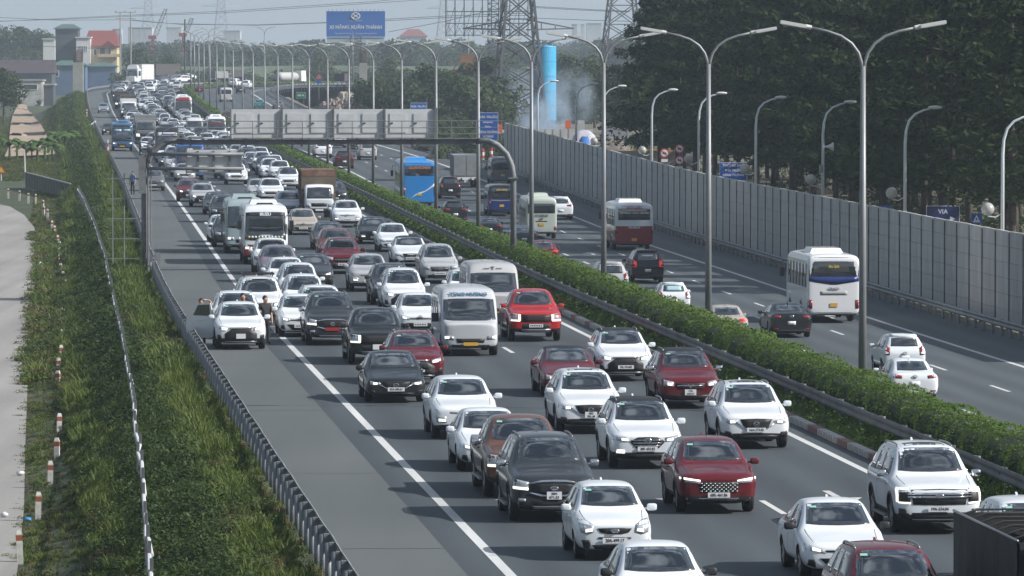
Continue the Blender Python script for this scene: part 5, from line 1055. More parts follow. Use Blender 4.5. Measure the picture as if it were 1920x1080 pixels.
def truck(name, label, px, py, side, cabcol, L=6.2, W=2.05, Hcab=2.25, Hbox=2.9, cabL=1.6, boxm=None, boxz=.95, ribs=10, group=None, topm=None, lit=True, plate='y', bed=False, trim=None, Wc=None, yaw=0., split=.46, R_=.42, boxw=None, nlabel=None):
    yf = L / 2 - .75 if cabL < 2.2 else L / 2 - 1.3; yr = -L / 2 + 1.4; r = road_root(name, label, 'truck', px, py, side, yf if side == 'L' else yr, group, yaw=yaw); c4 = (*cabcol, 1); Wc = Wc or W * .94; wc = Wc / 2; zb = .42
    key = ('cab', Wc, Hcab, cabL)
    if key not in BUSC:
        st = [(0, zb + .05, .9, lerp(zb, Hcab, .46)), (.06, zb, .965, lerp(zb, Hcab, .50)), (.2, zb, .985, lerp(zb, Hcab, .74)), (.36, zb, .985, Hcab - .05), (.6, zb, 1, Hcab), (cabL - .15, zb, 1, Hcab), (cabL - .02, zb + .03, .985, Hcab - .05), (cabL, zb + .1, .95, Hcab - .12)]
        V, Fc = loft([bus_ring(-a, z0, k * wc, h_, .5) for a, z0, k, h_ in st]); BUSC[key] = evaluate(V, Fc)
    me0, bvh = BUSC[key]; me = me0.copy(); me.name = 'cab'; me.materials.clear(); me.materials.append(PAINT); me.materials.append(PLASTIC)
    me.polygons.foreach_set('material_index', [1 if p.center.z < zb + .12 else 0 for p in me.polygons]); me.polygons.foreach_set('use_smooth', [True] * len(me.polygons))
    cab = new('cab', me, r, (0, L / 2, 0)); cab.color = c4; zz = lambda v: lerp(zb, Hcab, v)
    def ad(nm, m): o = new(nm, m, cab); o.color = c4; return o
    ad('windscreen', patch('windscreen', bvh, [(-wc * .86, zz(.50)), (wc * .86, zz(.50))], [(-wc * .80, zz(.88)), (0, zz(.90)), (wc * .80, zz(.88))], 'F', GLASS, .008, 6, 9, .02))
    for ax in 'LR': ad('side_window', patch('side_window', bvh, [(-.32, zz(.52)), (-cabL + .3, zz(.52))], [(-.52, zz(.86)), (-cabL + .35, zz(.86))], ax, GLASS, .006, 3, 4, .01))
    if side == 'L':
        ad('grille', patch('grille', bvh, [(-wc * .5, zz(.22)), (wc * .5, zz(.22))], [(-wc * .55, zz(.34)), (wc * .55, zz(.34))], 'F', PLASTIC, .012, 3, 5, .02)); ad('bumper', patch('bumper', bvh, [(-wc * .9, zz(.02)), (wc * .9, zz(.02))], [(-wc * .9, zz(.16)), (wc * .9, zz(.16))], 'F', trim or PLASTIC, .03, 3, 6, .03))
        for s in (-1, 1):
            ad('headlight', patch('headlight', bvh, [(s * wc * .58, zz(.19)), (s * wc * .92, zz(.2))], [(s * wc * .62, zz(.31)), (s * wc * .92, zz(.33))], 'F', DRL if lit else LAMP, .02, 3, 4, .03)); b = MB(); b.tube([(s * wc, -.25, zz(.72)), (s * (wc + .18), -.05, zz(.72))], .02, 5); b.box((s * (wc + .2), -.05, zz(.66)), (.18, .1, .38)); ad('mirror', b.mesh('mirror', PLASTIC))
        new('number_plate', PM[plate], r, (0, L / 2 + .06, zz(.10)), (0, 0, math.pi))
    b = MB()
    for s in (-1, 1): b.box((s * .4, -cabL * .3, .72), (.12, L - .6, .2))
    b.box((0, -L / 2 + .1, .62), (W * .8, .1, .12)); new('chassis', b.mesh('chassis', CHAS), r)
    y1, y0 = L / 2 - cabL - .08, -L / 2; bw = boxw or W
    if not bed:
        b = MB(); b.box((0, (y0 + y1) / 2, (boxz + Hbox) / 2), (bw, y1 - y0, Hbox - boxz)); cbx = new('cargo_box', b.mesh('cargo_box', boxm), r)
        if ribs:
            rm = MB(); rm.box((0, 0, (boxz + Hbox) / 2), (.03, .05, Hbox - boxz - .04)); rme = rm.mesh('rib', boxm)
            for s in (-1, 1):
                for k in range(ribs + 1): new('rib', rme, cbx, (s * (bw / 2 + .012), lerp(y0 + .06, y1 - .06, k / ribs), 0))
        for z in (boxz + .03, Hbox - .03):
            b = MB(); b.box((0, (y0 + y1) / 2, z), (bw + .05, y1 - y0 + .03, .08)); new('box_frame', b.mesh('box_frame', topm or boxm), cbx)
        if topm:
            b = MB(); b.box((0, (y0 + y1) / 2, Hbox + .02), (bw + .02, y1 - y0, .06)); new('canvas_roof', b.mesh('canvas_roof', topm), cbx); b = MB(); b.box((0, y1 + .008, Hbox - .2), (bw * .98, .02, .28)); new('front_band', b.mesh('front_band', topm), cbx)
        if side == 'R':
            for s in (-1, 1): b = MB(); b.box((s * bw / 4, y0 - .02, (boxz + Hbox) / 2), (bw / 2 - .06, .04, Hbox - boxz - .16)); new('door', b.mesh('door', boxm), cbx)
            for s in (-1, 1): b = MB(); b.box((s * W * .4, y0 - .02, .75), (.22, .06, .14)); new('tail_light', b.mesh('tail_light', TAIL), r)
            b = MB(); b.box((0, y0 + .02, .78), (W * .95, .08, .24)); new('rear_bumper', b.mesh('rear_bumper', WHITE), r); new('number_plate', PSQ['w'], r, (0, y0 - .05, .55))
    ty, rim = wheel_meshes(R_, .24)
    for s in (-1, 1):
        for y in (yf, yr): q = new('wheel', ty, r, (s * (W / 2 - .2), y, R_)); new('rim', rim, q)
        q = new('wheel', ty, r, (s * (W / 2 - .46), yr, R_))
    return r, bvh, (y0, y1)
# ================================================================== TRAFFIC
WH_, BK, DG, SV, RD, DR, BR, GY = (.72, .76, .80), (.008, .011, .013), (.028, .033, .04), (.40, .42, .44), (.45, .012, .012), (.11, .006, .012), (.12, .055, .032), (.12, .125, .13)
PU = (.19, .16, .21); CH = PLASTIC; GOLD = (.40, .36, .31)
C = place_car; TEXTB2 = mat('steel_blue_lettering', (.05, .14, .24), .5)
# --- nearest cars on the left carriageway
C('sedan', 'wide', 1242, 1180, WH_, 'white car with black mirrors following the small white hatchback with the smiling grille', mircol=PLASTIC)
C('micro', 'smile', 1146, 1047, WH_, 'small white hatchback with big round-cornered headlights and plate 20A', plate='20A-499.17', emb='oval')
C('bigsuv', 'offroad', 1032, 975, DG, 'dark grey seven seat suv with chrome ringed grille and chrome mirrors', plate='30H 071.53', square=True, mircol=CHROME, emb='oval')
C('pickup', 'truckface', 981, 930, BR, 'copper brown pickup truck behind the dark grey suv with chrome mirrors', mircol=CHROME, cat='pickup', name='pickup_truck')
C('sedan', 'wide', 919, 881, WH_, 'white saloon with large triangular fog lamp recesses ahead of the copper pickup', emb='rings')
C('crossover', 'plain', 869, 821, WH_, 'white crossover with a smooth closed nose and low square headlights', rails=False)
C('saloon', 'shield', 739, 753, BK, 'black saloon with amber lit headlights and winged shield grille', plate='35A-380.61', emb='wings')
C('crossover', 'trapeze', 778, 719, DR, 'dark red crossover close behind the black saloon with the shield grille', emb='oval')
C('pickup', 'truckface', 705, 682, BK, 'black pickup truck with bright corner lamps', plate=None, square=True, cat='pickup', name='pickup_truck')
C('pickup', 'truckface', 1001, 639, RD, 'bright red pickup truck with corner shaped daytime lamps', cat='pickup', name='pickup_truck')
C('saloon', 'bars2', 1067, 742, DR, 'dark red saloon with a black roof beside the white suv with sunroof', darkroof=True)
C('suv', 'shield', 1102, 811, WH_, 'white suv with slim shield grille behind the white one with hexagonal grille', plate='30G 783.48', square=True, emb='wings', rails=False, sunroof=True)
C('crossover', 'trapeze', 1168, 713, WH_, 'white crossover with black roof and studded grille, plate 30L', plate='30L-754.08', darkroof=True)
C('suv', 'bars2', 1288, 764, DR, 'dark red suv with silver roof rails and fang shaped lamps', plate='19A 668.54', square=True, darkroof=True, mircol=CHROME, emb='vee')
C('suv', 'hex', 1207, 876, WH_, 'white suv with hexagonal chrome barred grille and black roof', plate='30F-433.82', emb='aitch', darkroof=True)
C('suv', 'shield', 1410, 839, WH_, 'white suv with round cornered shield grille and plate 16A beside the median', plate='16A-273.03', emb='wings', sunroof=True)
C('crossover', 'scales', 1339, 959, DR, 'dark red crossover with fish scale grille and slim lit lamps', plate='60K-461.86', rails=False)
C('bigsuv', 'bars', 1749, 997, WH_, 'large white suv with chrome bars and C shaped lamps beside the median', plate='19A-334.04', emb='oval', mircol=CHROME, sunroof=True)
C('sedan', 'wide', 1577, 1083, WH_, 'white saloon with black mirrors left of the large white suv with chrome bars', mircol=PLASTIC)
C('suv', 'bars2', 1682, 1212, DR, 'dark red suv with silver roof rails beside the tarpaulin truck', sunroof=False)
C('suv', 'bars2', 1950, 1106, WH_, 'white suv half hidden behind the dark tarpaulin truck', rails=False)
# open bed truck with tarpaulin sides
def tarp_truck():
    L, W = 8.9, 2.1; t = t_of(110.6) ; r = road_root('open_bed_truck', 'truck with dark tarpaulin sides and bare steel hoops over its open bed', 'truck', 0, 0, 'L', -L / 2, pos=P(t, 8.25)); y0, y1 = -L / 2, L / 2 - 1.8
    for s in (-1, 1):
        b = MB(); n = 14
        vs = []
        for k in range(n + 1):
            y = lerp(y0, y1, k / n); j = .012 * math.sin(k * 2.3)
            vs += [(s * (W / 2 + j), y, .9), (s * (W / 2 + j * .4), y, 2.02 + .01 * math.sin(k * 1.7)), (s * (W / 2 - .03 + j * .4), y, 2.02), (s * (W / 2 - .03 + j), y, .9)]
        b.add(vs, [(k * 4 + i, k * 4 + (i + 1) % 4, k * 4 + 4 + (i + 1) % 4, k * 4 + 4 + i) for k in range(n) for i in range(4)]); new('tarpaulin_side', b.mesh('tarpaulin_side', TARP), r)
        b = MB(); b.tube([(s * W / 2, y0, 2.04), (s * W / 2, y1, 2.04)], .025, 6); new('rope_rail', b.mesh('rope_rail', ALLOY, True), r)
    for y in (y0, y1): b = MB(); b.box((0, y, 1.45), (W - .08, .05, 1.1)); new('tailgate', b.mesh('tailgate', TARP), r)
    b = MB(); b.box((0, (y0 + y1) / 2, .85), (W, y1 - y0, .1)); new('bed_floor', b.mesh('bed_floor', CHAS), r)
    for k in range(8): y = lerp(y0 + .25, y1 - .25, k / 7); b = MB(); b.tube([(-W / 2 + .06, y, 1.7), (-W / 2 + .1, y, 1.98), (-W * .3, y, 2.07), (W * .3, y, 2.07), (W / 2 - .1, y, 1.98), (W / 2 - .06, y, 1.7)], .02, 6); new('hoop', b.mesh('hoop', CHAS, True), r)
    b = MB(); b.box((0, L / 2 - .85, 1.35), (1.95, 1.7, 1.7), taper=.92); new('cab', b.mesh('cab', WHITE), r); b = MB(); b.box((0, 0, .6), (.9, L - .8, .25)); new('chassis', b.mesh('chassis', CHAS), r)
    ty, rim = wheel_meshes(.42, .24)
    for s in (-1, 1):
        for y in (L / 2 - 1.0, -L / 2 + 1.3): q = new('wheel', ty, r, (s * .85, y, .42)); new('rim', rim, q)
tarp_truck()
# --- the car stopped on the shoulder
stopped = C('crossover', 'trapeze', 450, 654, WH_, 'white crossover stopped on the hard shoulder with its rear door open', square=True, plate=None)
C('suv', 'bars2', 444, 634, WH_, 'white suv stopped right behind the crossover with the open door', lit=False)
C('bigsuv', 'trapeze', 487, 611, WH_, 'white suv with a black roof rack astride the shoulder line', wrack=True, rails=False)
C('compact', 'wide', 563, 631, WH_, 'white hatchback with wide black mouth beside the dark suv with the red plate', emb='aitch')
C('bigsuv', 'offroad', 621, 646, DG, 'dark grey suv with a red number plate and chrome mirrors', pcol='r', mircol=CHROME, emb='rings')
C('suv', 'bars2', 602, 621, WH_, 'white suv tucked in behind the dark suv with the red plate')
C('mpv', 'bars2', 571, 600, WH_, 'white people carrier behind the white hatchback with wide black mouth', rails=False)
C('mpv', 'bars2', 561, 574, WH_, 'white people carrier following another one, ahead of the purple grey suv', rails=False)
C('crossover', 'plain', 537, 554, WH_, 'white crossover with dark wraparound glass in front of the purple grey suv', rails=False, lit=False)
C('suv', 'bars2', 523, 530, PU, 'purple grey suv in the slow lane before the white and red minibus', lit=False, rails=False)
C('suv', 'bars2', 510, 514, WH_, 'white suv directly in front of the white and red minibus', rails=False)
C('saloon', 'wide', 587, 538, DG, 'dark grey saloon with lit lamps to the right of the purple grey suv')
C('compact', 'wide', 786, 628, WH_, 'white hatchback half hidden beside the silver lettered van', emb='aitch')
C('mpv', 'trapeze', 757, 586, WH_, 'white people carrier with black lower face behind the white hatchback by the silver van')
C('suv', 'bars2', 735, 571, DG, 'dark grey suv half hidden behind the white people carrier with black lower face')
C('crossover', 'plain', 692, 546, SV, 'silver crossover with a winged nose and one lit lamp', emb='vee', rails=False)
C('mpv', 'bars2', 823, 531, SV, 'silver people carrier with rounded nose near the median', emb='rings', rails=False, lit=False)
C('saloon', 'shield', 769, 499, WH_, 'white saloon with dark roof and shield grille before the silver people carrier', emb='wings', darkroof=True, lit=False)
C('sedan', 'wide', 737, 472, WH_, 'white saloon with round corner intakes behind the one with shield grille', lit=False)
C('saloon', 'plain', 702, 457, BK, 'black saloon with a smooth nose near the median', lit=False)
C('suv', 'bars2', 642, 513, DR, 'dark red suv leading a brownish red one', mircol=None, lit=False)
C('suv', 'bars2', 630, 492, (.13, .035, .03), 'brownish red suv close behind the dark red suv', rails=False)
C('saloon', 'wide', 617, 468, DG, 'dark blue grey saloon behind the brownish red suv', lit=False)
C('sedan', 'wide', 568, 440, GOLD, 'champagne silver saloon right of the white and red minibus', emb='rings', lit=False)
C('crossover', 'plain', 650, 426, WH_, 'white crossover with two bright lamps and closed nose ahead of the rusty box truck', emb='vee', rails=False)
C('suv', 'bars2', 541, 408, WH_, 'white suv behind the champagne silver saloon', lit=False)
C('micro', 'bars2', 416, 454, WH_, 'white hatchback on the lane edge left of the white and red minibus')
C('suv', 'bars2', 430, 463, DG, 'dark suv squeezed left of the white and red minibus', lit=False)
# vans
bus('silver_van', 'silver minivan bus with TUNG HUONG lettering above its windscreen', 879, 666, 'L', (.50, .52, .55), L=5.8, W=2.0, H=2.32, zb=.26, rake=.75, R_=.35, fo=.95, wb=3.75, wz=(.46, .80), sz=(.48, .76), nwin=4, nose=.62, htxt=('TÙNG HƯƠNG', .875, .19, TEXTB2), plate='y', cat='van', roofac=False, mirrors='small', small=True)
bus('silver_van', 'pale grey minivan bus with a winged badge on its forehead', 925, 606, 'L', (.44, .44, .45), L=5.8, W=2.0, H=2.32, zb=.26, rake=.75, R_=.35, fo=.95, wb=3.75, wz=(.46, .80), sz=(.48, .76), nwin=4, nose=.62, htxt=('— T —', .885, .22, TEXTG), plate='y', cat='van', roofac=False, mirrors='small', small=True)
C('compact', 'bars2', 876, 576, WH_, 'white hatchback hiding behind the pale grey minivan bus', lit=False)
# minibus and neighbours
_, bv = bus('minibus', 'white and red minibus with ISUZU lettering across its windscreen', 496, 494, 'L', WH_, L=7.6, W=2.25, H=2.95, band=(.3, .95, RED), wz=(.33, .85), header=(.79, .85, PLASTIC), htxt=('ISUZU', .815, .2, TEXTW), wstick=[PLATE, mat('pale_yellow', (.6, .55, .2), .6), PLATE], plate='w')
bus('minibus', 'pale blue minibus half hidden behind the white and red minibus', 459, 474, 'L', (.30, .38, .40), L=7, W=2.1, H=2.85, wz=(.40, .84), plate='w')
truck('box_truck', 'white cab box truck with a rusty weathered cargo box', 598, 411, 'L', WH_, L=6.4, W=2.15, Hcab=2.2, Hbox=3.05, boxm=RUST, topm=RUSTO, lit=False, plate='w', Wc=1.85, ribs=14)
C('crossover', 'bars2', 627, 384, DG, 'dark hatchback peeping out right of the rusty box truck', lit=False, rails=False)
C('suv', 'bars2', 508, 379, WH_, 'white suv with a wide black grille behind the minibus roof', rails=True)
C('sedan', 'wide', 485, 374, SV, 'silver saloon beside the white suv with a wide black grille', lit=False)
C('suv', 'bars2', 421, 417, DG, 'dark grey suv with roof rails beyond the pale blue minibus', lit=False)
C('saloon', 'bars2', 407, 402, DG, 'dark saloon behind the dark grey suv with roof rails', lit=False)
C('crossover', 'trapeze', 380, 388, SV, 'silver crossover under the roadside sign box')
C('crossover', 'trapeze', 355, 378, DR, 'dark red car under the roadside sign box', rails=False)
C('crossover', 'bars2', 287, 358, GY, 'grey car stopped on the shoulder behind the gantry leg', lit=False, rails=False)
C('suv', 'bars2', 541, 355, WH_, 'white suv with black bonnet stripe and bright lamps left of the rusty truck', darkroof=True)
C('suv', 'shield', 525, 339, WH_, 'white suv next in line behind the one left of the rusty truck', lit=False)
C('suv', 'bars2', 513, 327, WH_, 'white suv with bright lamps in the fast lane, third behind the rusty truck')
C('suv', 'bars2', 488, 309, WH_, 'white suv nearing the gantry beside a dark blue suv', lit=False)
C('suv', 'bars2', 465, 302, (.02, .025, .05), 'dark blue suv nearing the gantry beside a white suv')
C('saloon', 'bars2', 429, 312, DG, 'dark grey saloon just past the gantry beam', lit=True)
C('bigsuv', 'bars2', 400, 307, BK, 'large black suv right of the blue coach under the gantry')
C('saloon', 'bars2', 448, 330, DG, 'dark grey saloon behind the roadside sign box, beside a white suv', lit=False)
C('suv', 'bars2', 443, 346, WH_, 'white suv behind the right end of the roadside sign box')
C('saloon', 'bars2', 316, 314, DG, 'dark car with lit lamps left of the blue coach under the gantry')
C('saloon', 'bars2', 326, 316, BK, 'black car half hidden by the blue coach under the gantry')
C('suv', 'bars2', 321, 300, GY, 'grey suv behind two dark cars near the gantry leg', lit=False)
# coaches and trucks farther back
bus('coach', 'bright blue coach with a dark windscreen passing under the gantry', 356, 337, 'L', (.02, .13, .42), L=9, W=2.3, H=3.1, wz=(.36, .88), plate='w', htxt=('ISUZU', .80, .16, TEXTW), lit=False, roofcol=BLUE)
bus('coach', 'blue coach with pale sun visors on the slow lane left of the trucks', 229, 283, 'L', (.035, .13, .28), L=8.5, W=2.2, H=3.0, wz=(.34, .90), header=(.84, .90, PLASTIC), curtain=SKYB, frontpanel=(.28, .36, PLASTIC))
bus('coach', 'dark truck fronted bus with a white and blue header above its windscreen', 313, 298, 'L', (.03, .035, .045), L=8.5, W=2.35, H=3.2, wz=(.36, .66), header=(.68, .80, WBOX), htxt=('CHENGLONG', .74, .17, TEXTB), lit=True)
truck('box_truck', 'grey cab truck with dark cargo box queueing behind the blue coach with visors', 273, 270, 'L', (.16, .17, .18), L=8, W=2.4, Hcab=2.7, Hbox=3.2, boxm=GREYB, ribs=0, boxw=2.4)
C('compact', 'bars2', 276, 284, WH_, 'white car with round lamps right of the blue coach with visors')
truck('box_truck', 'white truck with a brown canvas roof on the slow lane', 241, 221, 'L', WH_, L=7.5, W=2.3, Hcab=2.3, Hbox=3.1, boxm=WBOX, topm=BROOF, ribs=0)
truck('box_truck', 'dark truck behind the white truck with a brown canvas roof', 228, 205, 'L', BK, L=7, W=2.2, Hcab=2.2, Hbox=2.7, boxm=BROOF, ribs=0)
bus('coach', 'coach with a red brow over its windscreen in the fast lane', 343, 223, 'L', WH_, L=11, W=2.45, H=3.2, wz=(.30, .74), header=(.76, .95, RED), lit=False)
bus('minibus', 'white minibus with a red stripe and black windscreen just beyond the gantry', 405, 263, 'L', WH_, L=7, W=2.2, H=2.8, wz=(.36, .86), header=(.62, .66, RED), htxt=('VIP Limousine', .76, .2, TEXTW), lit=True)
bus('silver_van', 'white van beside the minibus with a red stripe beyond the gantry', 365, 258, 'L', (.6, .6, .62), L=5.8, W=1.95, H=2.35, zb=.26, rake=.75, R_=.35, fo=.95, wb=3.75, wz=(.46, .80), sz=(.48, .76), nwin=4, nose=.62, cat='van', roofac=False, mirrors='small', small=True)
def container_truck():
    r, bvh, _ = truck('container_truck', 'white long nosed lorry with a tall white container at the far bend', 251, 161, 'L', WH_, L=12, W=2.5, Hcab=3.3, Hbox=4.1, cabL=2.6, boxm=WBOX, ribs=0, boxz=1.2, R_=.5, yaw=.23)
    b = MB(); b.box((0, 6.7, 1.25), (1.8, 1.4, 1.1), taper=.9); new('bonnet', b.mesh('bonnet', WHITE), r)
    b = MB(); b.box((0, 5.2, 3.6), (2.2, 1.4, .7), taper=.75); new('roof_fairing', b.mesh('roof_fairing', WHITE), r)
container_truck()
truck('box_truck', 'dark truck behind the tall white container at the far bend', 280, 149, 'L', (.05, .055, .06), L=9, W=2.5, Hcab=2.6, Hbox=3.6, boxm=BROOF, ribs=0, yaw=.2)
# distant queue: small cars, look-alikes
G1 = 'distant cars queueing beyond the gantry'
far = [(247, 234, 'suv', WH_), (252, 243, 'sedan', SV), (246, 224, 'sedan', WH_), (291, 209, 'suv', DG), (270, 208, 'suv', WH_), (292, 217, 'sedan', WH_), (318, 208, 'suv', DG), (322, 194, 'mpv', SV), (281, 175, 'suv', WH_), (257, 174, 'sedan', WH_), (306, 169, 'mpv', WH_), (321, 164, 'sedan', WH_), (331, 156, 'suv', WH_), (291, 161, 'suv', DG), (315, 155, 'mpv', GY), (232, 167, 'sedan', WH_), (239, 161, 'sedan', DG), (222, 174, 'sedan', DG), (220, 167, 'sedan', GY), (267, 168, 'suv', GY), (303, 177, 'mpv', GY), (304, 186, 'sedan', WH_), (273, 189, 'suv', GY), (204, 253, 'sedan', DG), (302, 163, 'sedan', WH_), (276, 159, 'sedan', DG), (250, 168, 'sedan', GY), (340, 150, 'sedan', WH_), (305, 152, 'suv', DG), (318, 176, 'sedan', GY), (262, 181, 'sedan', DG), (330, 168, 'sedan', SV), (309, 238, 'mpv', WH_), (352, 243, 'suv', WH_), (377, 265, 'suv', DG), (388, 278, 'suv', WH_), (425, 284, 'mpv', WH_), (402, 290, 'suv', DG), (452, 292, 'sedan', DG), (372, 283, 'sedan', DG), (347, 262, 'sedan', DG), (335, 279, 'suv', GY), (262, 250, 'sedan', SV), (434, 262, 'sedan', WH_), (295, 192, 'sedan', DG), (284, 199, 'sedan', WH_)]
cn = {WH_: 'white', SV: 'silver', DG: 'dark', GY: 'grey'}
for x, y, kd, cl in far:
    wd = dict(suv='suv', sedan='saloon', mpv='people carrier')[kd]
    C(kd, 'bars2', x, y, cl, 'distant %s %s in the jam between the gantry and the far bend' % (cn[cl], wd), lit=random.random() < .5, lod=1, group=G1, rails=False)
taken = [to_tu(o.location.x, o.location.y) + (4.5 if o['category'] == 'car' else 9.,) for o in bpy.data.objects if o.get('category') in ('car', 'truck', 'bus', 'van', 'pickup', 'motorbike')]
for u in (1.9, 5.6, 9.3):
    t = t_of(500.) + u
    while t < t_of(1055.) + 60:
        if all(abs(t - a) > 2.6 + l_ * .55 or abs(u - b_) > 1.9 for a, b_, l_ in taken):
            kd = random.choice(['suv', 'sedan', 'mpv', 'sedan', 'suv']); cl = random.choice([WH_, WH_, DG, SV, GY, DG]); wd = dict(suv='suv', sedan='saloon', mpv='people carrier')[kd]
            C(kd, 'bars2', 0, 0, cl, 'distant %s %s in the jam between the gantry and the far bend' % (cn[cl], wd), lit=random.random() < .5, lod=1, group=G1, rails=False, pos=P(t, u + random.uniform(-.35, .35))); t += 6.5 + random.uniform(0, 3)
        else: t += 1.2
C('sedan', 'bars2', 194, 212, (.22, .26, .32), 'blue grey saloon driving alone along the far hard shoulder', lod=0)
# --- right carriageway, driving away
C('sedan', 'wide', 1708, 752, WH_, 'white saloon with smoked rear glass driving away next to the hedge', 'R', emb='wings')
C('compact', 'wide', 1693, 702, WH_, 'white hatchback with dark rear window driving away ahead of the white saloon by the hedge', 'R', emb='rings')
C('saloon', 'wide', 1479, 632, BK, 'black saloon driving away beside the white and blue coach', 'R', emb='aitch')
C('sedan', 'wide', 1362, 638, GOLD, 'champagne saloon driving away half hidden by the hedge and a lamp post', 'R', brake=True, emb='rings')
C('micro', 'smile', 1262, 590, WH_, 'small white hatchback with a bright sunshade in its rear window', 'R', emb='oval')
C('mpv', 'bars2', 1212, 530, BK, 'black people carrier with a white rear window sticker driving away', 'R', rails=False, brake=True)
C('mpv', 'bars2', 1144, 556, SV, 'silver people carrier driving away behind a lamp post', 'R', rails=False)
C('sedan', 'bars2', 1019, 499, DR, 'red saloon with lit brake lamps driving away by the gantry leg', 'R', brake=True)
C('saloon', 'bars2', 981, 467, (.05, .06, .075), 'blue grey saloon driving away half hidden by the gantry leg', 'R')
C('suv', 'bars2', 1050, 412, WH_, 'white suv driving away on the far side of the pale green minibus', 'R', rails=False)
C('saloon', 'bars2', 916, 448, BK, 'black fastback with a yellow plate driving away next to the hedge', 'R')
C('crossover', 'bars2', 853, 419, BK, 'black crossover driving away behind the blue coach', 'R', rails=False)
C('mpv', 'bars2', 843, 372, BK, 'black people carrier driving away right of the blue coach', 'R', rails=False)
C('suv', 'bars2', 645, 316, (.045, .012, .014), 'very dark red suv driving away beneath the gantry', 'R', rails=False)
C('suv', 'bars2', 689, 300, SV, 'silver suv driving away beneath the gantry beside the dark red suv', 'R', rails=False)
C('suv', 'bars2', 605, 296, WH_, 'white suv driving away beneath the gantry close to the hedge', 'R', rails=False)
C('sedan', 'bars2', 668, 284, DG, 'dark car driving away between the silver and dark red suvs', 'R')
C('sedan', 'bars2', 634, 277, WH_, 'white car driving away behind the gantry signs', 'R')
for x, y, kd, cl, lb in [(374, 175, 'sedan', DR, 'red car driving away alone before the far bend'), (451, 175, 'sedan', BK, 'black saloon driving away right of the silver van at the far bend'), (461, 168, 'suv', WH_, 'white suv driving away rightmost at the far bend'), (417, 175, 'suv', DG, 'dark suv driving away left of the silver van at the far bend'), (438, 164, 'suv', WH_, 'white suv driving away ahead of the silver van at the far bend'), (486, 204, 'sedan', (.10, .50, .46), 'turquoise taxi driving away near the right edge line'), (522, 207, 'sedan', GY, 'grey car driving away behind the turquoise taxi'), (427, 231, 'suv', (.07, .02, .02), 'dark red suv driving away just left of the gantry signs')]:
    C(kd, 'bars2', x, y, cl, lb, 'R', lod=1, rails=False)
HAZ = mat('hazy_white', (.4, .4, .4), .6)
bus('coach', 'bright blue coach with a white swoosh on its tail driving away', 778, 385, 'R', (.02, .23, .6), L=12, W=2.6, H=3.55, R_=.48, rear=dict(win=(.66, .95), ww=.84, txt=[('GUANGMIN', .85, .3, TEXTO, 0)], tail=(.20, .40, .84, .97), plate=.22, patches=[('swoosh', [(-.6, .10), (-.35, .17), (.3, .27), (.9, .42)], [(-.52, .12), (-.2, .24), (.35, .31), (.92, .50)], TEXTW)]))
bus('coach', 'white over red bus with a lettered rear window driving away', 1182, 468, 'R', WH_, L=8.5, W=2.4, H=2.95, band=(.25, 1.42, RED), rear=dict(win=(.60, .93), ww=.82, txt=[('ĐỨC HIỆP', .87, .2, TEXTR, 0), ('THÁI NGUYÊN - PHỦ LÝ - NINH BÌNH', .76, .11, TEXTW, 0), ('90D-002.67', .42, .15, TEXTW, 0)], tail=(.30, .38, .86, .95), plate=.14))
bus('coach', 'white coach with a blue waist band driving away beside the noise wall', 1551, 602, 'R', (.78, .79, .8), L=8.3, W=2.42, H=3.1, rear=dict(win=(.635, .95), ww=.93, txt=[('Du Lịch', .80, .15, TEXTY, 0), ('TRAGO', .44, .14, TEXTG, 0)], tail=(.12, .26, .80, .96), plate=.18, patches=[('blue_band', [(-.93, .56), (0, .50), (.93, .56)], [(-.93, .632), (0, .632), (.93, .632)], NAVY), ('vent', [(-.5, .34), (.5, .34)], [(-.5, .40), (.5, .40)], mat('vent_grey', (.35, .36, .37), .6))]))
bus('minibus', 'pale green white minibus with HYUNDAI lettering on its tail driving away', 1013, 447, 'R', (.50, .55, .49), L=7, W=2.05, H=2.75, rear=dict(win=(.56, .82), ww=.86, txt=[('HYUNDAI', .50, .2, TEXTG, 0), ('29B', .41, .15, TEXTG, 0)], tail=(.10, .20, .80, .94), plate=.26, patches=[('handle_recess', [(-.36, .33), (.36, .33)], [(-.36, .355), (.36, .355)], PLASTIC)]))
LIM = dict(L=5.8, W=2.0, H=2.32, zb=.26, rake=.75, R_=.35, fo=.95, wb=3.75, wz=(.46, .80), sz=(.48, .76), nwin=4, nose=.62, cat='van', roofac=False, mirrors='small', small=True)
bus('black_van', 'black and blue limousine van with chrome tail bar driving away beside the gantry leg', 939, 405, 'R', (.012, .012, .016), band=(.5, 1.6, NAVY), rear=dict(win=(.50, .88), ww=.84, tail=(.28, .44, .82, .96), plate=.26, txt=[('LIMOUSINE', .82, .16, TEXTY, 0)], patches=[('chrome_bar', [(-.8, .43), (0, .41), (.8, .43)], [(-.8, .47), (0, .46), (.8, .47)], CHROME)]), **LIM)
bus('grey_van', 'grey van driving away beyond the black and blue limousine van', 941, 345, 'R', (.13, .14, .15), rear=dict(win=(.50, .88), ww=.84, tail=(.28, .44, .82, .96), plate=.26), **LIM)
bus('silver_van', 'silver van driving away before the far bend', 424, 191, 'R', (.55, .56, .58), rear=dict(win=(.52, .84), ww=.8, tail=(.28, .44, .82, .96), plate=.22), **LIM)
truck('box_truck', 'grey two door box truck driving away by the outer guardrail', 872, 351, 'R', (.3, .31, .32), L=6.2, W=2.1, Hcab=2.1, Hbox=2.75, boxm=GREYB, ribs=6)
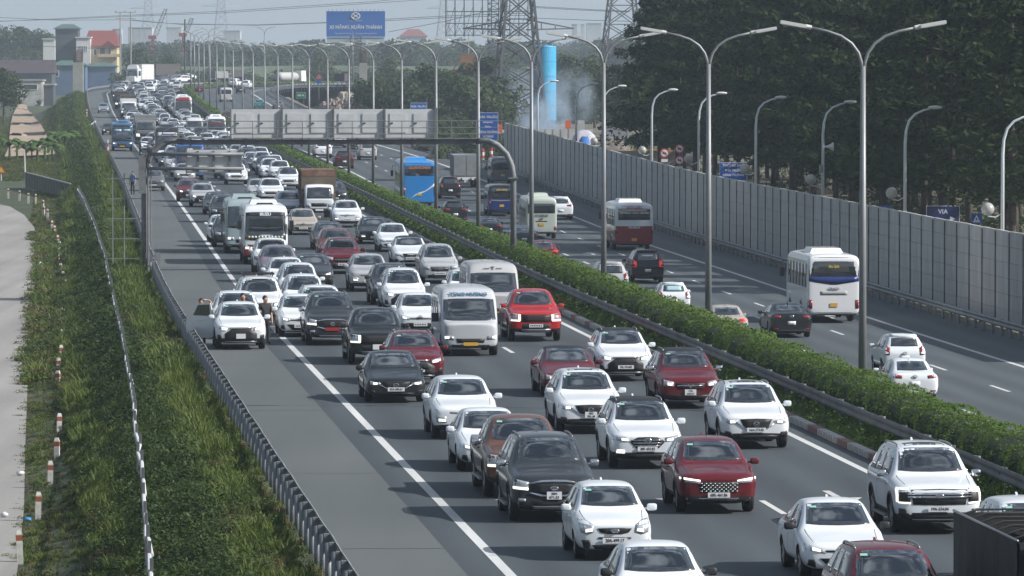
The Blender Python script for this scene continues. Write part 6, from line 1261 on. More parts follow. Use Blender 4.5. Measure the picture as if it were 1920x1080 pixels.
for i, (x, y, lb, bm_, cc) in enumerate([(405, 155, 'grey van on the far crossing stretch of road', GREYB, GY), (433, 152, 'dark covered pickup on the far crossing stretch of road', BROOF, DG), (640, 162, 'dark covered lorry on the far crossing stretch of road', BROOF, GY)]):
    truck('box_truck', lb, x, y, 'R', cc, L=6, W=2.0, Hcab=2.0, Hbox=2.4, boxm=bm_, ribs=0, yaw=.2)
def tanker():
    p = at(540, 152, 1205.); p.z = float(zleft(1205.)); r = thing('tanker_truck', 'white tanker lorry crossing on the far bend', 'truck', p, R(-28)); b = MB(); b.lathe([(.3, -4), (.8, -3.8), (.9, -3), (.9, 2.2), (.8, 2.9), (.3, 3)], 16, (0, 0, 1.6), 'Y'); new('tank', b.mesh('tank', HAZ, True), r)
    b = MB(); b.box((0, 4.2, 1.7), (2.4, 1.9, 2.2), taper=.92); new('cab', b.mesh('cab', WHITE), r); b = MB(); b.box((0, -.5, .8), (1.0, 10, .3)); new('chassis', b.mesh('chassis', CHAS), r); ty, rim = wheel_meshes(.5, .26)
    for s in (-1, 1):
        for y in (4.0, -2.5, -3.8): new('wheel', ty, r, (s * 1.0, y, .5))
tanker()
def rear_extra(label, nm, m, w_, h_, dz, txt=None):
    o = next(q for q in bpy.data.objects if q.get('label') == label); k = 'micro' if 'sunshade' in label else 'mpv'; bv = PROTO[('body', k)][1]; z = SPEC[k]['belt'] + dz
    new(nm, patch(nm, bv, [(-w_, z), (w_, z)], [(-w_ * .95, z + h_), (w_ * .95, z + h_)], 'B', m, .012, 4, 8, .003), o)
rear_extra('small white hatchback with a bright sunshade in its rear window', 'sunshade', mat('sunshade_silver', (.35, .55, .6), .35), .36, .2, .17); rear_extra('black people carrier with a white rear window sticker driving away', 'window_sticker', TEXTW, .3, .07, .36)
# ================================================================== GANTRY AND ROADSIDE OBJECTS
GSTEEL = mat('gantry_steel', (.17, .18, .19), .6, .2, noise=.3, nscale=1.5); GBACK = mat('sign_back', (.58, .60, .61), .55, .1, noise=.15, nscale=1.2); BLUES = mat('sign_blue', (.012, .10, .40), .5); GREENS = mat('sign_green', (.0, .16, .09), .5); SOLAR = mat('solar_panel', (.02, .03, .07), .15)
def gantry():
    d = 292.; t = t_of(d); a = P(t, -3.95); b_ = P(t, 13.65); z0 = P(t, 0).z; a.z = b_.z = z0
    g = thing('sign_gantry', 'steel gantry arching over the jammed carriageway with sign backs facing the traffic behind', 'gantry', a); ax = (b_ - a); W = ax.length; g.rotation_euler.z = math.atan2(ax.y, ax.x)
    # local x runs across the road
    zbm = 6.18
    def leg(x, s, foot):
        b = MB(); pts_ = [(x, 0, foot), (x, 0, 4.55), (x + s * .08, 0, 5.05), (x + s * .32, 0, 5.6), (x + s * .75, 0, 6.03), (x + s * 1.3, 0, 6.27), (x + s * 1.9, 0, zbm)]
        b.tube(pts_, .145, 10); return b
    leg(W, -1, 0).ob('leg', GSTEEL, g, True); leg(0, 1, -1.4).ob('leg', GSTEEL, g, True)
    for x, zf in ((W, .1), (0, -1.35)): b = MB(); b.box((x, 0, zf), (.6, .6, .06)); b.box((x, 0, 4.45), (.46, .46, .08)); b.ob('flange', GSTEEL, g)
    b = MB(); b.box((W / 2, 0, zbm), (W - 3.6, .26, .24)); b.ob('beam', GSTEEL, g)
    for x in np.linspace(2.2, W - 2.2, 6): b = MB(); b.box((x, 0, zbm), (.08, .42, .42)); b.ob('beam_joint', GSTEEL, g)
    # sign boxes, their backs towards the camera
    x0 = 4.1; wbox = 2.42
    for k in range(4):
        xa = x0 + k * (wbox + .03); b = MB(); b.box((xa + wbox / 2, .45, zbm + .88), (wbox, .3, 1.36)); sb = b.ob('sign_box', GBACK, g)
        for q in (.27, .74):
            b = MB(); b.box((xa + wbox * q, .285, zbm + .90), (.78, .04, .92)); dr = b.ob('door', GBACK, sb); b = MB(); b.box((xa + wbox * q - .3, .25, zbm + .9), (.12, .05, .05)); b.ob('handle', CHAS, dr)
        b = MB(); b.box((xa + .02, .35, zbm + .85), (.07, .4, 1.46)); b.ob('mast', GSTEEL, g)
    b = MB(); b.box((x0 + 4 * (wbox + .03), .38, zbm + .88), (.14, .44, 1.5)); b.ob('mast', GSTEEL, g)
    # walkway railing
    xs = np.linspace(1.6, W - .6, 14)
    for i, x in enumerate(xs): b = MB(); b.tube([(x, -.3, zbm + .1), (x, -.3, zbm + 1.0)], .022, 5); b.ob('railing_post', GSTEEL, g)
    for z in (.38, .68, 1.0): b = MB(); b.tube([(1.3, -.3, zbm + z), (W - .4, -.3, zbm + z)], .02, 5); b.ob('railing', GSTEEL, g)
    b = MB(); b.box((W / 2, -.12, zbm + .17), (W - 3.2, .5, .04)); b.ob('walkway', GSTEEL, g)
    for off_ in (.0, .42): b = MB(); b.tube([(.25, -.3, 4.9 + off_), (.5, -.3, 5.7 + off_), (.95, -.3, 6.3 + off_), (1.6, -.3, zbm + .5 + off_ * .9)], .022, 5); b.ob('railing', GSTEEL, g)
    # cantilever variable sign on the left leg
    for z in (5.62, 4.93): b = MB(); b.tube([(.15, -.35, z), (4.72, -.35, z)], .085, 10); b.ob('cantilever_arm', GSTEEL, g, True)
    b = MB(); b.box((3.3, -.05, 5.27), (2.62, .3, 1.1)); vb = b.ob('variable_sign', GBACK, g)
    for x in (2.55, 3.3, 4.05): b = MB(); b.box((x, -.22, 5.27), (.1, .12, 1.0)); b.ob('sign_strut', GSTEEL, vb)
    for x in (2.0, 4.6): b = MB(); b.box((x, -.2, 5.27), (.06, .34, 1.2)); b.ob('sign_frame', GSTEEL, vb)
    b = MB(); b.box((-.1, -.32, 4.7), (.35, .12, 1.9)); b.ob('mounting_plate', GSTEEL, g)
    # ladder and its cage, cable pipe, solar panel
    for x in (-1.5, -.95): b = MB(); b.tube([(x, -.1, -.9), (x, -.1, 4.7)], .025, 5); b.ob('ladder_rail', GALV, g)
    for k in range(6): b = MB(); b.bar((-1.75, -.1, -.3 + k * .95), (-.15, -.1, -.3 + k * .95), .04); b.ob('ladder_step', GALV, g)
    b = MB(); b.tube([(.18, -.22, -.4), (.18, -.22, 5.2)], .05, 6); b.tube([(.32, -.22, 1.2), (.32, -.22, 4.9)], .03, 6); b.ob('cable_pipe', GALV, g)
    b = MB(); b.add([(-1.0, -.6, 6.35), (.5, -.6, 6.1), (.5, .5, 6.1), (-1.0, .5, 6.35), (-1.0, -.6, 6.31), (.5, -.6, 6.06), (.5, .5, 6.06), (-1.0, .5, 6.31)], [(0, 1, 2, 3), (7, 6, 5, 4), (0, 4, 5, 1), (1, 5, 6, 2), (2, 6, 7, 3), (3, 7, 4, 0)]); b.ob('solar_panel', SOLAR, g)
    b = MB(); b.tube([(-.2, 0, 4.6), (-.2, 0, 6.2)], .04, 6); b.ob('panel_mast', GSTEEL, g)
    b = MB(); b.box((.62, -.1, .45), (.28, .3, .95)); b.ob('cabinet', GALV, g)
    return g
gantry()
# blue works-ahead signs on the far verge, green exit board
def board(name, label, c, w_, h_, zpole, m, lines, posts=2, ry=0., postm=None):
    r = thing(name, label, 'sign', (c.x, c.y, zpole), ry); zc = c.z - zpole; b = MB(); b.box((0, 0, zc), (w_, .06, h_)); bd = b.ob('board', m, r)
    b = MB(); b.box((0, .005, zc), (w_ + .06, .05, h_ + .06)); b.ob('border', WHITE, r)
    for s in ((-1, 1) if posts == 2 else (0,)):
        b = MB(); b.tube([(s * w_ * .32, .06, 0), (s * w_ * .32, .06, zc + h_ * .4)], .045, 6); b.ob('post', postm or GALV, r)
    for txt, dz, sz, tm in lines: new('lettering', text_mesh(txt, sz, tm, bold=.008), bd, (0, -.035, zc + dz), (R(90), 0, 0))
    return r
dW = 545.
board('works_sign', 'blue works ahead sign with white lettering by the outer guardrail', at(915, 237, dW), 1.75, 2.4, float(zright(dW)) - .3, BLUES, [('PHÍA TRƯỚC', .82, .30, TEXTW), ('AHEAD', .38, .27, TEXTW), ('500m', -.05, .27, TEXTW), ('CÔNG TRƯỜNG', -.50, .24, TEXTW), ('WORKS', -.90, .27, TEXTW)], posts=2)
dW = 760.
board('works_sign', 'blue PHIA TRUOC sign peeping over the gantry signs', at(785, 203, dW), 2.0, 1.3, -1.5, BLUES, [('PHÍA TRƯỚC', .2, .34, TEXTW)])
board('exit_sign', 'green 400 m board on striped posts beside the far right carriageway', at(564, 179, 980.), 1.5, .9, -1.5, GREENS, [('400 M', 0, .42, TEXTW)])
r = thing('warning_sign', 'orange triangle over a blue plate on a post near the far bend', 'sign', at(598, 168, 1120.)); b = MB(); b.prism([(-.5, 0), (.5, 0), (0, .85)], -.03, .03, 'XZ')
zt_ = at(598, 147, 1120.).z - r.location.z
for v in range(len(b.v)): b.v[v] = (b.v[v][0], b.v[v][1], b.v[v][2] + zt_)
b.ob('triangle', mat('orange_sign', (.6, .14, .03), .5), r); b = MB(); b.box((0, 0, zt_ - .5), (.85, .05, .85)); b.ob('plate', BLUES, r); b = MB(); b.tube([(0, .05, -2), (0, .05, zt_ + .4)], .05, 6); b.ob('post', GALV, r)
# red white poles on the left bank and the right verge
STR1 = mat('pole_red', (.45, .03, .03), .5); STR2 = mat('pole_white', (.65, .65, .65), .5)
def striped(label, px, py, ztop_py, d, group=None, n=6, rad=.07):
    p = at(px, py, d); hgt = at(px, ztop_py, d).z - p.z; r = thing('striped_pole', label, 'pole', p, group=group)
    for k in range(n): b = MB(); b.tube([(0, 0, hgt * k / n), (0, 0, hgt * (k + 1) / n - .002)], rad, 8); b.ob('band', STR1 if k % 2 else STR2, r)
    return r
striped('red and white banded pole beside the left guardrail', 202, 308, 262, 600., n=7)
striped('thin red and white pole far along the left guardrail', 162.5, 218, 205, 830., n=5, rad=.09)
for x, y0, y1 in ((898, 305, 281), (905, 304, 279), (921, 301, 277)): striped('fat red and white post by the end of the noise wall', x, y0, y1, 600., 'striped posts at the wall end', 4, .16)
# traffic signs behind the noise wall
def ped(px, py, sz, d, label):
    c = at(px, py, d); r = thing('pedestrian_sign', label, 'sign', (c.x, c.y, -2.5)); z = c.z + 2.5; b = MB(); b.box((0, 0, z), (sz, .04, sz)); b.ob('plate', BLUES, r)
    b = MB(); b.prism([(-sz * .36, z - sz * .34), (sz * .36, z - sz * .34), (0, z + sz * .36)], -.045, -.022, 'XZ'); b.ob('triangle', WHITE, r)
    b = MB(); b.bar((0, -.05, z - sz * .1), (0, -.05, z + sz * .08), .06, .01); b.bar((0, -.05, z - sz * .1), (-.09, -.05, z - sz * .28), .04, .01); b.bar((0, -.05, z - sz * .1), (.09, -.05, z - sz * .28), .04, .01); b.ob('walking_figure', INK, r); b = MB(); b.tube([(0, .05, 0), (0, .05, z + .2)], .04, 6); b.ob('post', GALV, r)
ped(1660, 395, .6, 352., 'blue pedestrian crossing sign above the noise wall'); ped(1831, 410, .56, 322., 'blue pedestrian crossing sign near the lit blue board behind the noise wall')
dB = 333.; zb_ = at(1768, 404, dB).z + 2.5; bb = board('blue_board', 'dark blue direction board with a white arrow behind the noise wall', at(1768, 404, dB), 1.75, 1.0, -2.5, NAVY, [('VIA', .2, .34, TEXTW)])
b = MB(); b.prism([(.38, zb_ - .32), (.66, zb_ - .18), (.38, zb_ - .04)], -.05, -.035, 'XZ'); b.ob('arrow', TEXTW, bb)
dB = 436.; board('notice_board', 'blue notice board with white lettering among the tree trunks', at(1375, 322, dB), 1.9, 1.25, -2.6, BLUES, [('THÔNG BÁO', .45, .26, TEXTW), ('PHÍA TRƯỚC', .08, .2, TEXTW), ('CÔNG TRƯỜNG', -.24, .2, TEXTW)])
def roundsign(px, py, d, label, n=1):
    c = at(px, py, d); r = thing('prohibition_sign', label, 'sign', (c.x, c.y, -2.6)); z = c.z + 2.6
    for k in range(n):
        zk = z - k * .85; b = MB(); b.lathe([(.36, -.02), (.36, .02)], 20, (0, 0, zk), 'Y'); b.ob('disc', STR1, r); b = MB(); b.lathe([(.27, -.03), (.27, -.022)], 20, (0, 0, zk), 'Y'); b.ob('white_face', WHITE, r); b = MB(); b.bar((-.18, -.04, zk + .16), (.18, -.04, zk - .16), .06, .01, (0, 1, 0)); b.ob('stroke', STR1, r)
        b = MB(); b.box((0, -.04, zk), (.26, .012, .1)); b.ob('symbol', INK, r)
    b = MB(); b.box((0, 0, z - n * .85 + .28), (.5, .03, .22)); b.ob('plate', WHITE, r); b = MB(); b.tube([(0, .06, 0), (0, .06, z)], .04, 6); b.ob('post', GALV, r)
roundsign(1246, 287, 468., 'single round red rimmed prohibition sign above the noise wall'); roundsign(1274, 279, 458., 'pair of round red rimmed prohibition signs above the noise wall', 2)
# warning sign at the left edge
c = at(2, 318, 560.); r = thing('warning_sign', 'yellow red triangle warning sign at the edge of the service road', 'sign', (c.x, c.y, -1.9)); z = c.z + 1.9; b = MB(); b.prism([(-.48, z - .35), (.48, z - .35), (0, z + .45)], -.02, .02, 'XZ'); b.ob('red_rim', STR1, r); b = MB(); b.prism([(-.3, z - .26), (.3, z - .26), (0, z + .26)], -.03, -.022, 'XZ'); b.ob('yellow_face', TEXTY, r); b = MB(); b.tube([(0, .05, 0), (0, .05, z + .2)], .05, 6); b.ob('post', STR2, r)
# litter
def bag(px, py, m, label, s=.3, z=-1.8):
    p = on_z(px, py, z); b = MB(); b.ball((0, 0, s * .4), s, 12, 8, (1, .8, .6)); g = random.Random(px)
    for i in range(len(b.v)): v = b.v[i]; k = 1 + g.uniform(-.18, .18); b.v[i] = (v[0] * k, v[1] * k, v[2] * k)
    o = b.ob('plastic_bag', m, None, True); o.location = p; tag(o, label, 'litter')
PB = mat('plastic_bag_white', (.62, .62, .62), .5); PBB = mat('plastic_bag_blue', (.04, .25, .5), .5)
bag(38, 890, PB, 'white plastic bag on the service road verge', .11); bag(8, 968, PB, 'white plastic sack at the edge of the service road', .11); bag(52, 977, PBB, 'blue plastic bag in the grass by a marker post', .1); bag(75, 497, PB, 'pale rubbish sack beside the service road further up', .17); bag(78, 472, PBB, 'flattened blue white rubbish beside the service road', .14)
p = on_z(384, 722, -.5); b = MB(); b.add([(0, 0, 0), (.35, .1, .05), (.3, .1, .35), (.02, 0, .3)], [(0, 1, 2, 3)]); b.add([(0, .05, 0), (.35, .15, .05), (.3, .15, .35), (.02, .05, .3)], [(3, 2, 1, 0)]); o = b.ob('red_cloth', STR1); o.location = p; tag(o, 'scrap of red cloth caught in the weeds behind the guardrail', 'cloth')
# ------------------------------------------------------------------ people
SKIN = mat('skin', (.42, .24, .16), .6); HAIR = mat('black_hair', (.012, .01, .01), .5)
def person(label, pos, rz, shirt, trousers, arm='down', h=1.66, sit=False, helmet=None):
    r = thing('person', label, 'person', pos, rz); k = h / 1.7
    J = dict(pel=(0, 0, .93), spi=(0, .01, 1.14), che=(0, 0, 1.33), nec=(0, 0, 1.47), hed=(0, .02, 1.58), cro=(0, .02, 1.66))
    ed = [('pel', 'spi'), ('spi', 'che'), ('che', 'nec'), ('nec', 'hed'), ('hed', 'cro')]; rad = dict(pel=.145, spi=.13, che=.15, nec=.055, hed=.085, cro=.06)
    for s, n in ((-1, 'l'), (1, 'r')):
        if sit: leg = [(s * .11, 0, .9), (s * .16, .42, .86), (s * .16, .38, .42), (s * .16, .52, .38)]
        else: leg = [(s * .1, 0, .88), (s * .11, .03, .49), (s * .115, -.02, .08), (s * .12, .14, .04)]
        for i, nm in enumerate(('hip', 'kne', 'ank', 'toe')): J[n + nm] = leg[i]; rad[n + nm] = (.095, .065, .045, .04)[i]
        ed += [('pel', n + 'hip'), (n + 'hip', n + 'kne'), (n + 'kne', n + 'ank'), (n + 'ank', n + 'toe')]
        if arm == 'up' and s < 0: am = [(s * .19, 0, 1.41), (s * .42, .02, 1.50), (s * .30, .06, 1.66), (s * .14, .06, 1.68)]
        elif arm == 'fwd': am = [(s * .19, 0, 1.41), (s * .24, .18, 1.18), (s * .24, .44, 1.14), (s * .23, .52, 1.14)]
        else: am = [(s * .19, 0, 1.41), (s * .24, -.02, 1.13), (s * .23, .08, .88), (s * .22, .1, .80)]
        for i, nm in enumerate(('sho', 'elb', 'wri', 'han')): J[n + nm] = am[i]; rad[n + nm] = (.065, .047, .035, .035)[i]
        ed += [('che', n + 'sho'), (n + 'sho', n + 'elb'), (n + 'elb', n + 'wri'), (n + 'wri', n + 'han')]
        hx, hy, hz = am[3]; dx, dy, dz = [am[3][i] - am[2][i] for i in range(3)]; l_ = math.sqrt(dx * dx + dy * dy + dz * dz); dx, dy, dz = dx / l_, dy / l_, dz / l_
        for f in range(5):
            nm = n + 'f%d' % f; o_ = (f - 1.5) * .02; J[nm] = (hx + dx * (.085 if f < 4 else .03) + (0 if f < 4 else -s * .05), hy + dy * .08 + o_ * (1 if f < 4 else .3) + .01, hz + dz * .08); rad[nm] = .009; ed.append((n + 'han', nm))
    keys = list(J); idx = {q: i for i, q in enumerate(keys)}; me = bpy.data.meshes.new('body'); me.from_pydata([tuple(c * k for c in J[q]) for q in keys], [(idx[a], idx[b]) for a, b in ed], [])
    o = bpy.data.objects.new('body', me); COL.objects.link(o); o.modifiers.new('sk', 'SKIN'); sv = me.skin_vertices[0].data
    for q in keys: sv[idx[q]].radius = (rad[q] * k,) * 2; sv[idx[q]].use_root = q == 'pel'
    sd = o.modifiers.new('ss', 'SUBSURF'); sd.levels = 2; sd.render_levels = 2; dg = bpy.context.evaluated_depsgraph_get(); dg.update(); m2 = bpy.data.meshes.new_from_object(o.evaluated_get(dg)); bpy.data.objects.remove(o); m2.name = 'body'; m2.materials.clear()
    for m in (SKIN, shirt, trousers, HAIR): m2.materials.append(m)
    mi = []
    for p in m2.polygons:
        c = p.center / k; arm_d = abs(c.x) > .2
        if c.z > 1.47 and abs(c.x) < .13: mi.append(0)
        elif c.z < .1: mi.append(3)
        elif c.z < .96 and not (arm_d and c.z > .7): mi.append(2)
        elif arm_d and (c.z < 1.12 or c.z > 1.55 or c.y > .3): mi.append(0)
        else: mi.append(1)
    m2.polygons.foreach_set('material_index', mi); m2.polygons.foreach_set('use_smooth', [True] * len(mi)); new('body', m2, r)
    b = MB(); b.ball((0, -.015 * k, 1.645 * k), .105 * k, 14, 10, (.9, 1.05, 1.0)); b.ob('hair', helmet or HAIR, r, True)
    b = MB(); b.ball((0, .03 * k, 1.585 * k), .095 * k, 14, 10, (.86, 1, 1.12)); b.add([(-.012, .12 * k, 1.575 * k), (.012, .12 * k, 1.575 * k), (0, .148 * k, 1.572 * k), (0, .122 * k, 1.605 * k)], [(0, 1, 2), (1, 3, 2), (3, 0, 2)]); hd = b.ob('face', SKIN, r, True)
    b = MB()
    for s in (-1, 1): b.ball((s * .034, .118 * k, 1.6 * k), .011, 8, 6)
    b.box((0, .122 * k, 1.535 * k), (.045, .012, .01)); b.ob('eyes_and_mouth', HAIR, r)
    for s in (-1, 1): b = MB(); b.ball((s * .085 * k, .02 * k, 1.585 * k), .022, 8, 6, (.4, 1, 1.3)); b.ob('ear', SKIN, r)
    return r
SH1 = mat('pale_shirt', (.45, .42, .4), .8); SH2 = mat('black_shirt', (.015, .015, .018), .8); SH3 = mat('blue_shirt', (.10, .17, .36), .8); TR1 = mat('dark_trousers', (.02, .02, .028), .8); SH4 = mat('blue_jacket', (.03, .22, .5), .7)
sp_ = stopped.matrix_basis
def by_car(x, y): p = sp_ @ Vector((x, y, 0)); return Vector((p.x, p.y, stopped.location.z))
rzc = stopped.rotation_euler.z
person('person with a raised bare arm standing behind the open car door on the shoulder', by_car(1.30, -.75), rzc, SH1, TR1, 'up', 1.66)
person('dark haired person standing behind the roof of the stopped white crossover', by_car(-.25, -2.75), rzc, SH2, TR1, 'down', 1.76)
person('person in black leaning beside the right flank of the stopped white crossover', by_car(-1.02, -2.0), rzc + .4, SH2, TR1, 'down', 1.7)
pz_ = on_road(249, 365); person('person in a blue shirt and dark trousers standing at the guardrail near the gantry ladder', Vector((pz_.x, pz_.y, pz_.z)), 2.6, SH3, TR1, 'down', 1.7)
# the open rear door of the stopped car
def open_door():
    b = MB(); out = [(0, .38), (.1, .32), (.85, .32), (1.0, .55), (1.02, .95), (.8, 1.12), (.62, 1.52), (.1, 1.56), (0, 1.1)]; b.prism(out, -.035, .035, 'XZ'); dm = b.mesh('rear_door', PAINT)
    d = new('rear_door', dm, stopped, (.89, -.15, 0), (0, 0, R(-22))); d.color = (.74, .76, .78, 1); d['label'] = 'open rear door swung out over the shoulder'
    b = MB(); b.prism([(.1, 1.1), (.74, 1.12), (.56, 1.48), (.14, 1.5)], .037, .045, 'XZ'); new('side_window', b.mesh('side_window', GLASS), d); b = MB(); b.box((.5, .05, .95), (.2, .04, .035)); new('door_handle', b.mesh('door_handle', PAINT), d).color = (.74, .76, .78, 1)
open_door()
# motorcyclist between the bus and the lane edge
def motorbike(px, py, label, plabel, jacket, pm, group=None):
    p = on_road(px, py); t, u = to_tu(p.x, p.y); rz = math.pi - heading(t); r = thing('motorbike', label, 'motorbike', p, rz, group)
    ty, rim = wheel_meshes(.28, .09)
    for y in (.62, -.62): q = new('wheel', ty, r, (0, y, .28)); new('rim', rim, q)
    b = MB(); b.prism([(.5, .95), (.62, .55), (.4, .35), (-.5, .35), (-.75, .62), (-.7, .78), (.1, .74), (.3, .8)], -.12, .12, 'YZ'); b.ob('body', pm, r); b = MB(); b.tube([(0, .62, .28), (0, .45, .98)], .035, 6); b.tube([(-.33, .36, 1.03), (0, .46, 1.0), (.33, .36, 1.03)], .018, 6); b.ob('handlebar', PLASTIC, r)
    b = MB(); b.box((0, -.3, .80), (.24, .75, .09)); b.ob('seat', PLASTIC, r); b = MB(); b.ball((0, .55, .88), .09, 10, 8); b.ob('headlight', DRL, r, True)
    for s in (-1, 1): b = MB(); b.tube([(s * .25, .4, 1.03), (s * .3, .36, 1.25)], .01, 5); b.box((s * .32, .36, 1.28), (.1, .02, .07)); b.ob('mirror', PLASTIC, r)
    q = person(plabel, p + Matrix.Rotation(rz, 3, 'Z') @ Vector((0, -.25, 0)) + Vector((0, 0, -.02)), rz, jacket, TR1, 'fwd', 1.66, True, pm)
motorbike(447, 466, 'blue motorbike squeezing between the pale blue minibus and the lane edge', 'rider in a bright blue jacket on the blue motorbike', SH4, mat('bike_blue', (.03, .08, .3), .3))
motorbike(213, 189, 'motorbike with a lit lamp at the far lane edge beside the dark truck', 'rider in dark clothes on the far motorbike', SH2, mat('bike_black', (.02, .02, .02), .3))
# ================================================================== BACKGROUND
def build(name, label, cat, px0, px1, pytop, pybase, d, depth, m, roof=None, roofm=None, wins=(), group=None, gz=None, roofh=0., winm=None, hipk=.32):
    a, b_ = at(px0, pybase, d), at(px1, pytop, d); zg = -3.4 if gz is None else gz; w_ = b_.x - a.x; hgt = b_.z - zg; r = thing(name, label, cat, ((a.x + b_.x) / 2, d, zg), 0, group)
    b = MB(); b.box((0, depth / 2, hgt / 2), (w_, depth, hgt)); b.ob('wall', m, r); o_ = .5
    if roof == 'hip':
        b = MB(); x, y0, y1 = w_ / 2 + o_, -o_, depth + o_; k = min(w_, depth) * hipk
        b.add([(-x, y0, hgt), (x, y0, hgt), (x, y1, hgt), (-x, y1, hgt), (-x + k, depth * .5, hgt + roofh), (x - k, depth * .5, hgt + roofh), (-x, y0, hgt - .25), (x, y0, hgt - .25), (x, y1, hgt - .25), (-x, y1, hgt - .25)], [(0, 1, 5, 4), (1, 2, 5), (2, 3, 4, 5), (3, 0, 4), (0, 6, 7, 1), (1, 7, 8, 2), (2, 8, 9, 3), (3, 9, 6, 0), (9, 8, 7, 6)]); b.ob('roof', roofm, r)
    elif roof == 'gable':
        b = MB(); x, y0, y1 = w_ / 2 + o_, -o_, depth + o_; b.add([(-x, y0, hgt), (x, y0, hgt), (x, y1, hgt), (-x, y1, hgt), (-x, depth * .5, hgt + roofh), (x, depth * .5, hgt + roofh)], [(0, 1, 5, 4), (2, 3, 4, 5), (1, 2, 5), (3, 0, 4), (3, 2, 1, 0)]); b.ob('roof', roofm, r)
    elif roof == 'flat': b = MB(); b.box((0, depth / 2, hgt + .15), (w_ + .6, depth + .6, .3)); b.ob('parapet', roofm or m, r)
    for (x0, x1, y0, y1) in wins:
        p, q = at(x0, y1, d), at(x1, y0, d); cx, cz = (p.x + q.x) / 2 - r.location.x, (p.z + q.z) / 2 - zg; b = MB(); b.box((cx, -.04, cz), (q.x - p.x + .2, .12, q.z - p.z + .2)); f_ = b.ob('window', winm or WHITE, r); b = MB(); b.box((cx, -.09, cz), (q.x - p.x - .1, .06, q.z - p.z - .1)); b.ob('pane', GLASSB, f_)
    return r
CREAM = mat('cream_wall', (.55, .45, .27), .8, noise=.12); WWALL = mat('white_wall', (.68, .68, .66), .8, noise=.1); GWALL = mat('grey_wall', (.06, .07, .08), .85, noise=.2, nscale=.3); BWALL = mat('blue_wall', (.08, .13, .22), .8, noise=.15, nscale=.4); REDR = mat('red_tile_roof', (.20, .045, .035), .8, noise=.2); GRNR = mat('green_sheet_roof', (.06, .115, .10), .7, noise=.2, nscale=.4); DKR = mat('dark_sheet_roof', (.055, .035, .04), .7, noise=.3, nscale=.5); OLDW = mat('stained_white', (.45, .45, .42), .85, noise=.35, nscale=.6); CONCR = mat('raw_concrete', (.33, .32, .29), .9, noise=.2, nscale=.8); REBAR = mat('rebar', (.07, .035, .03), .8); LAT = mat('lattice_steel', (.10, .105, .11), .6, .3)
D1 = 1750.
build('tall_house', 'tall grey narrow house with a green roof behind the concrete pier', 'house', 104, 146, 53, 150, D1 + 6, 9, GWALL, 'hip', GRNR, roofh=1.2)
build('white_house', 'white slim house block with four narrow windows beside the grey house', 'house', 143, 169.5, 71, 150, D1, 8, WWALL, 'flat', wins=[(149, 151, 86, 96), (153, 155, 86, 96), (157, 159, 86, 96), (161, 163, 86, 96)])
vil = build('villa', 'cream yellow villa with a red tiled hip roof', 'house', 160, 219, 86, 150, D1 + 2, 12, CREAM, 'hip', REDR, wins=[(176, 181, 92, 103), (187, 197, 91, 103), (203, 208, 92, 103)], roofh=4.4, winm=WWALL, hipk=.12)
p = at(204, 87, D1 + 1) - vil.location; b = MB(); b.add([(p.x - 2.6, -1.2, p.z - .2), (p.x + 2.4, -1.2, p.z - .2), (p.x - .1, -1.2, p.z + 1.7), (p.x - 2.6, 4, p.z - .2), (p.x + 2.4, 4, p.z - .2), (p.x - .1, 4, p.z + 1.7)], [(0, 1, 2), (0, 2, 5, 3), (1, 4, 5, 2), (0, 3, 4, 1)]); b.ob('dormer', REDR, vil); b = MB(); b.box((p.x, -.6, p.z - 2.6), (6.5, 1.2, .9)); b.ob('balcony', CREAM, vil)
build('blue_building', 'long low blue building with a green sheet roof below the villa', 'building', 97, 160, 122, 152, D1 - 30, 9, BWALL, 'hip', GRNR, wins=[(104, 110, 133, 143)], roofh=1.3)
build('blue_building', 'blue outbuilding with a white awning behind the far guardrail', 'building', 158, 216, 124, 152, D1 - 20, 8, BWALL, 'hip', GRNR, wins=[], roofh=1.0)
build('dark_roofed_shed', 'long shed with a dark maroon sheet roof beside the blue building', 'building', -30, 97, 137, 160, D1 - 60, 14, GWALL, 'gable', DKR, roofh=3.6)
build('white_house', 'white stepped house half hidden by the left tree', 'house', 81, 103, 74, 150, D1 + 60, 9, WWALL, 'flat')
build('white_shed', 'old white shed with a grey opening beside the dirt track', 'building', 32, 78, 152, 186, 1330., 8, OLDW, 'flat', CONCR, wins=[(45, 70, 158, 168)], gz=-2.6)
build('white_shed', 'small grey lean-to beside the old white shed', 'building', 74, 100, 160, 182, 1335., 6, GWALL, 'flat', CONCR, gz=-2.6)
b = build('brick_house', 'far brown roofed house glimpsed between trees', 'house', 90, 106, 78, 120, D1 + 120, 8, mat('brick_wall', (.22, .11, .07), .85), 'hip', REDR, roofh=1.5)
# concrete piers with bare rebar
def pier(label, px0, px1, pyt, pyr, pyb, d):
    a, b_ = at(px0, pyb, d), at(px1, pyt, d); zg = -3.2; r = thing('bridge_pier', label, 'pier', ((a.x + b_.x) / 2, d, zg)); w_ = b_.x - a.x; h_ = b_.z - zg; b = MB(); b.prism([(-w_ / 2, -w_ * .35), (w_ / 2, -w_ * .35), (w_ / 2, w_ * .35), (-w_ / 2, w_ * .35)], 0, h_); b.ob('column', CONCR, r); ztop = at(px0, pyr, d).z - zg
    for k in range(26):
        a_ = 2 * math.pi * k / 26; x, y = math.cos(a_) * w_ * .45, math.sin(a_) * w_ * .3; b = MB(); b.tube([(x, y, h_ - .1), (x * 1.08, y, ztop + random.uniform(-.5, .3))], .045, 4); b.ob('rebar', REBAR, r)
    for k in range(4): b = MB(); z = lerp(h_, ztop, .2 + .2 * k); b.tube([(math.cos(q * .524) * w_ * .46, math.sin(q * .524) * w_ * .31, z) for q in range(13)], .035, 4, False); b.ob('stirrup', REBAR, r)
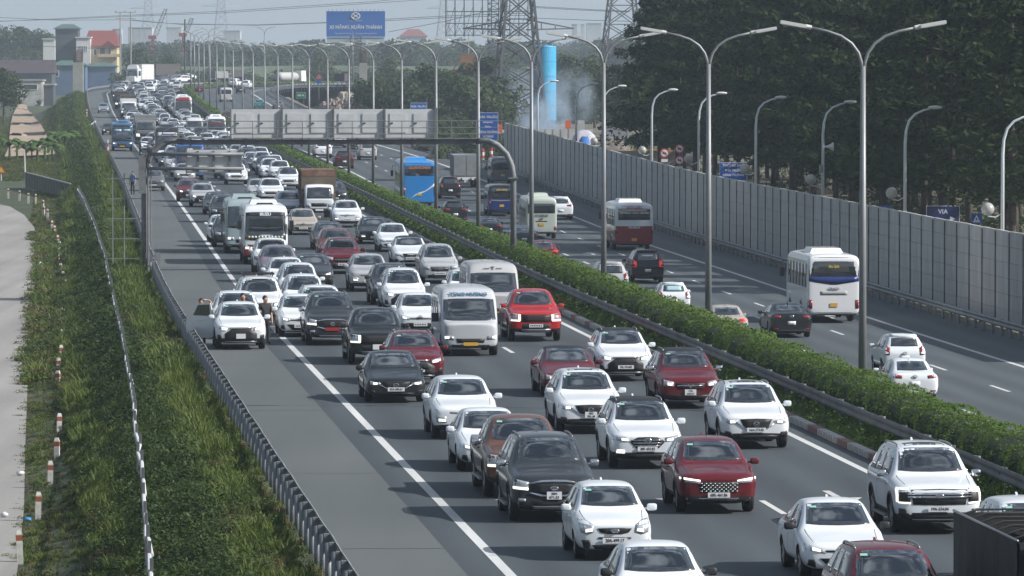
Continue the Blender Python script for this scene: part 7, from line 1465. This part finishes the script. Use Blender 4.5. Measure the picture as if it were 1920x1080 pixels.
pier('unfinished concrete pier with bare rebar in front of the blue building', 137, 156, 117, 93, 160, 1330.); pier('unfinished concrete pier with rebar under the billboard', 674, 688, 118, 95, 180, 1330.)
# billboard
def billboard():
    d = 1450.; a, b_ = at(612, 69, d), at(722, 21, d); w_, h_ = b_.x - a.x, b_.z - a.z; r = thing('billboard', 'blue XI MANG XUAN THANH billboard on a lattice pole', 'billboard', ((a.x + b_.x) / 2, d, -3.3)); zc = (a.z + b_.z) / 2 + 3.3; b = MB(); b.box((0, 0, zc), (w_, .5, h_)); bd = b.ob('panel', mat('billboard_blue', (.02, .14, .5), .5), r)
    for tx, dz, sz, bo, m in (('XI MĂNG XUÂN THÀNH', -h_ * .13, w_ * .083, .03, TEXTW), ('Dây chuyền thiết bị Châu Âu - Tiêu chuẩn chất lượng Quốc tế', -h_ * .37, w_ * .028, .005, TEXTW), ('XUAN THANH GROUP', h_ * .13, w_ * .022, .004, TEXTW)): new('lettering', text_mesh(tx, sz, m, bold=bo, sx=.97 if dz < 0 else 1), bd, (0, -.27, zc + dz), (R(90), 0, 0))
    b = MB(); rr = h_ * .13; b.tube([(math.cos(k * .2618) * rr * 1.25, -.3, zc + h_ * .31 + math.sin(k * .2618) * rr) for k in range(25)], .13, 5, False)
    for s in (-1, 1): b.tube([(s * -.75, -.3, zc + h_ * .31 - .45), (s * .75, -.3, zc + h_ * .31 + .45)], .14, 5)
    b.ob('round_emblem', TEXTW, bd)
    b = MB(); b.box((0, .1, zc - h_ * .62), (w_ * .98, .3, h_ * .2)); b.ob('lower_panel', mat('pale_panel', (.42, .5, .55), .6), r)
    for i in range(14): b = MB(); x = lerp(-w_ / 2, w_ / 2, (i + .5) / 14); b.bar((x, 0, zc + h_ / 2), (x, -.9, zc + h_ / 2 + .5), .08); b.ob('floodlight_arm', LAT, r)
    lattice(r, [(-1.25, -1.25), (1.25, -1.25), (1.25, 1.25), (-1.25, 1.25)], 0, zc - h_ * .5, 1.0, 14, .16)
def lattice(r, foot, z0, z1, taper, n, th, name='lattice_leg', m=None):
    m = m or LAT; q = len(foot); pt = lambda i, k: (foot[i % q][0] * lerp(1, taper, k), foot[i % q][1] * lerp(1, taper, k), lerp(z0, z1, k))
    for i in range(q): b = MB(); b.bar(pt(i, 0), pt(i, 1), th); b.ob(name, m, r)
    b = MB()
    for j in range(n):
        k0, k1 = j / n, (j + 1) / n
        for i in range(q): b.bar(pt(i, k0), pt(i + 1, k1), th * .55); b.bar(pt(i + 1, k0), pt(i, k1), th * .55); b.bar(pt(i, k1), pt(i + 1, k1), th * .5)
    b.ob('bracing', m, r)
billboard()
# empty billboard frame on a lattice tower
def frame():
    d = 1150.; r = thing('hoarding_frame', 'empty steel billboard frame on a dense lattice tower', 'frame', (at(925, 100, d).x, d, -3.3)); zt_, zb_ = at(0, -45, d).z + 3.3, at(0, 66, d).z + 3.3; x0, x1 = at(836, 0, d).x - r.location.x, at(990, 0, d).x - r.location.x
    lattice(r, [(-1.0, -1.0), (1.0, -1.0), (1.0, 1.0), (-1.0, 1.0)], 0, zt_, 1.0, 26, .18)
    for y in (-1.6, 1.4):
        for k in range(10): x = lerp(x0, x1, k / 9); b = MB(); b.bar((x, y, zb_ - .3), (x, y, zt_), .17); b.ob('upright', LAT, r)
        for k in range(6): z = lerp(zb_, zt_, k / 5); b = MB(); b.bar((x0, y, z), (x1, y, z), .16); b.ob('rail', LAT, r)
    b = MB()
    for k in range(9):
        xa, xb = lerp(x0, x1, k / 9), lerp(x0, x1, (k + 1) / 9); b.bar((xa, -1.6, zb_), (xb, 1.4, zb_ + (zt_ - zb_) * .5), .07); b.bar((xb, -1.6, zb_), (xa, -1.6, zb_ + (zt_ - zb_) * .2), .07); b.bar((xa, -1.6, zb_), (xb, -1.6, zb_ + (zt_ - zb_) * .2), .07); b.bar((xa, -1.6, zb_), (xa, 1.4, zb_), .07)
    b.ob('bracing', LAT, r)
frame()
def pylon(label, px, d, base, h_, arms, taper=.2, m=None, th=.2, gz=-3.3, n=9):
    r = thing('pylon', label, 'pylon', (at(px, 0, d).x, d, gz), R(8)); f = base / 2; m = m or LAT; lattice(r, [(-f, -f), (f, -f), (f, f), (-f, f)], 0, h_ * .62, .34, n, th, m=m); f2 = f * .34
    lattice(r, [(-f2, -f2), (f2, -f2), (f2, f2), (-f2, f2)], h_ * .62, h_, .5, 7, th * .8, m=m)
    for z, l_ in arms:
        b = MB()
        for s in (-1, 1):
            for y in (-f2, f2): b.bar((s * f2, y, z), (s * l_, 0, z + .2), th * .6); b.bar((s * f2, y, z + 1.5), (s * l_, 0, z + .2), th * .5)
            for q in (.3, .6): b.bar((s * lerp(f2, l_, q), 0, z), (s * lerp(f2, l_, q), 0, z + 1.4 * (1 - q)), th * .4)
        b.ob('cross_arm', m, r)
pylon('tall lattice pylon standing in the smoke left of the blue silo', 972, 930., 8.0, 46, [(16.2, 8.5), (22.6, 9), (29, 7)], n=8, th=.34); pylon('lattice pylon beside the dark trees', 1166, 1150., 9.5, 46, [(30, 8), (37, 7)], th=.3, n=8)
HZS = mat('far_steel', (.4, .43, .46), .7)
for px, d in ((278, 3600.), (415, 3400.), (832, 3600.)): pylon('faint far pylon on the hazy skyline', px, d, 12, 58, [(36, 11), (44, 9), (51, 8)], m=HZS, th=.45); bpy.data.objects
for o in [o for o in bpy.data.objects if o.name.startswith('pylon') and 'faint' in o.get('label', '')]: o['group'] = 'faint far pylons'
# H frame utility poles and wires
WIRE = mat('wire', (.05, .05, .055), .7)
def hpoles():
    d = 1380.; r = thing('utility_poles', 'pair of tall utility poles joined by cross arms beside the villa', 'utility pole', (at(235, 0, d).x, d, -3.0)); zt_ = at(0, 22, d).z + 3
    for px in (225.5, 245): x = at(px, 0, d).x - r.location.x; b = MB(); b.tube([(x, 0, 0), (x, 0, zt_)], .2, 8, r2=.13); b.ob('pole', CONCR, r)
    for z in (zt_ - .15, zt_ - 1.55): b = MB(); b.bar((-2.3, 0, z), (2.3, 0, z), .14); b.ob('cross_arm', CONCR, r)
    for x in (-2.2, -.1, 2.2): b = MB(); b.tube([(x, 0, zt_ - .1), (x, 0, zt_ + .25)], .07, 6); b.ob('insulator', WIRE, r)
hpoles()
d = 1280.; r = thing('utility_pole', 'single dark utility pole at the end of the hedge', 'utility pole', (at(346.5, 0, d).x, d, 0)); b = MB(); b.tube([(0, 0, -1), (0, 0, at(0, 36, d).z)], .2, 8, r2=.14); b.ob('pole', mat('dark_pole', (.06, .06, .065), .8), r); b = MB(); b.bar((-.9, 0, at(0, 45, d).z), (.9, 0, at(0, 45, d).z), .12); b.ob('cross_arm', CONCR, r)
def wire(label, pxs, d0, d1, group, th=.035):
    pts_ = [at(x, y, lerp(d0, d1, i / (len(pxs) - 1))) for i, (x, y) in enumerate(pxs)]; b = MB(); b.tube(pts_, th, 4, False); tag(b.ob('power_line', WIRE), label, 'wire', group)
for k, pxs in enumerate([[(-20, 41), (110, 35), (230, 29), (420, 21), (700, 3), (860, -12)], [(-20, 40), (110, 36.5), (230, 31), (420, 24), (700, 6), (900, -8)], [(-20, 32), (110, 38), (225, 37), (320, 44), (480, 47.5), (612, 43)], [(245, 37), (340, 46), (480, 46.5), (612, 42)], [(722, 36), (835, 30), (1000, 24)], [(722, 39), (835, 33), (1000, 28)], [(1000, 14), (1110, 20), (1180, 22)], [(1000, 12), (1110, 18), (1180, 21)], [(1000, 34), (1110, 38), (1180, 40)], [(728, 60), (835, 40), (960, 10)], [(-20, 84), (110, 88), (330, 96), (560, 100)]]): wire('thin dark power line strung across the hazy sky', pxs, 1380. if k != 10 else 1500., 1200. if k not in (0, 1, 2, 3, 10) else 1450., 'power lines across the sky', .055)
# distant cranes
def crane(label, x0, y0, x1, y1, d):
    a, b_ = at(x0, y0, d), at(x1, y1, d); r = thing('crane', label, 'crane', (a.x, d, -3)); o_ = Vector((a.x, d, -3)); w_ = Vector((.9, 0, 0)); b = MB(); pa, pb = a - o_, b_ - o_
    for s in (-1, 1): b.bar(pa + w_ * s, pb + w_ * s * .5, .22)
    for k in range(14): b.bar(pa.lerp(pb, k / 14) + w_ * (1 if k % 2 else -1), pa.lerp(pb, (k + 1) / 14) + w_ * (-1 if k % 2 else 1), .14)
    b.ob('boom', LAT, r); b = MB(); b.tube([pb, pb + Vector((.5, 0, -(y1 < 30) * 6 - 2))], .06, 4); b.ob('hoist_line', WIRE, r); b = MB(); b.box((pa.x - 1, 0, pa.z - .6), (3, 3, 1.4)); b.box((pa.x - 1, 0, pa.z / 2 - .6), (.9, .9, max(1, pa.z - 1.2))); b.ob('cabin', mat('crane_red', (.25, .05, .04), .7), r)
crane('red based crane with a tall lattice boom on the skyline', 291, 67, 311, 16, 2300.); crane('smaller crane with a short boom on the skyline', 348, 62, 360, 34, 2300.)
# blue silo
def silo():
    d = 945.; a, b_ = at(999, 240, d), at(1043, 88, d); rr = (b_.x - a.x) / 2; r = thing('silo', 'tall bright blue cylindrical silo in the smoke', 'silo', ((a.x + b_.x) / 2, d, -3.2)); h_ = b_.z + 3.2; SB = mat('silo_blue', (.05, .38, .66), .45, noise=.12, nscale=.6)
    n = 5
    for k in range(n): b = MB(); z0, z1 = lerp(2.2, h_, k / n), lerp(2.2, h_, (k + 1) / n); b.lathe([(rr, z0 + .02), (rr, z1 - .06), (rr * 1.015, z1 - .05), (rr * 1.015, z1 - .005)], 32); b.ob('ring', SB, r, False)
    b = MB(); b.lathe([(rr, h_), (rr * .98, h_ + .12), (.3, h_ + .35), (.02, h_ + .36)], 32); b.ob('cap', SB, r)
    b = MB(); b.lathe([(.4, .3), (rr * .98, 2.2)], 24); b.ob('cone', SB, r)
    for k in range(4): a_ = .785 + k * 1.571; b = MB(); b.bar((math.cos(a_) * rr * .9, math.sin(a_) * rr * .9, 0), (math.cos(a_) * rr * .9, math.sin(a_) * rr * .9, 2.6), .2); b.ob('leg', LAT, r)
    b = MB()
    for k in range(12): q = k * .5236; b.tube([(math.cos(q) * rr * .9, math.sin(q) * rr * .9, h_ + .1), (math.cos(q) * rr * .9, math.sin(q) * rr * .9, h_ + 1.0)], .03, 4)
    b.tube([(math.cos(k * .2618) * rr * .9, math.sin(k * .2618) * rr * .9, h_ + 1.0) for k in range(25)], .03, 4, False); b.ob('railing', LAT, r)
silo()
ORG = mat('faded_orange_steel', (.24, .125, .055), .7, noise=.25, nscale=.6); RSTF = mat('rust_frame', (.14, .05, .03), .8)
d = 1050.; r = thing('hopper', 'faded orange hopper on a rusty steel frame among the trees', 'machine', (at(877, 0, d).x, d, -3.2)); z = lambda y: at(0, y, d).z + 3.2; b = MB(); b.box((0, 0, (z(102) + z(130)) / 2), (2.6, 2.6, z(102) - z(130)), taper=.92); b.ob('bin', ORG, r); b = MB(); b.box((0, 0, z(133)), (5.4, 3.4, .5)); b.ob('platform', RSTF, r); b = MB(); b.lathe([(.5, z(140)), (1.2, z(131))], 8); b.ob('funnel', RSTF, r)
for sx in (-1, 1):
    for sy in (-1, 1): b = MB(); b.bar((sx * 2, sy * 1.4, 0), (sx * 2, sy * 1.4, z(132)), .3); b.ob('leg', RSTF, r)
    b = MB(); b.bar((sx * 2.6, -1.5, z(133)), (sx * 1.3, -1.3, z(108)), .15); b.ob('brace', RSTF, r)
# construction yard behind the wall
def slab(name, label, cat, px0, px1, py0, py1, d, depth, m, group=None):
    a, b_ = at(px0, py1, d), at(px1, py0, d); b = MB(); zg = min(a.z, -3.0); b.box((0, depth / 2, (b_.z - zg) / 2), (b_.x - a.x, depth, b_.z - zg)); o = b.ob(name, m); o.location = ((a.x + b_.x) / 2, d, zg); return tag(o, label, cat, group)
SITEW = mat('site_sheet', (.48, .49, .48), .6, noise=.2, nscale=.5)
fw = thing('site_fence', 'pale corrugated fence around the smoky construction yard', 'fence', (at(1010, 0, 800.).x, 800., -3.3))
for k in range(26): x = lerp(at(920, 0, 800.).x, at(1112, 0, 800.).x, k / 26) - fw.location.x; b = MB(); zt_ = at(0, 243 - (k % 3) * .6, 800.).z + 3.3; b.box((x + .22, (k % 2) * .05, zt_ / 2), (.50, .06, zt_)); b.ob('sheet', SITEW, fw)
STW = mat('tarp_grey', (.42, .42, .46), .7, noise=.2); TB = mat('tarp_blue', (.02, .13, .42), .6); OR2 = mat('orange_board', (.75, .12, .02), .5, emit=None)
def tarp(label, px0, px1, py0, py1, d, m, group=None):
    a, b_ = at(px0, py1, d), at(px1, py0, d); w_, h_ = b_.x - a.x, b_.z + 3.2; V = np.zeros((9, 7, 3)); g = np.random.default_rng(int(px0))
    for i in range(9):
        for j in range(7): x = i / 8 - .5; y = j / 6 - .5; V[i, j] = (x * w_, y * 5, max(.2, h_ * (1 - (2 * abs(x)) ** 4 * .7) * (1 - (2 * abs(y)) ** 4 * .6) + g.normal(0, .08)))
    o = new('tarpaulin_heap', grid_mesh('tarpaulin_heap', V, m)); o.location = ((a.x + b_.x) / 2, d, -3.2); tag(o, label, 'tarpaulin', group)
tarp('pale tarpaulin covering a heap in the construction yard', 1068, 1122, 245, 275, 760., STW); tarp('blue tarpaulin tent in the construction yard', 1083, 1108, 256, 270, 740., TB); tarp('dark blue tarpaulin beside the rubble in the construction yard', 1128, 1150, 253, 268, 730., mat('tarp_navy', (.02, .06, .2), .6)); tarp('brown rubble heap in the construction yard', 1098, 1185, 258, 285, 720., mat('rubble', (.14, .12, .10), .9, noise=.5, nscale=2, bump=.6))
for x0, x1, y0, y1, lb in ((933, 942, 233, 248, 'orange board at the left end of the site fence'), (1060, 1070, 226, 241, 'orange board above the pale tarpaulin heap'), (1145, 1158, 273, 281, 'orange bundle among bushes above the wall')):
    a, b_ = at(x0, y1, 770.), at(x1, y0, 770.); r = thing('orange_board', lb, 'board', ((a.x + b_.x) / 2, 770., -3.2)); b = MB(); b.box((0, 0, (a.z + b_.z) / 2 + 3.2), (b_.x - a.x, .08, b_.z - a.z)); b.ob('panel', OR2, r); b = MB(); b.tube([(0, .08, 0), (0, .08, b_.z + 3.1)], .05, 6); b.ob('post', GALV, r)
slab('site_cabin', 'grey corrugated site cabin in the construction yard', 'building', 1138, 1178, 228, 258, 790., 4, mat('cabin_grey', (.25, .27, .28), .7, noise=.2)); slab('water_tank', 'white square tank above the pale tarpaulin heap', 'tank', 1083, 1096, 226, 240, 800., 1, SITEW)
cw = thing('container_fence', 'grey ribbed hoarding with a yellow foot behind the noise wall', 'fence', (at(1230, 0, 640.).x, 640., -3.0))
for k in range(22): x = lerp(at(1186, 0, 640.).x, at(1282, 0, 640.).x, k / 22) - cw.location.x; b = MB(); zt_ = at(0, 256, 640.).z + 3; b.box((x, (k % 2) * .12, zt_ / 2), (.22, .08, zt_)); b.ob('rib', mat('hoarding_grey', (.30, .31, .32), .6), cw)
b = MB(); b.box((0, -.1, at(0, 281.5, 640.).z + 3), (5.3, .08, .22)); b.ob('yellow_foot', mat('hoarding_yellow', (.6, .38, .02), .6), cw)
slab('low_wall', 'pale concrete parapet between the noise wall and the ribbed hoarding', 'wall', 1160, 1300, 283, 320, 600., .3, CONCR)
# rubble piles on the right verge
def rubble(label, px0, px1, pyt, d, m):
    a, b_ = at(px0, 0, d), at(px1, pyt, d); w_, h_ = b_.x - a.x, b_.z + 3.2; r = thing('rubble_pile', label, 'rubble', ((a.x + b_.x) / 2, d, -3.2)); g = random.Random(px0); bb = MB()
    for k in range(700):
        x = g.uniform(-.5, .5); y = g.uniform(-.5, .5); q = max(0, 1 - (2 * abs(x)) ** 5 - (2 * abs(y)) ** 4 * .4); z_ = h_ * q * g.uniform(.5, 1.0); s = g.uniform(.2, .6); bb.box((x * w_, y * 9, z_), (s * 1.4, s, s * .8), g.uniform(0, 3), g.uniform(.6, 1))
    o = bb.ob('stones', m, r); o['kind'] = 'stuff'; b = MB(); b.lathe([(w_ * .48, 0), (w_ * .42, h_ * .7), (.3, h_ * .85)], 14); b.ob('earth_core', m, r)
RUB = mat('rubble_tan', (.26, .22, .19), .9, noise=.3, nscale=1); RUB2 = mat('rubble_brown', (.17, .14, .12), .9, noise=.3, nscale=1)
rubble('tan rubble pile beyond the guardrail behind the gantry signs', 585, 700, 184, 980., RUB); rubble('brown earth pile beside the second concrete pier', 690, 765, 168, 1010., RUB2); rubble('pale sand heap near the second concrete pier', 628, 668, 172, 1080., mat('sand', (.38, .34, .28), .9, noise=.15))
# the grassy dike across the background
A = np.zeros((60, 5, 3)); xs = np.linspace(-700, 700, 60)
for j, (dy, z_) in enumerate(((1760, -3.4), (1800, 3.2), (1812, 4.6), (1822, 4.6), (1870, -3.4))): A[:, j] = np.stack([xs, dy + 20 * np.sin(xs * .01), z_ + rng.normal(0, .15 if z_ > 0 else 0, 60)], 1)
struct(new('dike', grid_mesh('dike', A, mat('dike_grass', (.075, .10, .05), .9, noise=.3, nscale=.08))))
# trees
def wood(name, label, n, d0, d1, px0, px1, s0, s1, gz=-3.4, idx=(0, 1, 2, 4), flat_=1.0, dist=None):
    d = rng.uniform(d0, d1, n); px = rng.uniform(px0, px1, n); X = (px - 960) / F * d; sc = rng.uniform(s0, s1, n); o = scatter(name, np.stack([X, d, np.full(n, gz)], 1), np.stack([np.zeros(n), np.zeros(n), rng.uniform(0, 6.28, n)], 1), np.stack([sc * 1.15, sc * 1.15, sc * flat_], 1), rng.choice(idx, n), TREES); return stuff(o, label, 'wood')
TREES = hidden_col('far_tree', [round_crown(10, 4.4, 1300, .75, m, 20 + i, .08) for i, m in enumerate([TM, TM, TD, TL, TM, TL])])
wood('distant_wood', 'hazy belt of distant trees along the horizon', 900, 1900, 3300, -250, 2200, .95, 1.75); wood('distant_wood', 'trees and thickets between the far bend and the dike', 300, 1330, 1740, 225, 1200, .45, .85, idx=(0, 1, 3, 4, 5)); wood('thicket', 'dense green thicket behind the right verge and the construction yard', 170, 860, 1240, 700, 945, .55, .95, idx=(0, 1, 2, 4)); wood('thicket', 'trees behind the blue silo and the construction yard', 110, 1010, 1300, 930, 1200, .6, 1.0, idx=(0, 1, 2, 4)); wood('thicket', 'bushes on the right verge before the noise wall begins', 110, 600, 860, 790, 960, .16, .34, idx=(0, 3, 4, 5), gz=-2.6)
wood('thicket', 'scrub beside the far right carriageway behind the gantry signs', 150, 930, 1150, 500, 760, .16, .3, idx=(0, 3, 4, 5), gz=-2.9); wood('thicket', 'dark thicket in front of the houses on the left', 50, 1250, 1560, -120, 130, .16, .3, idx=(0, 1, 2), gz=-3.2)
def rtree(label, px, pyb, pyt, d, i, gz=-3.0):
    c_, t_ = RC[i]; zt_ = at(px, pyt, d).z - gz; s = zt_ / 10.; tree('broadleaf_tree', label, c_, t_, (at(px, pyb, d).x, d, gz), s)
rtree('large broadleaf tree left of the white stepped house', 42, 150, 46, 1850., 0); rtree('broadleaf tree at the left edge above the dirt track', 5, 220, 52, 1840., 1); rtree('smaller tree beside the maroon roofed shed', 75, 150, 56, 1860., 2); rtree('bushy tree overhanging the left end of the dirt track', 6, 260, 128, 950., 4, -2.); rtree('tree behind the utility poles', 262, 150, 93, 1500., 4); rtree('tree right of the far white container', 312, 150, 104, 1420., 1); rtree('pale tree left of the billboard pole', 597, 160, 100, 1420., 3); rtree('tree in front of the billboard pole foot', 740, 180, 105, 1250., 5)
rtree('round leafy tree behind the blue PHIA TRUOC sign', 806, 230, 118, 900., 0); rtree('round leafy tree left of the orange hopper', 842, 240, 135, 860., 4); rtree('leafy tree under the empty billboard frame', 905, 235, 104, 1000., 2); rtree('tree between the pylon and the blue silo', 955, 240, 110, 1040., 1); rtree('tree right of the blue silo', 1068, 240, 100, 1030., 0); rtree('pale tree behind the site cabin', 1115, 240, 105, 960., 3); rtree('tree at the edge of the dark tiered row', 1165, 240, 120, 900., 4)
# far buildings on the skyline
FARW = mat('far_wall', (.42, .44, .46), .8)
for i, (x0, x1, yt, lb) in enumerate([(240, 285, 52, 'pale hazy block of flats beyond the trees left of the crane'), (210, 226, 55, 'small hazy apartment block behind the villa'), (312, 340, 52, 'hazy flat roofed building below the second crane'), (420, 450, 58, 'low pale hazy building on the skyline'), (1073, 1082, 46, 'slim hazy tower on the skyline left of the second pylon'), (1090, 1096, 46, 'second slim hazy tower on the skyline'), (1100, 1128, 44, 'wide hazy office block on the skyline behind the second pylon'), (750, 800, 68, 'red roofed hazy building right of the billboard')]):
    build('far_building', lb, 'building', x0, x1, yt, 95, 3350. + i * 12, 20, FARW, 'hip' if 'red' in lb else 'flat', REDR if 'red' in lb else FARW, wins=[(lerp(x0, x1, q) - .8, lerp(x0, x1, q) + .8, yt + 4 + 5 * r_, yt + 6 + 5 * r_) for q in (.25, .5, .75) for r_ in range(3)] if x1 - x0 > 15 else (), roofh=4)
# banana plants on the left
BAN = leaf_mat('banana_leaf', (.05, .10, .02), (.12, .19, .05), nscale=.8)
def banana(px, py, d, s, seed, label):
    g = random.Random(seed); p = at(px, py, d); p.z = float(bank_z(np.array(to_tu(p.x, p.y)[1]), d)); r = thing('banana_plant', label, 'plant', p, g.uniform(0, 6), 'banana plants on the left bank'); r.scale = (s, s, s); b = MB(); b.tube([(0, 0, 0), (.03, 0, 1.6)], .13, 8, r2=.08); b.ob('stem', BAN, r)
    for k in range(8):
        a = k * .785 + g.uniform(-.2, .2); L_ = g.uniform(1.7, 2.4); up = g.uniform(.6, 1.3); b = MB(); n = 7; vs = []
        for i in range(n + 1):
            q = i / n; x = L_ * q * math.cos(up) * 1.3; z_ = 1.5 + L_ * (q * math.sin(up) - q * q * .75); wd = .32 * math.sin(math.pi * min(1, q * .92 + .08)) + .02
            vs += [(x * math.cos(a) - wd * math.sin(a), x * math.sin(a) + wd * math.cos(a), z_ - .08), (x * math.cos(a), x * math.sin(a), z_ + .03), (x * math.cos(a) + wd * math.sin(a), x * math.sin(a) - wd * math.cos(a), z_ - .08)]
        b.add(vs, [(i * 3 + j, i * 3 + j + 1, i * 3 + j + 4, i * 3 + j + 3) for i in range(n) for j in (0, 1)]); b.ob('leaf', BAN, r, True)
for i, (x, y, d, s) in enumerate([(18, 318, 655., 1.15), (32, 315, 660., 1.1), (48, 318, 650., .95), (70, 315, 650., 1.15), (84, 312, 655., 1.2), (98, 318, 645., 1.0), (108, 300, 700., 1.2), (122, 300, 700., 1.15), (132, 305, 690., 1.0), (60, 322, 640., .9)]): banana(x, y, d, s, i, 'big leaved banana plant in the clump on the left bank')
# pale guard fence above the bananas
pf = thing('panel_fence', 'pale weathered panel fence running up to the guardrail behind the bananas', 'fence', on_z(140, 272, -1.9)); pf.location.z = -1.5; a, b_ = at(138, 268, 760.), at(180, 252, 800.)
for k in range(9):
    p, q = a.lerp(b_, k / 9) - pf.location, a.lerp(b_, (k + .9) / 9) - pf.location; z_ = lerp(.2, 1.7, k / 9); b = MB(); b.bar((p.x, p.y, z_), (q.x, q.y, z_ + .12), .08, 1.1); b.ob('panel', SITEW, pf)
# ------------------------------------------------------------------ smoke and haze
def smoke(name, label, c, size, dens, seed):
    m = bpy.data.materials.new(name); m.use_nodes = True; t = m.node_tree; t.nodes.remove(t.nodes['Principled BSDF']); v = t.nodes.new('ShaderNodeVolumePrincipled'); v.inputs['Color'].default_value = (.66, .80, .97, 1); v.inputs['Anisotropy'].default_value = .2
    tc_ = t.nodes.new('ShaderNodeTexCoord'); n = t.nodes.new('ShaderNodeTexNoise'); n.inputs['Scale'].default_value = 2.2; n.inputs['Detail'].default_value = 4; mp = t.nodes.new('ShaderNodeMapping'); mp.inputs['Location'].default_value = (seed, 0, 0); t.links.new(tc_.outputs['Object'], mp.inputs[0]); t.links.new(mp.outputs[0], n.inputs['Vector'])
    ln = t.nodes.new('ShaderNodeVectorMath'); ln.operation = 'LENGTH'; t.links.new(tc_.outputs['Object'], ln.inputs[0]); mr = t.nodes.new('ShaderNodeMapRange'); mr.inputs[1].default_value = .98; mr.inputs[2].default_value = .1; mr.inputs[3].default_value = 0; mr.inputs[4].default_value = 1; t.links.new(ln.outputs['Value'], mr.inputs[0])
    n2 = t.nodes.new('ShaderNodeMapRange'); n2.inputs[1].default_value = .38; n2.inputs[2].default_value = .75; t.links.new(n.outputs['Fac'], n2.inputs[0]); a = t.nodes.new('ShaderNodeMath'); a.operation = 'MULTIPLY'; t.links.new(mr.outputs[0], a.inputs[0]); t.links.new(n2.outputs[0], a.inputs[1]); a2 = t.nodes.new('ShaderNodeMath'); a2.operation = 'MULTIPLY'; a2.inputs[1].default_value = dens; t.links.new(a.outputs[0], a2.inputs[0]); t.links.new(a2.outputs[0], v.inputs['Density']); t.links.new(v.outputs[0], t.nodes['Material Output'].inputs['Volume'])
    b = MB(); b.ball((0, 0, 0), 1, 20, 14); o = b.ob(name, m, None, True); o.location = c; o.scale = size; return stuff(o, label, 'smoke')
smoke('smoke', 'pale blue smoke drifting in front of the blue silo', at(1018, 225, 880.), (4.6, 8, 4.0), .6, 3.); smoke('smoke', 'thin veil of smoke spreading left of the blue silo', at(968, 185, 985.), (6.5, 9, 6), .3, 9.); smoke('smoke', 'thin veil of smoke spreading right of the blue silo', at(1065, 185, 880.), (5, 8, 5.5), .25, 21.)
HZ = bpy.data.materials.new('haze'); HZ.use_nodes = True; t_ = HZ.node_tree; t_.nodes.remove(t_.nodes['Principled BSDF']); v_ = t_.nodes.new('ShaderNodeVolumePrincipled'); v_.inputs['Color'].default_value = (.72, .85, 1.0, 1); v_.inputs['Density'].default_value = .00014; v_.inputs['Anisotropy'].default_value = .15; t_.links.new(v_.outputs[0], t_.nodes['Material Output'].inputs['Volume'])
b = MB(); b.box((0, 3100, 27), (2600, 6700, 64)); hz = b.ob('haze', HZ); stuff(hz)
